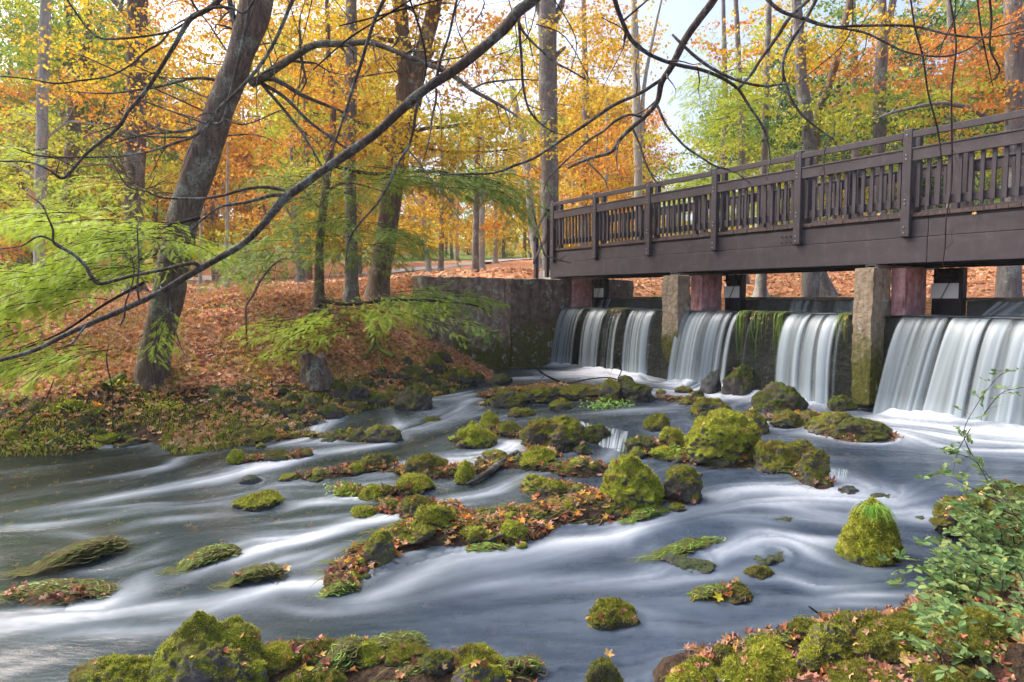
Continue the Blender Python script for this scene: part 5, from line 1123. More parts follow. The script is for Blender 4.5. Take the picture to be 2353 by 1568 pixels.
def tufts(v, t, n, size, r2, amount=.35, seed=0, hang=.5):
    p, nn_ = sample(v, t, n, r2, -.35); msk = fbm(p * 3.4 / max(size * 12, .15) * .25 + seed, 3, seed) + .8 * nn_[:, 2] > .45 - amount; msk &= p[:, 2] > .02; p, nn_ = p[msk], nn_[msk]
    d = nn_ * .8 + r2.normal(0, .45, p.shape) + np.array([0, 0, -hang * .6]) * (1 - np.abs(nn_[:, 2:3])); tv = np.array([(-.16, 0, 0), (.16, 0, 0), (0, 1, 0)]); mb = MB()
    mb.inst(tv, [[0, 1, 2]], p - nn_ * size * .15, dir_frames(d, r2.normal(0, 1, p.shape)), size * r2.uniform(.5, 1.5, len(p))); return mb
def rock(label, x, yb, wp_, hp, style='olive', seed=None, peak=.12, group=None, lumps=.16, leaf=.3, name='mossy_rock', moss=1.0, depth=.8, shear=0, rz=None, q=None, fine=.05, flat=9):
    seed = seed or int(x * 7 + yb * 13) % 99991; r2 = np.random.default_rng(seed)
    if q is None: q = hit(x, min(yb, 1640))
    Y = q[1]; m = Y / FW; w = wp_ * m; sinA = (yb - 680) / math.hypot(yb - 680, FW); d = w * depth; h = max(.26 * w, hp * m * .96 - .34 * d * sinA)
    big = wp_ > 120; sub = 6 if wp_ > 150 else 5 if wp_ > 62 else 4 if wp_ > 30 else 3
    v, t = rock_mesh(w, d, h, seed, sub, peak, lumps, flat, fine, shear, wp_ > 120)
    a = r2.uniform(-.4, .4) if rz is None else rz; R = np.array([[math.cos(a), -math.sin(a), 0], [math.sin(a), math.cos(a), 0], [0, 0, 1]]); v = v @ R.T
    if q[2] < float(waterz(q[0], q[1])) + .06 and Y < 15: ROCKS.append((q[0], q[1] + d * .38, w * (.9 if 'drowned' not in label else .7)))
    loc = np.array([q[0], q[1] + d * .38, q[2] - (h * (.55 if 'drowned' in label or 'covered stone' in label and 'water' in label else 0))]); mb = MB(); mb.add(v, t=t)
    if wp_ >= 40:
        e = empty(name, tuple(loc)); mb.obj('stone', RM[style], e, smooth=True)
        n = int(wp_ * hp * .85 * moss * (1.0 if style != 'wet' else .3)); n = min(n, 22000)
        if n > 400:
            tm = tufts(v, t, n, {'bright': .022, 'olive': .017, 'bare': .018}.get(style, .013) * (Y / 6) ** .45, r2, {'bright': .55, 'olive': .3, 'dark': .25, 'bare': .1, 'wet': .0}[style], seed)
            tm.obj('moss', LM['moss' if style in ('bright', 'bare') else 'mossd'], e)
        tag(e, label, 'rock', group)
    else:
        e = mb.obj(name, RM[style], smooth=True); e.location = loc; tag(e, label, 'rock', group)
    if leaf > 0:
        k = r2.poisson(leaf * (wp_ * hp) / 700)
        if k: p, nn_ = sample(v, t, k, r2, .35); SURF.append((p + loc + nn_ * .008, nn_, Y))
    return e
R = rock
R('biggest mossy boulder at the bottom left with a ridged brown top', 440, 1640, 300, 245, 'bare', 14, .32, leaf=.15, depth=.8, fine=.03, flat=9, shear=-.15, lumps=.2)
R('mossy boulder with a folded leaf in front of the biggest one, at the lower edge', 455, 1700, 200, 150, 'bare', 61, .25, leaf=.5, q=PZ(475, 1625, -2.12) * [1, 1, 1])
R('low bright mossy boulder left of the biggest bottom left boulder', 225, 1665, 250, 135, 'bare', 7, .15, leaf=.2)
R('rounded boulder draped with drowned weed at the bottom left', 700, 1650, 230, 175, 'olive', 9, .1, leaf=.6)
R('grey and mossy boulder with leaves cut by the lower edge at bottom centre', 1105, 1650, 150, 150, 'bare', 15, .2, leaf=.5)
R('dark wet stone at the lower edge right of centre with a curled leaf', 1390, 1620, 115, 115, 'dark', 17, .15, leaf=.4)
R('mossy stone with wet brown leaves on its right flank, standing alone in the front water', 1412, 1452, 128, 76, 'olive', 19, .15, leaf=.9)
R('small stone piled with dry leaves and weed low in the right front water', 1690, 1393, 108, 50, 'dark', 21, .1, leaf=1.6)
R('small dark stone with one pale weed arch in the right front water', 1750, 1333, 68, 34, 'dark', 23, .1, leaf=0)
R('tall mossy stone with a tuft of grass on its front, alone in the right water', 2020, 1300, 148, 168, 'bright', 25, .42, leaf=.12, depth=.85, flat=7, lumps=.07)
R('half drowned green stone right of the white water', 1810, 1207, 62, 34, 'wet', 27, .1, leaf=0)
R('half drowned stone just left of the tall grass tufted stone', 1790, 1298, 120, 30, 'wet', 28, .1, leaf=0)
R('half drowned dark stone below the green weed streamer', 1590, 1310, 150, 40, 'wet', 29, .1, leaf=0)
R('mossy boulder with a flat grey face in the bottom right corner group', 1925, 1545, 170, 130, 'bare', 31, .28, leaf=.3)
R('long brown mossy boulder right of the flat faced one', 2070, 1525, 180, 95, 'olive', 33, .1, leaf=.4)
R('small mossy boulder half behind the shrub at the lower right', 2100, 1462, 120, 52, 'olive', 35, .1, leaf=.3)
R('low mossy boulder in the bottom right group left of the flat faced one', 1760, 1590, 200, 110, 'bright', 37, .1, leaf=.4)
R('mossy boulder at the left end of the bottom right group', 1600, 1620, 130, 115, 'bright', 39, .12, leaf=.8)
R('boulder covered with dry leaves in the bottom right corner', 2010, 1640, 200, 100, 'olive', 41, .1, leaf=2.0)
R('boulder hidden under shrub leaves at the right edge', 2260, 1235, 190, 100, 'olive', 43, .1, leaf=.8)
R('dark rock shelf under the shrub at the right edge', 2320, 1160, 130, 60, 'dark', 44, .1, leaf=.9)
R('low stone below the shrub in the lower right corner', 2250, 1520, 170, 90, 'olive', 45, .1, leaf=1.2)
R('brightest big mossy boulder in the middle of the stream', 1462, 1172, 178, 138, 'bright', 47, .42, leaf=.06, depth=.9, flat=8, shear=-.22, lumps=.08)
R('mossy boulder leaning on the right side of the brightest one', 1575, 1152, 92, 90, 'olive', 49, .1, leaf=.3)
R('low mossy lump behind the two central boulders', 1560, 1100, 60, 30, 'olive', 50, .1, leaf=.5)
R('broad brown mossy boulder beside the little fall', 1278, 1040, 160, 88, 'olive', 51, .12, leaf=.15, flat=5)
R('round mossy stone in front of the broad brown boulder', 1238, 1076, 92, 54, 'bright', 53, .08, leaf=.1)
R('shaggy bright mossy boulder right of the little fall', 1672, 1058, 192, 124, 'bright', 55, .10, leaf=.12, flat=6, lumps=.12)
R('dark mossy lump behind the shaggy boulder', 1642, 958, 100, 48, 'olive', 57, .1, leaf=.3)
R('dark shoulder on the right of the shaggy boulder', 1735, 1000, 80, 60, 'olive', 58, .1, leaf=.3)
R('brown knob stone above the little fall', 1511, 992, 62, 46, 'olive', 59, .08, leaf=.1)
R('green knob between the brown knob and the shaggy boulder', 1547, 1035, 58, 58, 'bright', 60, .08, leaf=.1)
R('dark ledge stone with leaves right of the little fall', 1478, 1045, 74, 46, 'dark', 62, .05, leaf=1.2)
R('low green stone under the knob by the shaggy boulder', 1530, 1060, 70, 34, 'bright', 63, .08, leaf=.2)
R('big dark boulder in front of the middle waterfall', 1802, 948, 136, 76, 'dark', 64, .1, leaf=.02)
R('small dark stone at the foot of the big dark boulder', 1793, 952, 66, 38, 'dark', 65, .1, leaf=0)
R('wet square stone right of the big dark boulder', 1908, 928, 46, 44, 'wet', 66, .05, leaf=0)
R('green wet stone at the foot of the thick pier', 1945, 948, 68, 42, 'dark', 67, .1, leaf=.1)
R('small dark stone against the thick pier', 1958, 905, 56, 30, 'dark', 68, .1, leaf=.4)
R('long dark mossy boulder nearest the right waterfall', 2002, 1014, 162, 56, 'dark', 69, .1, leaf=.05)
R('dark mossy boulder left of the one nearest the right waterfall', 1932, 995, 116, 52, 'olive', 70, .1, leaf=.08)
R('low mossy stone right of the shaggy boulder', 1818, 985, 78, 46, 'olive', 71, .1, leaf=.3)
R('small mossy stone between the low stone and the dark boulders', 1860, 980, 46, 36, 'olive', 72, .1, leaf=.1)
R('tilted wet stone in the froth left of the hanging weed', 1638, 908, 52, 62, 'wet', 73, .15, leaf=0, shear=.3)
R('green wet boulder under the hanging weed', 1710, 914, 92, 82, 'dark', 74, .2, leaf=.3, shear=.1)
R('smooth tilted slab under the right half of the middle waterfall', 1868, 893, 88, 54, 'wet', 75, .25, leaf=0, moss=.1, shear=.3, fine=.01)
R('brown rounded stone right of the first waterfall foot', 1408, 925, 62, 60, 'olive', 76, .12, leaf=.05, flat=4)
R('dark green rounded boulder beside the brown rounded stone', 1467, 925, 90, 58, 'dark', 77, .1, leaf=.02, flat=4, shear=-.2)
R('small dark green knob behind the two rounded stones', 1440, 885, 38, 24, 'dark', 78, .1, leaf=0)
for k, (x, y, w, h, st, lb) in enumerate([(1335,918,110,34,'olive','low mossy stone in the island behind the brown boulder'),(1235,930,86,42,'olive','leafy mossy stone at the middle of the rear island'),(1165,938,84,46,'olive','leafy mossy stone at the left end of the rear island'),(1290,945,60,30,'olive','small stone at the front of the rear island'),(1200,962,70,28,'olive','flat stone below the left end of the rear island'),
 (1098,1030,96,66,'bright','green mossy mound with leaves left of the broad brown boulder'),(1125,982,48,40,'bright','small mossy knob above the green mound'),(1172,998,62,32,'olive','low stone between the green mound and the broad brown boulder'),(1153,885,54,28,'dark','lone dark stone in the pool left of the first waterfall'),
 (948,943,96,62,'dark','largest dark mossy stone where the left channel begins'),(992,969,52,22,'dark','flat drowned stone in the upper left rapids'),(878,1022,84,50,'olive','wide mossy stone in the left rapids'),(815,1018,54,32,'dark','small dark stone left of the wide mossy stone in the rapids'),
 (540,1068,44,38,'bright','lone round green stone near the left bank'),(625,1064,92,28,'dark','flat leafy stone right of the lone round green stone'),(690,1052,50,18,'dark','small flat stone beside the flat leafy stone'),(865,1074,90,36,'dark','low dark stone in the middle of the left rapids'),
 (975,1092,112,52,'olive','mossy bar of stones with leaves right of the low dark stone'),(1068,1114,48,60,'bright','upright green stone beside the driftwood'),(1133,1058,56,24,'olive','small low stone above the driftwood'),(1232,1132,64,46,'bright','first green stone left of the brightest boulder'),(1278,1143,78,42,'olive','second stone left of the brightest boulder'),
 (1316,1187,66,36,'bright','small green stone on the leaf bar below the brightest boulder'),(795,1144,66,32,'bright','small round green stone with a fern tuft in the left rapids'),(852,1152,60,40,'bright','green stone right of the fern tufted one'),(950,1132,94,44,'bright','wide green stone upstream of the driftwood tip'),
 (833,1192,64,30,'bright','small green stone alone in the white water left of the island'),(962,1190,96,58,'olive','ridged mossy stone at the top of the lower island'),(998,1217,96,60,'bright','bright stone in the middle of the lower island'),(868,1300,84,86,'bare','steep mossy boulder at the left point of the lower island'),
 (940,1245,130,28,'olive','moss covered log on the lower island'),(1172,1254,92,62,'bright','round pale and green stone at the right point of the lower island'),(1085,1245,66,38,'bright','small green stone in the lower island beside the twig'),(1130,1250,44,30,'olive','little stone between the twig and the round pale stone'),
 (572,1117,60,26,'wet','wet green stone breaking the left rapids'),(577,1172,116,34,'bright','long low mossy stone like a floating log in the left stream'),(662,1108,56,14,'olive','small flat mossy stone in the left rapids'),(722,1108,40,12,'dark','tiny flat dark stone in the left rapids'),
 (1800,1090,110,80,'olive','cracked mossy ledge left of the side spill'),(1880,1108,66,86,'olive','upright end of the mossy ledge beside the side spill'),(1750,1060,60,40,'olive','leafy hump at the left end of the mossy ledge'),(1850,1050,80,44,'olive','mossy hump on top of the ledge'),
 (1340,1045,50,26,'dark','dark stone below the broad brown boulder'),(1365,1020,90,50,'dark','dark shaded flank stone behind the little fall'),(1310,1088,70,26,'olive','leafy low stones below the round mossy stone'),(1560,1180,46,24,'olive','weedy stone at the foot of the leaning mossy boulder'),
 (752,1020,56,28,'wet','drowned dark stone with water folding over it near the bank'),(745,965,60,34,'dark','mossy stone beside the small side spill at the bank'),(2120,1200,50,24,'wet','drowned stone at the foot of the right cascade'),(1960,1140,70,44,'wet','water covered stone in the right cascade'),(2040,1150,64,30,'wet','water covered stone right of the cascade')]):
    R(lb, x, y, w, h, st, 200 + k, .12, leaf=.45 if st in ('olive', 'dark') else .12)
bank = [(343,951,57,30),(296,958,35,20),(302,975,44,20),(403,975,42,18),(383,1015,52,42),(322,1022,68,30),(228,1022,74,27),(400,1039,55,30),(450,1042,50,32),(467,1015,45,27),(517,921,42,28),(551,931,42,30),(595,944,35,22),(622,955,48,38),(658,958,38,28),(692,955,32,28),
 (716,938,50,38),(662,928,42,25),(760,965,57,40),(504,934,40,20),(585,1018,74,24),(615,992,34,17),(81,975,60,22),(71,951,60,30),(155,948,57,32),(208,960,50,26),(20,1012,40,25),(165,981,52,18),(245,897,60,24),(222,820,40,15),(770,915,60,44),(393,955,35,22),(873,866,30,28),(996,858,56,46),(1018,832,42,28),
 (949,868,62,30),(989,892,46,28),(1067,886,62,40),(811,926,70,50),(1093,880,42,24),(932,840,30,22),(700,925,40,24),(640,905,38,20),(560,900,34,18),(840,890,40,24),(905,875,36,20),(1030,880,44,28),(860,935,56,30),(520,985,40,20),(470,975,36,18),(550,1005,38,18),(100,1010,44,18),(270,1010,36,16),(20,960,36,18),(140,1020,50,18),(430,1000,36,18),(350,985,30,15),(250,985,36,16),(680,985,34,16),(720,975,34,16)]
r3 = np.random.default_rng(77)
def bank_label(x, y):
    if x < 300: return 'moss covered stone at the left foot of the bank', 'mossy stones at the left foot of the bank'
    if x < 500: return 'moss covered stone below the leaning tree at the water edge', 'mossy stones below the leaning tree'
    if x < 780: return 'dark mossy stone in the row below the stump', 'mossy stones in the row below the stump'
    return 'mossy stone at the foot of the concrete wing wall', 'mossy stones at the foot of the wing wall'
for k, (x, y, w, h) in enumerate(bank):
    lb, gr = bank_label(x, y); R(lb, x, y, w, h, ['olive', 'dark', 'olive', 'bright'][int(r3.integers(4))] if x < 500 else ['dark', 'olive'][int(r3.integers(2))], 400 + k, .1, group=gr, leaf=.35, name='bank_stone')
for k in range(170):
    t = r3.uniform(0, 1); x = 20 + t * 1080; yb = np.interp(x, [0, 300, 500, 650, 760, 860, 960, 1100], [1035, 1036, 1022, 995, 965, 940, 925, 885]); y = yb - abs(r3.normal(0, 32)) - 2; w = r3.uniform(18, 42)
    lb, gr = bank_label(x, y); R('small ' + lb, x, y, w, w * .55, ['olive', 'dark'][int(r3.integers(2))], 600 + k, .1, group='small ' + gr, leaf=.15, name='bank_stone')
for nm_, pl_, wd_ in ISL:
    c_ = smooth_path(np.array(pl_, float), 8); L_ = np.linalg.norm(np.diff(c_, axis=0), axis=1).sum(); front = pl_[0][1] > 1500
    for k in range(int(L_ / (17 if not front else 34))):
        i = int(r3.integers(len(c_))); x, y = c_[i] + [r3.normal(0, 10), r3.normal(0, wd_ * .55)]; w = r3.uniform(18, 44) * (2.6 if front else 1); st = ['olive', 'dark', 'bright', 'olive', 'bare'][int(r3.integers(5))]
        R(f'small mossy stone of the {nm_}', x, y, w, w * r3.uniform(.4, .75), st, 3000 + int(x) * 3 + k, r3.uniform(0, .25), group=f'small mossy stones of the {nm_}', leaf=.35, name='island_stone', flat=int(r3.integers(5, 12)), lumps=r3.uniform(.12, .26))
# stump and its roots
def stump():
    e0 = P(733, 893, 11.3); g = hit(733, 893); e = empty('tree_stump', tuple(g)); m = g[1] / FW; n = 40; rows = 14; v = []
    for j in range(rows):
        t = j / (rows - 1); z = t * 78 * m
        for k in range(n):
            a = k / n * 2 * math.pi; fl = 1 + .55 * (1 - t) ** 2 * (1 + .5 * math.cos(a * 5 + 1)); r = 27 * m * fl * (1 + .10 * math.cos(a * 7 + t * 2)); v.append((math.cos(a) * r - .10 * t, math.sin(a) * r * .8, z + .05 * t * math.sin(a * 3)))
    v = np.array(v); v += .02 * np.stack([fbm(v * 9, 3, 5)] * 3, 1) * [1, 1, .3]; q = [[j * n + k, j * n + (k + 1) % n, (j + 1) * n + (k + 1) % n, (j + 1) * n + k] for j in range(rows - 1) for k in range(n)]
    mb = MB(); mb.add(v, q=q); top = v[-n:]; mb.add(np.vstack([top, top.mean(0) - [0, 0, .05]]), t=[[k, (k + 1) % n, n] for k in range(n)]); mb.obj('wood', BK['oak'], e, smooth=True)
    tag(e, 'split mossy tree stump standing under the hemlock bough at the water edge', 'stump')
stump()
mb = MB(); 
for pts in ([(842,815,9),(858,790,8),(855,760,5)], [(905,820,12),(870,800,9),(858,770,6)], [(850,770,7),(850,740,6)], [(880,850,5),(872,815,5),(862,780,4)]): add_limb(mb, pts, 12.0, 12.4, 6)
o0 = P(850, 800, 12.2); tag(mb.obj('tree_roots', BK['mossy'], smooth=True, origin=o0), 'pale exposed roots hanging out of the slope left of the wing wall', 'roots')
ground_stick('short mossy fallen log on the left bank left of the leaning tree', [(243,905,22),(262,888,22),(285,872,20)], .06, 41, 0, .1, 'mossy', 'fallen_log')

# ------------------------------------------------------------------ drowned weed, streamers and hanging weed
def strand(mb, pts, w):
    c = smooth_path(np.array(pts), 4); T = np.gradient(c, axis=0); T /= np.linalg.norm(T, axis=1)[:, None] + 1e-9; up = np.array([0, -.4, 1.0]); s = np.cross(T, up); s /= np.linalg.norm(s, axis=1)[:, None] + 1e-9
    ww = w * np.clip(np.minimum(np.linspace(.4, 3, len(c)), np.linspace(3, .1, len(c))), 0, 1)[:, None]; n = len(c); i = np.arange(n - 1)
    mb.add(np.vstack([c - s * ww, c + s * ww]), q=np.stack([i, i + 1, i + 1 + n, i + n], 1))
def weed_mat(label, x0, y0, x1, y1, wid, n, mats=('weed', 'weed_dry'), h=.06, leafn=10, seed=0, name='weed_mat'):
    """a mound of combed weed from head (x0,y0) upstream to tail (x1,y1)"""
    r2 = np.random.default_rng(seed + 700); a, b = hit(x0, y0), hit(x1, y1); ax = b - a; ax[2] = 0; L = np.linalg.norm(ax); ax /= L; sd = np.array([-ax[1], ax[0], 0]); w = wid * a[1] / FW * 1.25
    e = empty(name, tuple(a)); z0 = (a[2] + b[2]) / 2
    bodyv, bt = ICO[4]; bv = bodyv * [L * .36, w * .42, h * .7]; bv = bv + (.05 * fbm(bv * 9 + seed, 3, seed)[:, None] * [.5, .8, .6]); A = np.stack([ax, sd, np.array([0, 0, 1.0])], 1); bv = bv @ A.T + ax * L * .40; bv[:, 2] += z0 - a[2] - .02; mb = MB(); mb.add(bv, t=bt); mb.obj('mound', RM['dark'], e, smooth=True)
    bend = r2.uniform(-.25, .25)
    for mi, mt in enumerate(list(mats) + ['grass'] * (mats[0] == 'weed')):
        mb = MB()
        for _ in range(int(n * (1.3 if mt != 'grass' else .35)) // len(mats)):
            t0 = r2.uniform(-.02, .6); l = r2.uniform(.25, .75) * L; s0 = r2.normal(0, .27) * w; k = 7; p = []; ph = r2.uniform(0, 6.28); am = r2.uniform(.02, .08) * (a[1] / 5)
            for j in range(k):
                t = t0 + l / L * j / (k - 1); s = s0 * (1 - .5 * t) + bend * w * math.sin(t * 3.1) + am * math.sin(ph + j * 1.4); core = max(0.0, 1 - ((t - .38) / .52) ** 2) * math.exp(-(2 * s0 / w) ** 2 * .8); p.append(ax * t * L + sd * s + np.array([0, 0, z0 - a[2] - .006 + h * 1.05 * core ** .7 + r2.uniform(0, .035) * (.3 + core)]))
            strand(mb, p, r2.uniform(.0022, .0050) * (a[1] / 5))
        mb.obj('strands', LM[mt], e)
    p = []; 
    for _ in range(leafn): t, s = r2.uniform(.05, .85), r2.uniform(-.45, .45); p.append(a + ax * t * L + sd * s * w + np.array([0, 0, z0 - a[2] + h * .95]))
    if p: SURF.append((np.array(p), np.tile([0, 0, 1.0], (len(p), 1)), a[1]))
    tag(e, label, 'weed'); return e
weed_mat('curved brown mat of drowned grass at the left of the stream', 296, 1250, 60, 1318, 42, 420, ('weed_dry', 'weed_dry', 'weed'), .09, 5, 1)
weed_mat('flat green weed mat littered with red and yellow leaves at the left edge', 268, 1365, -30, 1372, 44, 320, ('weed', 'weed_dry'), .05, 46, 2)
weed_mat('leaf shaped green weed mat with an orange leaf left of centre', 552, 1268, 400, 1312, 44, 320, ('weed', 'weed', 'weed_dry'), .06, 7, 3)
weed_mat('narrow weed mat with one red leaf near the biggest boulder', 660, 1322, 510, 1350, 30, 220, ('weed_dry', 'weed'), .07, 5, 4)
weed_mat('green weed streamer bending over a drowned stone in the right water', 1676, 1232, 1490, 1290, 10, 60, ('weed',), .02, 1, 5)
weed_mat('weed and leaf clump trailing left in the right front water', 1700, 1372, 1560, 1388, 22, 110, ('weed', 'weed_dry'), .05, 6, 6)
weed_mat('green weed combed over stones at the bottom left of centre', 850, 1500, 700, 1568, 70, 420, ('weed', 'weed_dry'), .10, 24, 7)
weed_mat('sunken pale weed at the bottom left of centre', 1060, 1520, 880, 1560, 40, 240, ('weed', 'weed_dry'), .03, 20, 8)
weed_mat('bright drowned grass beside the left point of the lower island', 830, 1340, 730, 1372, 24, 160, ('weed',), .03, 12, 9)
weed_mat('weed trailing left of the round pale and green stone', 1180, 1262, 1040, 1270, 12, 120, ('weed',), .02, 6, 10)
weed_mat('grassy fringe under the brightest mossy boulder', 1530, 1170, 1440, 1200, 20, 150, ('weed',), .04, 2, 12)
weed_mat('thin weed streamer in the bottom right water', 1835, 1460, 1690, 1490, 9, 50, ('weed',), .01, 0, 13)
weed_mat('combed green weed over the stones at the lower edge left of centre', 980, 1490, 760, 1530, 60, 420, ('weed', 'weed_dry'), .07, 8, 17)
weed_mat('leafy weed bar along the lower edge right of centre', 1250, 1545, 1090, 1560, 24, 160, ('weed', 'weed_dry'), .05, 30, 14)
def weed_curtain(label, x0, x1, y0, ymin, ymax, n, ly, seed, mats=('grass', 'weed', 'weed'), lumps=True):
    r2 = np.random.default_rng(seed); l0, l1_ = LX(x0, ly), LX(x1, ly); e = lroot('hanging_weed', l0, ly, -.30)
    for mt in mats:
        mb = MB()
        for _ in range(n // len(mats)):
            l = r2.uniform(0, l1_ - l0) if r2.uniform() < .5 else r2.choice([.04, .1, .92, .97]) * (l1_ - l0) + r2.normal(0, .03); D = r2.uniform(ymin, ymax) * r2.uniform(.3, 1); o = r2.uniform(.05, .20)
            strand(mb, [(l + r2.normal(0, .06), .18, .02), (l, .02, .035), (l, -o, -.03), (l + r2.normal(0, .02), -o - .02, -D * .5), (l + r2.normal(0, .03), -o - .02 + r2.normal(0, .02), -D)], r2.uniform(.003, .006))
        mb.obj('strands', LM[mt], e)
    if lumps:
        mb = MB(); k = 12; p = np.stack([r2.uniform(0, l1_ - l0, k), np.full(k, -.08), -np.abs(r2.normal(0, .12, k))], 1); mb.inst(LEAF_V, LEAF_T, p, frames(np.tile([-.3, -1, .3], (k, 1)) + r2.normal(0, .4, (k, 3)), r2.uniform(0, 6, k)), r2.uniform(.07, .12, k)); mb.obj('caught_leaves', LM['litter_wet'], e)
    tag(e, label, 'weed')
weed_curtain('long green weed hanging over the weir in the middle of the central waterfall', 1706, 1812, 0, .35, 1.15, 90, -.02, 1)
weed_curtain('short weed hanging over the weir against the thick pier', 1940, 1956, 0, .3, .9, 20, -.03, 2)
weed_curtain('moss and twig clump on the crest of the first waterfall', 1412, 1436, 0, .08, .25, 40, -.03, 3, ('weed_dry', 'weed'))
# grass tuft on the tall stone
def grass_tuft(label, x, y, Y, n, L, seed, name='grass_tuft'):
    r2 = np.random.default_rng(seed); o0 = P(x, y, Y); mb = MB()
    for _ in range(n):
        a = r2.uniform(0, 6.28); sp = r2.uniform(.2, 1); d = np.array([math.cos(a) * sp, math.sin(a) * sp - .35, 0]); l = L * r2.uniform(.6, 1.2)
        strand(mb, [(r2.normal(0, .008), r2.normal(0, .008), 0), d * l * .22 + [0, 0, l * .35], d * l * .5 + [0, 0, l * .38], d * l * .75 + [0, 0, l * .05]], .0022)
    o = mb.obj(name, LM['grass']); o.location = o0; tag(o, label, 'grass tuft')
grass_tuft('bright green grass tuft growing on the tall mossy stone', 2005, 1190, 4.98, 150, .23, 3)
for k, (x, y, lab) in enumerate([(1400, 925, 'small bright plant tuft on the island in front of the first waterfall'), (790, 1125, 'pale green fern tuft on the small round stone in the left rapids'), (1385, 930, 'low green plants on the right part of the rear island'), (150, 935, 'light green seedlings on the left bank'), (60, 1025, 'pale green plants at the left water edge'), (190, 1020, 'pale green plants at the water edge left of the leaning tree'), (110, 1000, 'green plants at the left foot of the bank'), (280, 880, 'green leaves beside the fallen log'), (370, 930, 'light green seedlings at the foot of the leaning tree'), (1560, 1040, 'small green plants beside the shaggy boulder'), (2120, 1560, 'grass blades in the bottom right corner group')]):
    q = hit(x, y + 12); r2 = np.random.default_rng(40 + k); n = 90; s = .028 * q[1] / 7; p = r2.normal(0, 1, (n, 3)) * [.14 * q[1] / 8, .1, .03] + [0, 0, .07]; mb = MB(); mb.inst(OV_V, OV_T, p, frames(np.tile([0, -.4, 1.0], (n, 1)) + r2.normal(0, .5, (n, 3)), r2.uniform(0, 6, n)), s * r2.uniform(.8, 1.8, n))
    o = mb.obj('small_plant', LM['grass' if k in (0, 1, 2, 9) else 'lime']); o.name = 'ground_plants'; o.location = q; tag(o, lab, kind='stuff')

# ------------------------------------------------------------------ leafy shrubs on the right bank
def shrub(label, stems, Y, seed, leaf=.05, n_side=9, name='leafy_shrub', mat='shrub', extra=0, box=None):
    r2 = np.random.default_rng(seed); wood = MB(); P_, D_, N_, S_ = [], [], [], []; o0 = P(stems[0][0][0], stems[0][0][1], Y)
    if box:
        x0, x1, y0, y1 = box; stems = list(stems)
        for _ in range(extra):
            bx, by = r2.uniform(x0, x1), r2.uniform(y0, y1); stems.append([(bx + r2.uniform(10, 60), by + r2.uniform(30, 90)), (bx + r2.uniform(0, 30), by + r2.uniform(10, 30)), (bx, by), (bx - r2.uniform(20, 70), by - r2.uniform(0, 40))])
    for s in stems:
        Yk = Y + r2.normal(0, .16); w = smooth_path(np.array([P(x, y, Yk + .04 * j) for j, (x, y) in enumerate(s)]), 6); wood.tube(w, np.linspace(.0035, .0012, len(w)), 5, cap=False)
        L = np.linalg.norm(np.diff(w, axis=0), axis=1).sum(); k = max(3, int(L / .055))
        for j in range(k):
            t = (j + .6) / k; i = min(int(t * (len(w) - 1)), len(w) - 2); b = w[i]; ax = w[i + 1] - w[i]; ax /= np.linalg.norm(ax) + 1e-9
            d = np.cross(ax, [0, 0, 1.0]) * (1 if j % 2 else -1) + ax * .6 + r2.normal(0, .3, 3); d /= np.linalg.norm(d); rl = r2.uniform(.05, .10); wood.tube(np.array([b, b + d * rl * .5, b + d * rl]), [.0012, .001, .0008], 3, cap=False)
            sd_ = np.cross(d, [0, 0, 1.0]); m = 5
            for u in range(m):
                pp = b + d * rl * (.35 + .65 * min(1, (u // 2 + .5) / 2)); dd = (sd_ * (1 if u % 2 else -1) + d * .5) if u < m - 1 else d
                if u == m - 1: pp = b + d * rl
                P_.append(pp); D_.append(dd + r2.normal(0, .25, 3)); N_.append(np.array([0, -.3, 1.0]) + r2.normal(0, .45, 3)); S_.append(leaf * r2.uniform(.6, 1.25))
    mb = MB(); mb.inst(OV_V, OV_T, np.array(P_), dir_frames(np.array(D_), np.array(N_)), np.array(S_)); e = empty(name, tuple(o0)); mb.v = [v - o0 for v in mb.v]; wood.v = [v - o0 for v in wood.v]
    mb.obj('leaves', LM[mat], e); wood.obj('stems', BK['twig'], e); tag(e, label, 'shrub'); return e
shrub('leafy shrub overhanging the stream at the right edge below the waterfall', [[(2353,1180),(2290,1150),(2230,1120),(2170,1090),(2120,1095)],[(2353,1120),(2290,1110),(2240,1060),(2190,1040),(2150,1030)],[(2353,1200),(2260,1190),(2200,1220),(2150,1240)]], 4.5, 1, .052, extra=70, box=(2220, 2400, 1150, 1290))
shrub('dense green shrub filling the right edge above the corner boulders', [[(2353,1300),(2260,1290),(2180,1270),(2100,1250)],[(2353,1400),(2250,1360),(2170,1330),(2060,1350)],[(2353,1340),(2240,1300),(2120,1290),(2030,1300)]], 4.0, 2, .056, extra=150, box=(2160, 2420, 1280, 1450))
shrub('green shrub with a few yellowing leaves in the lower right corner', [[(2300,1560),(2240,1480),(2180,1430),(2120,1400)],[(2353,1480),(2260,1440),(2180,1400)]], 3.4, 3, .052, extra=200, box=(2140, 2460, 1400, 1600))
shrub('low leafy sprigs over the dry leaves in the bottom right corner', [[(2353,1560),(2290,1540),(2240,1500)]], 3.1, 6, .05, extra=150, box=(2120, 2440, 1450, 1620))
shrub('thin leafy stem rising in front of the right waterfall', [[(2290,1140),(2255,1080),(2215,1000),(2245,930),(2290,870),(2320,850)],[(2255,960),(2300,905),(2353,890)],[(2230,985),(2200,1040),(2190,1090)]], 4.7, 4, .040)
grass_tuft('thin grass blades in the lower right corner among the leaves', 2180, 1560, 3.5, 70, .16, 5)

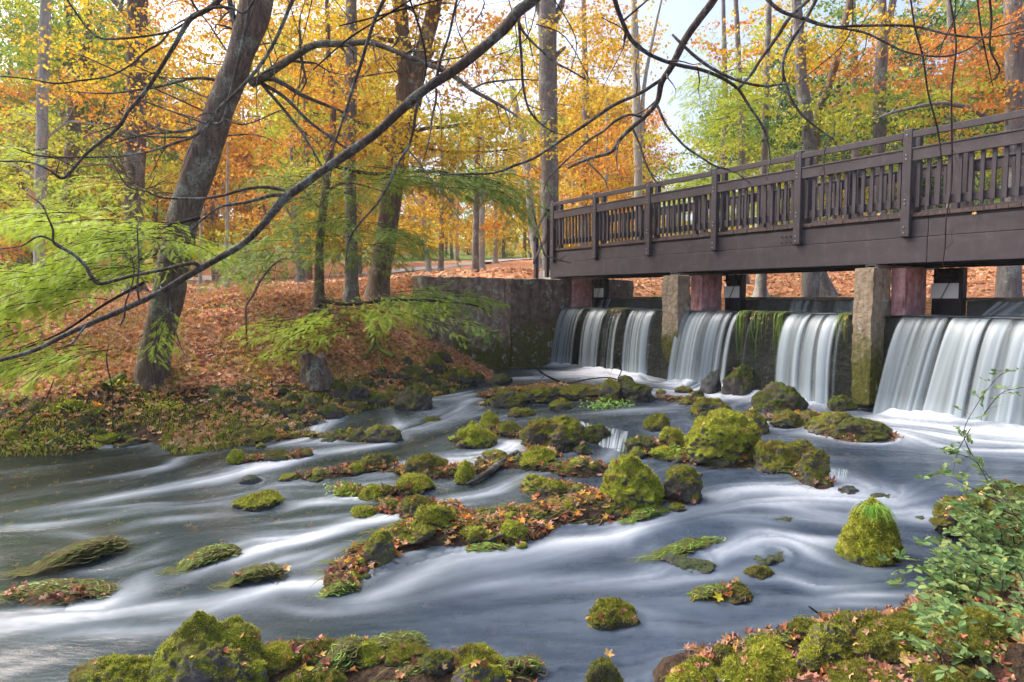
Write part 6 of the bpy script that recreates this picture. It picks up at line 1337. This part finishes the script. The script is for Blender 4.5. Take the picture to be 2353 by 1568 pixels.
# ------------------------------------------------------------------ fallen leaves
r4 = np.random.default_rng(2024)
def litter(name, X, Y, size, mat, tmpl=(JG_V, JG_T), lift=.012, tilt=.42, kind='stuff', z=None):
    Z = (height(X, Y) if z is None else z) + lift * r4.uniform(.3, 2.2, len(X)); n = np.stack([r4.normal(0, tilt, len(X)), r4.normal(0, tilt, len(X)) - .12, np.ones(len(X))], 1); mb = MB(); k = len(X) // 3
    for j, am in enumerate((.6, -.9, 1.6)):
        tv = curled(tmpl[0], am); tv[:, 2] += (0, .9, .5)[j] * np.abs(tv[:, 0]); tv[:, 0] *= (1, .7, .9)[j]
        sl = slice(j * k, (j + 1) * k if j < 2 else None); mb.inst(tv, tmpl[1], np.stack([X, Y, Z], 1)[sl], frames(n[sl], r4.uniform(0, 6.28, len(X[sl]))), size * r4.uniform(.6, 1.3, len(X[sl])))
    o = mb.obj(name, LM[mat]); tag(o, kind=kind); return o
def scatter(n, x0, x1, y0, y1):
    X = r4.uniform(x0, x1, n); Y = r4.uniform(y0, y1, n); return X, Y
X, Y = scatter(90000, -13, 1.5, 7.8, 17.5); h = height(X, Y); wz_ = waterz(X, Y); lx_, ly_ = local(X, Y)
m = (h > wz_ + .015) & (np.abs(X / Y) < .82) & ((ly_ < -1.5) | (lx_ < -9) | (h > .3)) & (r4.uniform(0, 1, len(X)) < .35 + .65 * sstep(-.35, .25, fbm2(X, Y, .9, 3, 9))) ; m &= (r4.uniform(0, 1, len(X)) < .45 + .55 * sstep(-1.7, -1.0, h))
litter('leaf_litter', X[m], Y[m], .105, 'litter'); X, Y = X[m][::14], Y[m][::14]; litter('leaf_litter', X + .03, Y + .02, .105, 'orange')
X, Y = scatter(42000, -28, 16, 17, 40); h = height(X, Y); lx_, ly_ = local(X, Y); m = (h > -.02) & (np.abs(X / Y) < .8) & ((ly_ > 1) | (lx_ < -8)) & (fbm2(X, Y, .5, 2, 9) > -.5); litter('leaf_litter', X[m], Y[m], .15, 'litter', (QL_V, QL_T), .02)
# on the bars and islands
pX, pY = [], []
for k, (bx, by, r, hgt) in enumerate(BARS):
    n = int(r * r * (900 if by > 4.6 else 170)); a = r4.uniform(0, 6.28, n); rr = r * 1.15 * np.sqrt(r4.uniform(0, 1, n)); pX.append(bx + np.cos(a) * rr * 1.2); pY.append(by + np.sin(a) * rr * .85)
X, Y = np.concatenate(pX), np.concatenate(pY); h = height(X, Y); m = (h > waterz(X, Y) - .02) & (r4.uniform(0, 1, len(X)) < .8); litter('leaf_litter', X[m], Y[m], .085, 'litter_wet', lift=.014)
m2 = m & (r4.uniform(0, 1, len(X)) < .16) & (Y > 5); litter('leaf_litter', X[m2] + .05, Y[m2] + .03, .08, 'orange', lift=.02); 
# weedy green fringe of the bars
mb = MB(); idx = np.where(h > waterz(X, Y) - .05)[0]; idx = idx[r4.uniform(0, 1, len(idx)) < .55]
for i in idx:
    a = r4.normal(math.pi, .5); l = r4.uniform(.08, .22); z = max(h[i], float(waterz(X[i], Y[i]))) + .01; d = np.array([math.cos(a), math.sin(a), 0]); strand(mb, [(X[i], Y[i], z), (X[i] + d[0] * l * .4, Y[i] + d[1] * l * .4, z + .03), (X[i] + d[0] * l, Y[i] + d[1] * l, z + .004)], .003)
tag(mb.obj('bar_grass', LM['weed']), kind='stuff')
# right front bank
X, Y = scatter(7000, 1.0, 5.6, 2.4, 6.0); h = height(X, Y); m = (h > waterz(X, Y) + .0) & (Y > 2.6); litter('leaf_litter', X[m], Y[m], .068, 'litter_wet', tilt=.6)
# leaves that drift just under the surface
X, Y = scatter(900, -7.5, 4.5, 3.4, 10.5); wz_ = waterz(X, Y); m = height(X, Y) < wz_ - .05
litter('sunken_leaves', X[m], Y[m], .085, 'orange', (JG_V, JG_T), -.02, .1, z=wz_[m] - .035)
# leaves lying on the stones
if SURF:
    p = np.concatenate([s[0] for s in SURF]); n = np.concatenate([s[1] for s in SURF]); n = n + r4.normal(0, .25, n.shape); Yq = np.concatenate([np.full(len(s[0]), s[2]) for s in SURF]); half = r4.uniform(0, 1, len(p))
    for lo, hi, mt in ((0, .12, 'litter'), (.12, .45, 'litter_wet'), (.45, .7, 'litter_wet'), (.7, .92, 'litter_wet'), (.92, 1.01, 'orange')):
        m = (half >= lo) & (half < hi); mb = MB(); tv = curled(JG_V, r4.choice([-.7, .9, 1.4])); tv[:, 2] += r4.choice([0, .7]) * np.abs(tv[:, 0]); mb.inst(tv, JG_T, p[m], frames(n[m], r4.uniform(0, 6.28, m.sum())), .072 * (Yq[m] / 6) ** .5 * r4.uniform(.6, 1.25, m.sum())); tag(mb.obj('leaf_litter', LM[mt]), kind='stuff')
# moss and low green growth on the bank
X, Y = scatter(80000, -9, 1.5, 8.2, 14); h = height(X, Y); m = (h > waterz(X, Y) - .01) & (fbm2(X, Y, 1.3, 3, 19) > .05 - .25 * (h < -1.6)) & (h < -.3) & (np.abs(X / Y) < .8); X, Y, h = X[m], Y[m], h[m]
mb = MB(); n = np.stack([r4.normal(0, .5, len(X)), r4.normal(0, .5, len(X)), np.ones(len(X))], 1); tv = np.array([(-.12, 0, 0), (.12, 0, 0), (0, 1, 0)]); mb.inst(tv, [[0, 1, 2]], np.stack([X, Y, h], 1), dir_frames(n, r4.normal(0, 1, n.shape)), r4.uniform(.03, .08, len(X))); tag(mb.obj('bank_moss', LM['moss']), kind='stuff')
# leaves caught on the bridge
for k, (x, lz, lab) in enumerate([(2012, 1.215, 'red leaf caught on the deck edge below the fifth rail panel'), (1395, 1.205, 'small orange leaf on the deck edge near the far end of the bridge'), (2230, 1.10, 'brown leaf on the beam ledge near the right edge')]):
    mb = MB(); mb.inst(curled(JG_V, .8), JG_T, np.zeros((1, 3)), frames(np.array([[-.6, -.7, .6]]), np.array([k * 1.7])), np.array([.075])); o = mb.obj('maple_leaf', LM['litter_wet']); o.location = W(LX(x, -.03), -.03, lz); tag(o, lab, 'leaf')
R('mossy boulder half buried in leaves in the bottom right corner', 2230, 1640, 190, 110, 'olive', 901, .1, leaf=.8)
R('round mossy stone under the shrub above the corner boulder', 2290, 1480, 120, 80, 'olive', 902, .1, leaf=.6)
# single leaves that catch the eye
for k, (x, y, s, mt, lab) in enumerate([(1610,1012,.16,'orange','pale orange leaf on the front of the shaggy bright boulder'),(860,1290,.09,'litter','tan star shaped leaf on the steep boulder at the left of the lower island'),(660,1310,.10,'litter_wet','red pointed leaf standing on the narrow weed mat'),(700,1555,.13,'yellow','large yellow star leaf at the bottom left beside the weed draped boulder'),(630,1525,.13,'litter_wet','dark wine red leaf between the two bottom left boulders'),
 (450,1288,.10,'orange','orange leaf on the leaf shaped weed mat'),(1650,1380,.10,'yellow','yellow leaf on the weed and leaf clump in the right front water'),(345,1535,.12,'orange','bright orange leaf left of the biggest boulder'),(2075,1530,.09,'litter','large dry tan leaf in the bottom right group'),(1398,1512,.08,'litter_wet','curled brown leaf on the dark wet stone at the lower edge')]):
    q = hit(x, y + 10); q = q + [0, -.01, .055]; mb = MB(); mb.inst(curled(JG_V, .7), JG_T, np.zeros((1, 3)), frames(np.array([[.1, -.6, 1.0]]), np.array([k * 1.3])), np.array([s])); o = mb.obj('maple_leaf', LM[mt]); o.location = q; tag(o, lab, 'leaf')
# ------------------------------------------------------------------ the stream: surface, flow streaks and foam
R_ = 0.026
sx = np.arange(-9.6, 9.4, R_); sy = np.arange(2.3, 17.6, R_)
SX, SY = np.meshgrid(sx, sy); shp = SX.shape
ST = [ # photo polylines in the direction of flow: points, width, strength
 ([(2500,1005),(2353,990),(2200,982),(2040,958)],52,1.4),([(2450,1010),(2300,1000),(2150,985),(2060,970)],30,1.0),([(2420,1030),(2250,1012),(2100,990),(2010,975)],20,.75),([(2353,1035),(2200,1030),(2080,1010)],8,.25),
 ([(1930,880),(1860,868),(1780,880),(1700,905)],14,.95),([(1700,880),(1640,890),(1560,900),(1500,892)],18,1.0),([(1760,905),(1700,912),(1690,925)],9,.9),([(1690,868),(1600,885),(1540,880)],14,.9),([(1900,885),(1890,900)],8,.8),
 ([(1480,880),(1400,868),(1300,860),(1200,862)],11,.95),([(1460,872),(1380,862),(1280,855)],8,.8),([(1240,868),(1150,872)],5,.5),
 ([(1105,903),(1050,915),(990,922),(960,930)],7,.85),([(1110,915),(1060,930),(1020,945),(1000,960)],10,.75),([(1060,938),(1000,958),(950,975),(900,990),(800,1005),(700,1018)],9,.5),([(1100,950),(1050,962),(990,985),(940,990)],7,.55),
 ([(900,960),(925,985),(915,1010),(850,1028),(740,1045),(660,1052)],8,.45),([(742,965),(728,990),(700,1012),(650,1022),(600,1030)],7,.8),
 ([(1215,1012),(1160,1030),(1120,1040),(1040,1050),(960,1055)],12,.8),([(1180,1020),(1140,1032)],9,.6),([(1200,1040),(1130,1055),(1080,1062)],7,.5),
 ([(720,1040),(640,1058),(590,1072),(540,1092),(480,1105)],11,.75),([(545,1092),(500,1103),(430,1112),(330,1130),(200,1155),(60,1180)],12,.75),([(690,1062),(620,1080),(580,1088)],8,.65),
 ([(460,1045),(415,1050),(390,1068),(330,1082),(230,1100),(120,1115)],7,.65),([(430,1060),(380,1078),(300,1096)],6,.5),
 ([(760,1085),(680,1112),(620,1118)],7,.55),([(850,1085),(780,1092),(700,1100),(620,1122),(480,1150),(300,1180)],6,.35),([(740,1128),(660,1128),(560,1150),(420,1165),(250,1190)],5,.3),
 ([(910,1075),(830,1086),(780,1090)],6,.5),([(930,1060),(860,1080)],6,.45),([(900,1105),(820,1118),(770,1112)],6,.35),
 ([(860,1140),(790,1152),(700,1158),(640,1175)],7,.55),([(700,1160),(600,1172),(450,1190),(380,1200)],5,.4),([(810,1185),(740,1192),(650,1200),(560,1215)],6,.4),([(720,1220),(650,1225),(560,1225)],5,.3),
 ([(470,1180),(400,1192),(330,1200),(290,1215)],7,.55),([(380,1165),(340,1160),(280,1175),(200,1195),(60,1212),(-60,1215)],9,.5),([(330,1160),(200,1172),(80,1190)],6,.35),
 ([(940,1165),(880,1190),(820,1200),(740,1230),(690,1245)],9,.6),([(960,1185),(900,1195),(850,1205)],8,.6),([(820,1215),(740,1235),(680,1250),(600,1262),(540,1285),(470,1315),(420,1338)],11,.75),
 ([(700,1240),(640,1255),(600,1275),(520,1270)],13,.7),([(660,1250),(600,1240),(560,1255),(580,1290)],9,.55),([(720,1270),(640,1292),(560,1305)],9,.55),([(760,1270),(700,1300),(660,1310)],8,.55),
 ([(310,1235),(240,1240),(160,1225),(80,1225)],8,.35),([(330,1300),(250,1310),(180,1310)],7,.45),([(330,1265),(300,1285),(270,1300)],8,.4),
 ([(300,1330),(285,1350),(280,1370),(240,1400),(150,1410)],10,.75),([(520,1385),(420,1395),(300,1405),(160,1420),(0,1440),(-80,1450)],20,.6),([(200,1425),(80,1432),(-50,1445)],26,.7),([(440,1440),(330,1455),(200,1450),(60,1475)],18,.4),
 ([(860,1300),(790,1335),(700,1348),(620,1352),(560,1372),(480,1410),(400,1425)],15,.6),([(700,1345),(640,1350),(580,1385)],12,.5),([(860,1400),(780,1405),(700,1410),(650,1400),(600,1385)],10,.4),([(900,1420),(840,1425),(790,1440)],7,.2),
 ([(2010,1135),(1900,1128),(1800,1122),(1690,1130),(1620,1165),(1560,1185)],14,.6),([(1980,1160),(1860,1150),(1740,1160),(1640,1165)],12,.5),([(1560,1170),(1480,1195),(1440,1215),(1380,1235),(1290,1245),(1180,1262),(1060,1280),(980,1300)],19,.9),
 ([(1500,1190),(1430,1230),(1350,1240),(1250,1250)],12,.7),([(1240,1255),(1100,1275),(980,1310),(900,1352),(840,1385),(760,1400)],16,.55),([(1400,1255),(1250,1285),(1050,1320),(940,1370)],22,.25),
 ([(2000,1200),(1900,1195),(1830,1180),(1760,1165)],16,.5),([(1900,1290),(1840,1262),(1780,1225),(1700,1190),(1620,1178)],9,.5),([(1960,1260),(1860,1245),(1790,1240),(1700,1265),(1620,1295)],12,.6),([(1760,1215),(1720,1225),(1680,1255),(1600,1290)],9,.45),
 ([(1430,1222),(1465,1262),(1500,1292),(1530,1322)],5,.65),([(1560,1300),(1500,1320),(1400,1330),(1280,1332),(1120,1345),(1000,1370)],12,.65),([(1700,1330),(1600,1330),(1500,1338),(1380,1345),(1250,1352),(1100,1372)],12,.55),
 ([(2080,1372),(1980,1370),(1880,1350),(1800,1330),(1720,1318),(1640,1322)],9,.55),([(2060,1400),(1960,1392),(1860,1380)],8,.3),([(2060,1310),(1980,1340),(1930,1362),(1900,1400)],10,.3),([(1940,1330),(1880,1345),(1830,1325),(1760,1305)],8,.4),
 ([(2240,1480),(2120,1475),(2040,1470),(1960,1485)],10,.3),([(2160,1180),(2100,1170),(2040,1150)],16,.45),([(1910,1075),(1950,1095),(2000,1112),(2060,1140),(2090,1170)],12,.5),([(1925,1105),(1930,1130)],8,.6),([(2250,1185),(2160,1190),(2100,1200)],10,.3),
 ([(1195,1105),(1130,1130),(1080,1142),(1020,1150),(960,1165)],8,.6),([(1340,1100),(1260,1112),(1180,1128)],5,.3),([(1380,1065),(1340,1078)],5,.4),([(1100,1160),(1040,1165),(990,1175)],6,.35),
 ([(1440,1020),(1410,1045),(1370,1062)],8,.7),([(1480,1350),(1380,1370)],8,.2),([(1700,1440),(1560,1460),(1450,1440),(1300,1450)],14,.15),([(1600,1500),(1480,1520)],14,.12),
 ([(1600,1430),(1500,1410),(1380,1400)],12,.15),([(1940,1440),(1800,1430),(1650,1440)],14,.14),([(1560,940),(1450,945),(1350,950)],8,.18),([(1980,1060),(1880,1055),(1780,1070)],7,.15)]
LA0, LA1 = LX(1296, 0), LX(1518, 0); LB0, LB1 = LX(1578, 0), LX(1957, 0); LC0, LC1 = LX(2078, 0), 9.3
foam = np.zeros(shp); fx = np.full(shp, -0.02); fy = np.full(shp, -0.004); hump = np.zeros(shp)
for pts, wd, st in ST:
    w3 = []
    for x, y in pts:
        q = PZ(x, y, -1.95)
        for _ in range(3): q = PZ(x, y, float(waterz(q[0], q[1])))
        w3.append(q[:2])
    w3 = smooth_path(np.array(w3), 4); yl = w3[:, 1].mean()
    ym = np.mean([p_[1] for p_ in pts]); ww = yl * wd / (ym - 680) * 0.74
    ext = max(ww * 3.2, 0.9)
    x0, x1 = np.searchsorted(sx, [w3[:, 0].min() - ext, w3[:, 0].max() + ext]); y0, y1 = np.searchsorted(sy, [w3[:, 1].min() - ext, w3[:, 1].max() + ext])
    if x1 <= x0 or y1 <= y0: continue
    A = SX[y0:y1, x0:x1]; B = SY[y0:y1, x0:x1]; best = np.full(A.shape, 1e9); tx = np.zeros(A.shape); ty = np.zeros(A.shape); tt = np.zeros(A.shape)
    n = len(w3) - 1
    for k in range(n):
        a, b = w3[k], w3[k + 1]; d = b - a; L2 = d @ d + 1e-9
        t = np.clip(((A - a[0]) * d[0] + (B - a[1]) * d[1]) / L2, 0, 1)
        dd = np.hypot(A - a[0] - t * d[0], B - a[1] - t * d[1]); m = dd < best
        best = np.where(m, dd, best); dn = d / math.sqrt(L2); tx = np.where(m, dn[0], tx); ty = np.where(m, dn[1], ty); tt = np.where(m, (k + t) / n, tt)
    g = np.exp(-(best / ww) ** 2 / 1.2) * np.clip(np.minimum(tt * 6 + 0.25, (1 - tt) * 3.0 + 0.12), 0, 1) * st
    foam[y0:y1, x0:x1] = 1 - (1 - foam[y0:y1, x0:x1]) * (1 - np.clip(g * 0.92, 0, 0.98))
    gg = 1 / (0.15 + best) ** 2 * np.exp(-(best / 0.8) ** 2)
    fx[y0:y1, x0:x1] += gg * tx; fy[y0:y1, x0:x1] += gg * ty
    hump[y0:y1, x0:x1] += g * min(ww, 0.25) * 0.10
nn = np.hypot(fx, fy); fx /= nn; fy /= nn
# the current parts round every stone; froth piles against it and trails behind
dvx = np.zeros(shp); dvy = np.zeros(shp)
for (rx, ry, rw) in ROCKS:
    a_ = rw * .5
    if a_ < .05: continue
    ext = a_ * 7; x0, x1 = np.searchsorted(sx, [rx - ext, rx + ext]); y0, y1 = np.searchsorted(sy, [ry - ext, ry + ext])
    if x1 - x0 < 3 or y1 - y0 < 3: continue
    cx_, cy_ = min((x0 + x1) // 2, shp[1] - 1), min((y0 + y1) // 2, shp[0] - 1); ux, uy = fx[cy_, cx_], fy[cy_, cx_]
    A = SX[y0:y1, x0:x1] - rx; B = SY[y0:y1, x0:x1] - ry; al = A * ux + B * uy; ac = -A * uy + B * ux; r2_ = al ** 2 + ac ** 2; rr = np.maximum(r2_, a_ ** 2)
    k = a_ ** 2 / rr; c2 = (al ** 2 - ac ** 2) / np.maximum(r2_, 1e-6); s2 = 2 * al * ac / np.maximum(r2_, 1e-6); pu, pv = -k * c2, -k * s2
    dvx[y0:y1, x0:x1] += pu * ux - pv * uy; dvy[y0:y1, x0:x1] += pu * uy + pv * ux
    t = al / a_; side = np.exp(-((np.abs(ac) - a_ * (1.0 + .10 * np.maximum(t, 0))) / (a_ * (.20 + .05 * np.maximum(t, 0)))) ** 2); wake = side * sstep(-1.3, .2, t) * np.exp(-np.maximum(t, 0) / 2.4)
    pile = np.exp(-((np.sqrt(r2_) - a_ * 1.12) / (a_ * .16)) ** 2) * sstep(-.1, -.8, t); core = np.exp(-(ac / (a_ * .6)) ** 2) * sstep(1.0, 2.2, t) * np.exp(-np.maximum(t - 2, 0) / 2.5) * .35
    st_ = np.clip(.25 + 2.4 * foam[y0:y1, x0:x1], .28, .85) * (.5 if ry > 11 else .8); w_ = np.clip((wake * .8 + pile * .7 + core) * st_, 0, .9)
    foam[y0:y1, x0:x1] = 1 - (1 - foam[y0:y1, x0:x1]) * (1 - w_); hump[y0:y1, x0:x1] += pile * .02 * min(1, a_ / .15)
fx = fx + dvx; fy = fy + dvy; nn = np.hypot(fx, fy) + 1e-6; fx /= nn; fy /= nn
# churned froth where the curtains land
lxx, lyy = local(SX, SY)
for l0, l1_ in ((LA0, LA1), (LB0, LB1 - .05), (LC0, 9.3)):
    e_ = sstep(l0 - .15, l0 + .1, lxx) * (1 - sstep(l1_ - .1, l1_ + .15, lxx)); wid_ = .30 if l0 != LC0 else .62
    nz = .6 + .5 * fbm2(SX, SY, 4.0, 3, 61); g = e_ * np.exp(-np.clip(-lyy - .40, 0, 9) ** 2 / wid_ ** 2 / (.5 + .6 * np.clip(nz, 0, 1.4))) * (lyy < .1); foam = 1 - (1 - foam) * (1 - np.clip(g * 1.1, 0, .98))
    hump = hump + g * (.10 + .13 * nz) * np.exp(-((lyy + .42) / .28) ** 2)
# turbulence of the flow direction, then smear noise along the flow
cu = fbm2(SX, SY, 0.8, 3, 21) * 0.22; c_, s_ = np.cos(cu), np.sin(cu); fx, fy = fx * c_ - fy * s_, fx * s_ + fy * c_
def lic(src, L, step=1.3):
    acc = src.copy(); H, Wd = shp
    for sg in (1, -1):
        px = np.broadcast_to(np.arange(Wd)[None], shp).astype(float).copy(); py = np.broadcast_to(np.arange(H)[:, None], shp).astype(float).copy()
        for k in range(L):
            ix = np.clip(px.astype(int), 0, Wd - 1); iy = np.clip(py.astype(int), 0, H - 1)
            px += sg * step * fx[iy, ix]; py += sg * step * fy[iy, ix]
            acc += src[np.clip(py.astype(int), 0, H - 1), np.clip(px.astype(int), 0, Wd - 1)]
    return acc / (2 * L + 1)
wn1 = noise3(np.stack([SX / 0.05, SY / 0.05, SX * 0], -1), 31) + 0.8 * noise3(np.stack([SX / 0.13, SY / 0.13, SX * 0], -1), 32)
l1 = lic(wn1, 22); l1 = l1 / l1.std()
wn2 = noise3(np.stack([SX / 0.3, SY / 0.3, SX * 0], -1), 33); l2 = lic(wn2, 30, 2.0); l2 = l2 / l2.std()
foam = lic(foam, 7)
nearw = sstep(8.5, 5.0, SY); f1 = foam * (0.86 + (0.17 - .08 * nearw) * l1 + 0.20 * l2) + (0.05 - .02 * nearw) * np.clip(.8 * l1 + l2 + .3, 0, 3)
f1 = np.clip(f1, 0, 1) ** 1.03
wz = waterz(SX, SY)
SZ = wz + hump * 0.6 + 0.006 * l2 + 0.004 * l1 * (0.3 + foam) + 0.012 * fbm2(SX, SY, 1.1, 3, 41)
deep = sstep(-1.2, 1.2, SX - 0.35 * (SY - 5.5)); deep = np.clip(deep * 0.9 + sstep(8.0, 3.8, SY) * 0.5 * (SX > -3.5) + 0.1, 0, 1)
hz = height(SX.ravel(), SY.ravel()).reshape(shp)
ll = local(SX, SY)
vis = (hz < SZ + 0.12) & (ll[1] < 0.12) & (ll[0] > -9.3)
i0 = np.arange(shp[0] * shp[1]).reshape(shp)
cell = vis[:-1, :-1] | vis[1:, :-1] | vis[:-1, 1:] | vis[1:, 1:]
q = np.stack([i0[:-1, :-1][cell], i0[:-1, 1:][cell], i0[1:, 1:][cell], i0[1:, :-1][cell]], 1)
used = np.unique(q); remap = np.full(i0.size, -1); remap[used] = np.arange(len(used))
mb = MB(); mb.add(np.stack([SX.ravel(), SY.ravel(), SZ.ravel()], 1)[used], q=remap[q])
stream = mb.obj('stream_water', M_WATER, smooth=True, attrs={'foam': f1.ravel()[used] * 0.93, 'deep': deep.ravel()[used]}); tag(stream, kind='structure')


# ------------------------------------------------------------------ thin autumn mist in the wood
m, t, out = nt('haze_air')
vol = nd(t, 'VolumePrincipled', {'Color': (.93, .95, .98), 'Density': .0007, 'Anisotropy': .2})
t.links.new(vol.outputs[0], out.inputs['Volume'])
mb = MB(); mb.box(-330, 330, -40, 440, -4.5, 42); hz_ = mb.obj('haze', m); tag(hz_, kind='stuff')

# copies that still share a description are told apart by their place in their row
def _ordinal(n):
    o = ['first', 'second', 'third', 'fourth', 'fifth', 'sixth', 'seventh', 'eighth', 'ninth', 'tenth', 'eleventh', 'twelfth', 'thirteenth', 'fourteenth', 'fifteenth', 'sixteenth', 'seventeenth', 'eighteenth', 'nineteenth', 'twentieth']
    return o[n]
bpy.context.view_layer.update()
same = {}
for o in scn.objects:
    if o.parent is None and o.get('label') and o.get('category'): same.setdefault(o['label'], []).append(o)
for lb, os_ in same.items():
    if len(os_) < 2: continue
    os_.sort(key=lambda o: o.location.y); n = 1 if len(os_) <= 20 else 3
    for b in range(n):
        part = sorted(os_[b * len(os_) // n:(b + 1) * len(os_) // n], key=lambda o: o.location.x / max(o.location.y, .1))
        for k, o in enumerate(part):
            w = (', ' + ['front', 'middle', 'back'][b] + f' row, {_ordinal(k)} from left') if n > 1 else f', {_ordinal(k)} from the left'
            if len((lb + w).split()) <= 16: o['label'] = lb + w
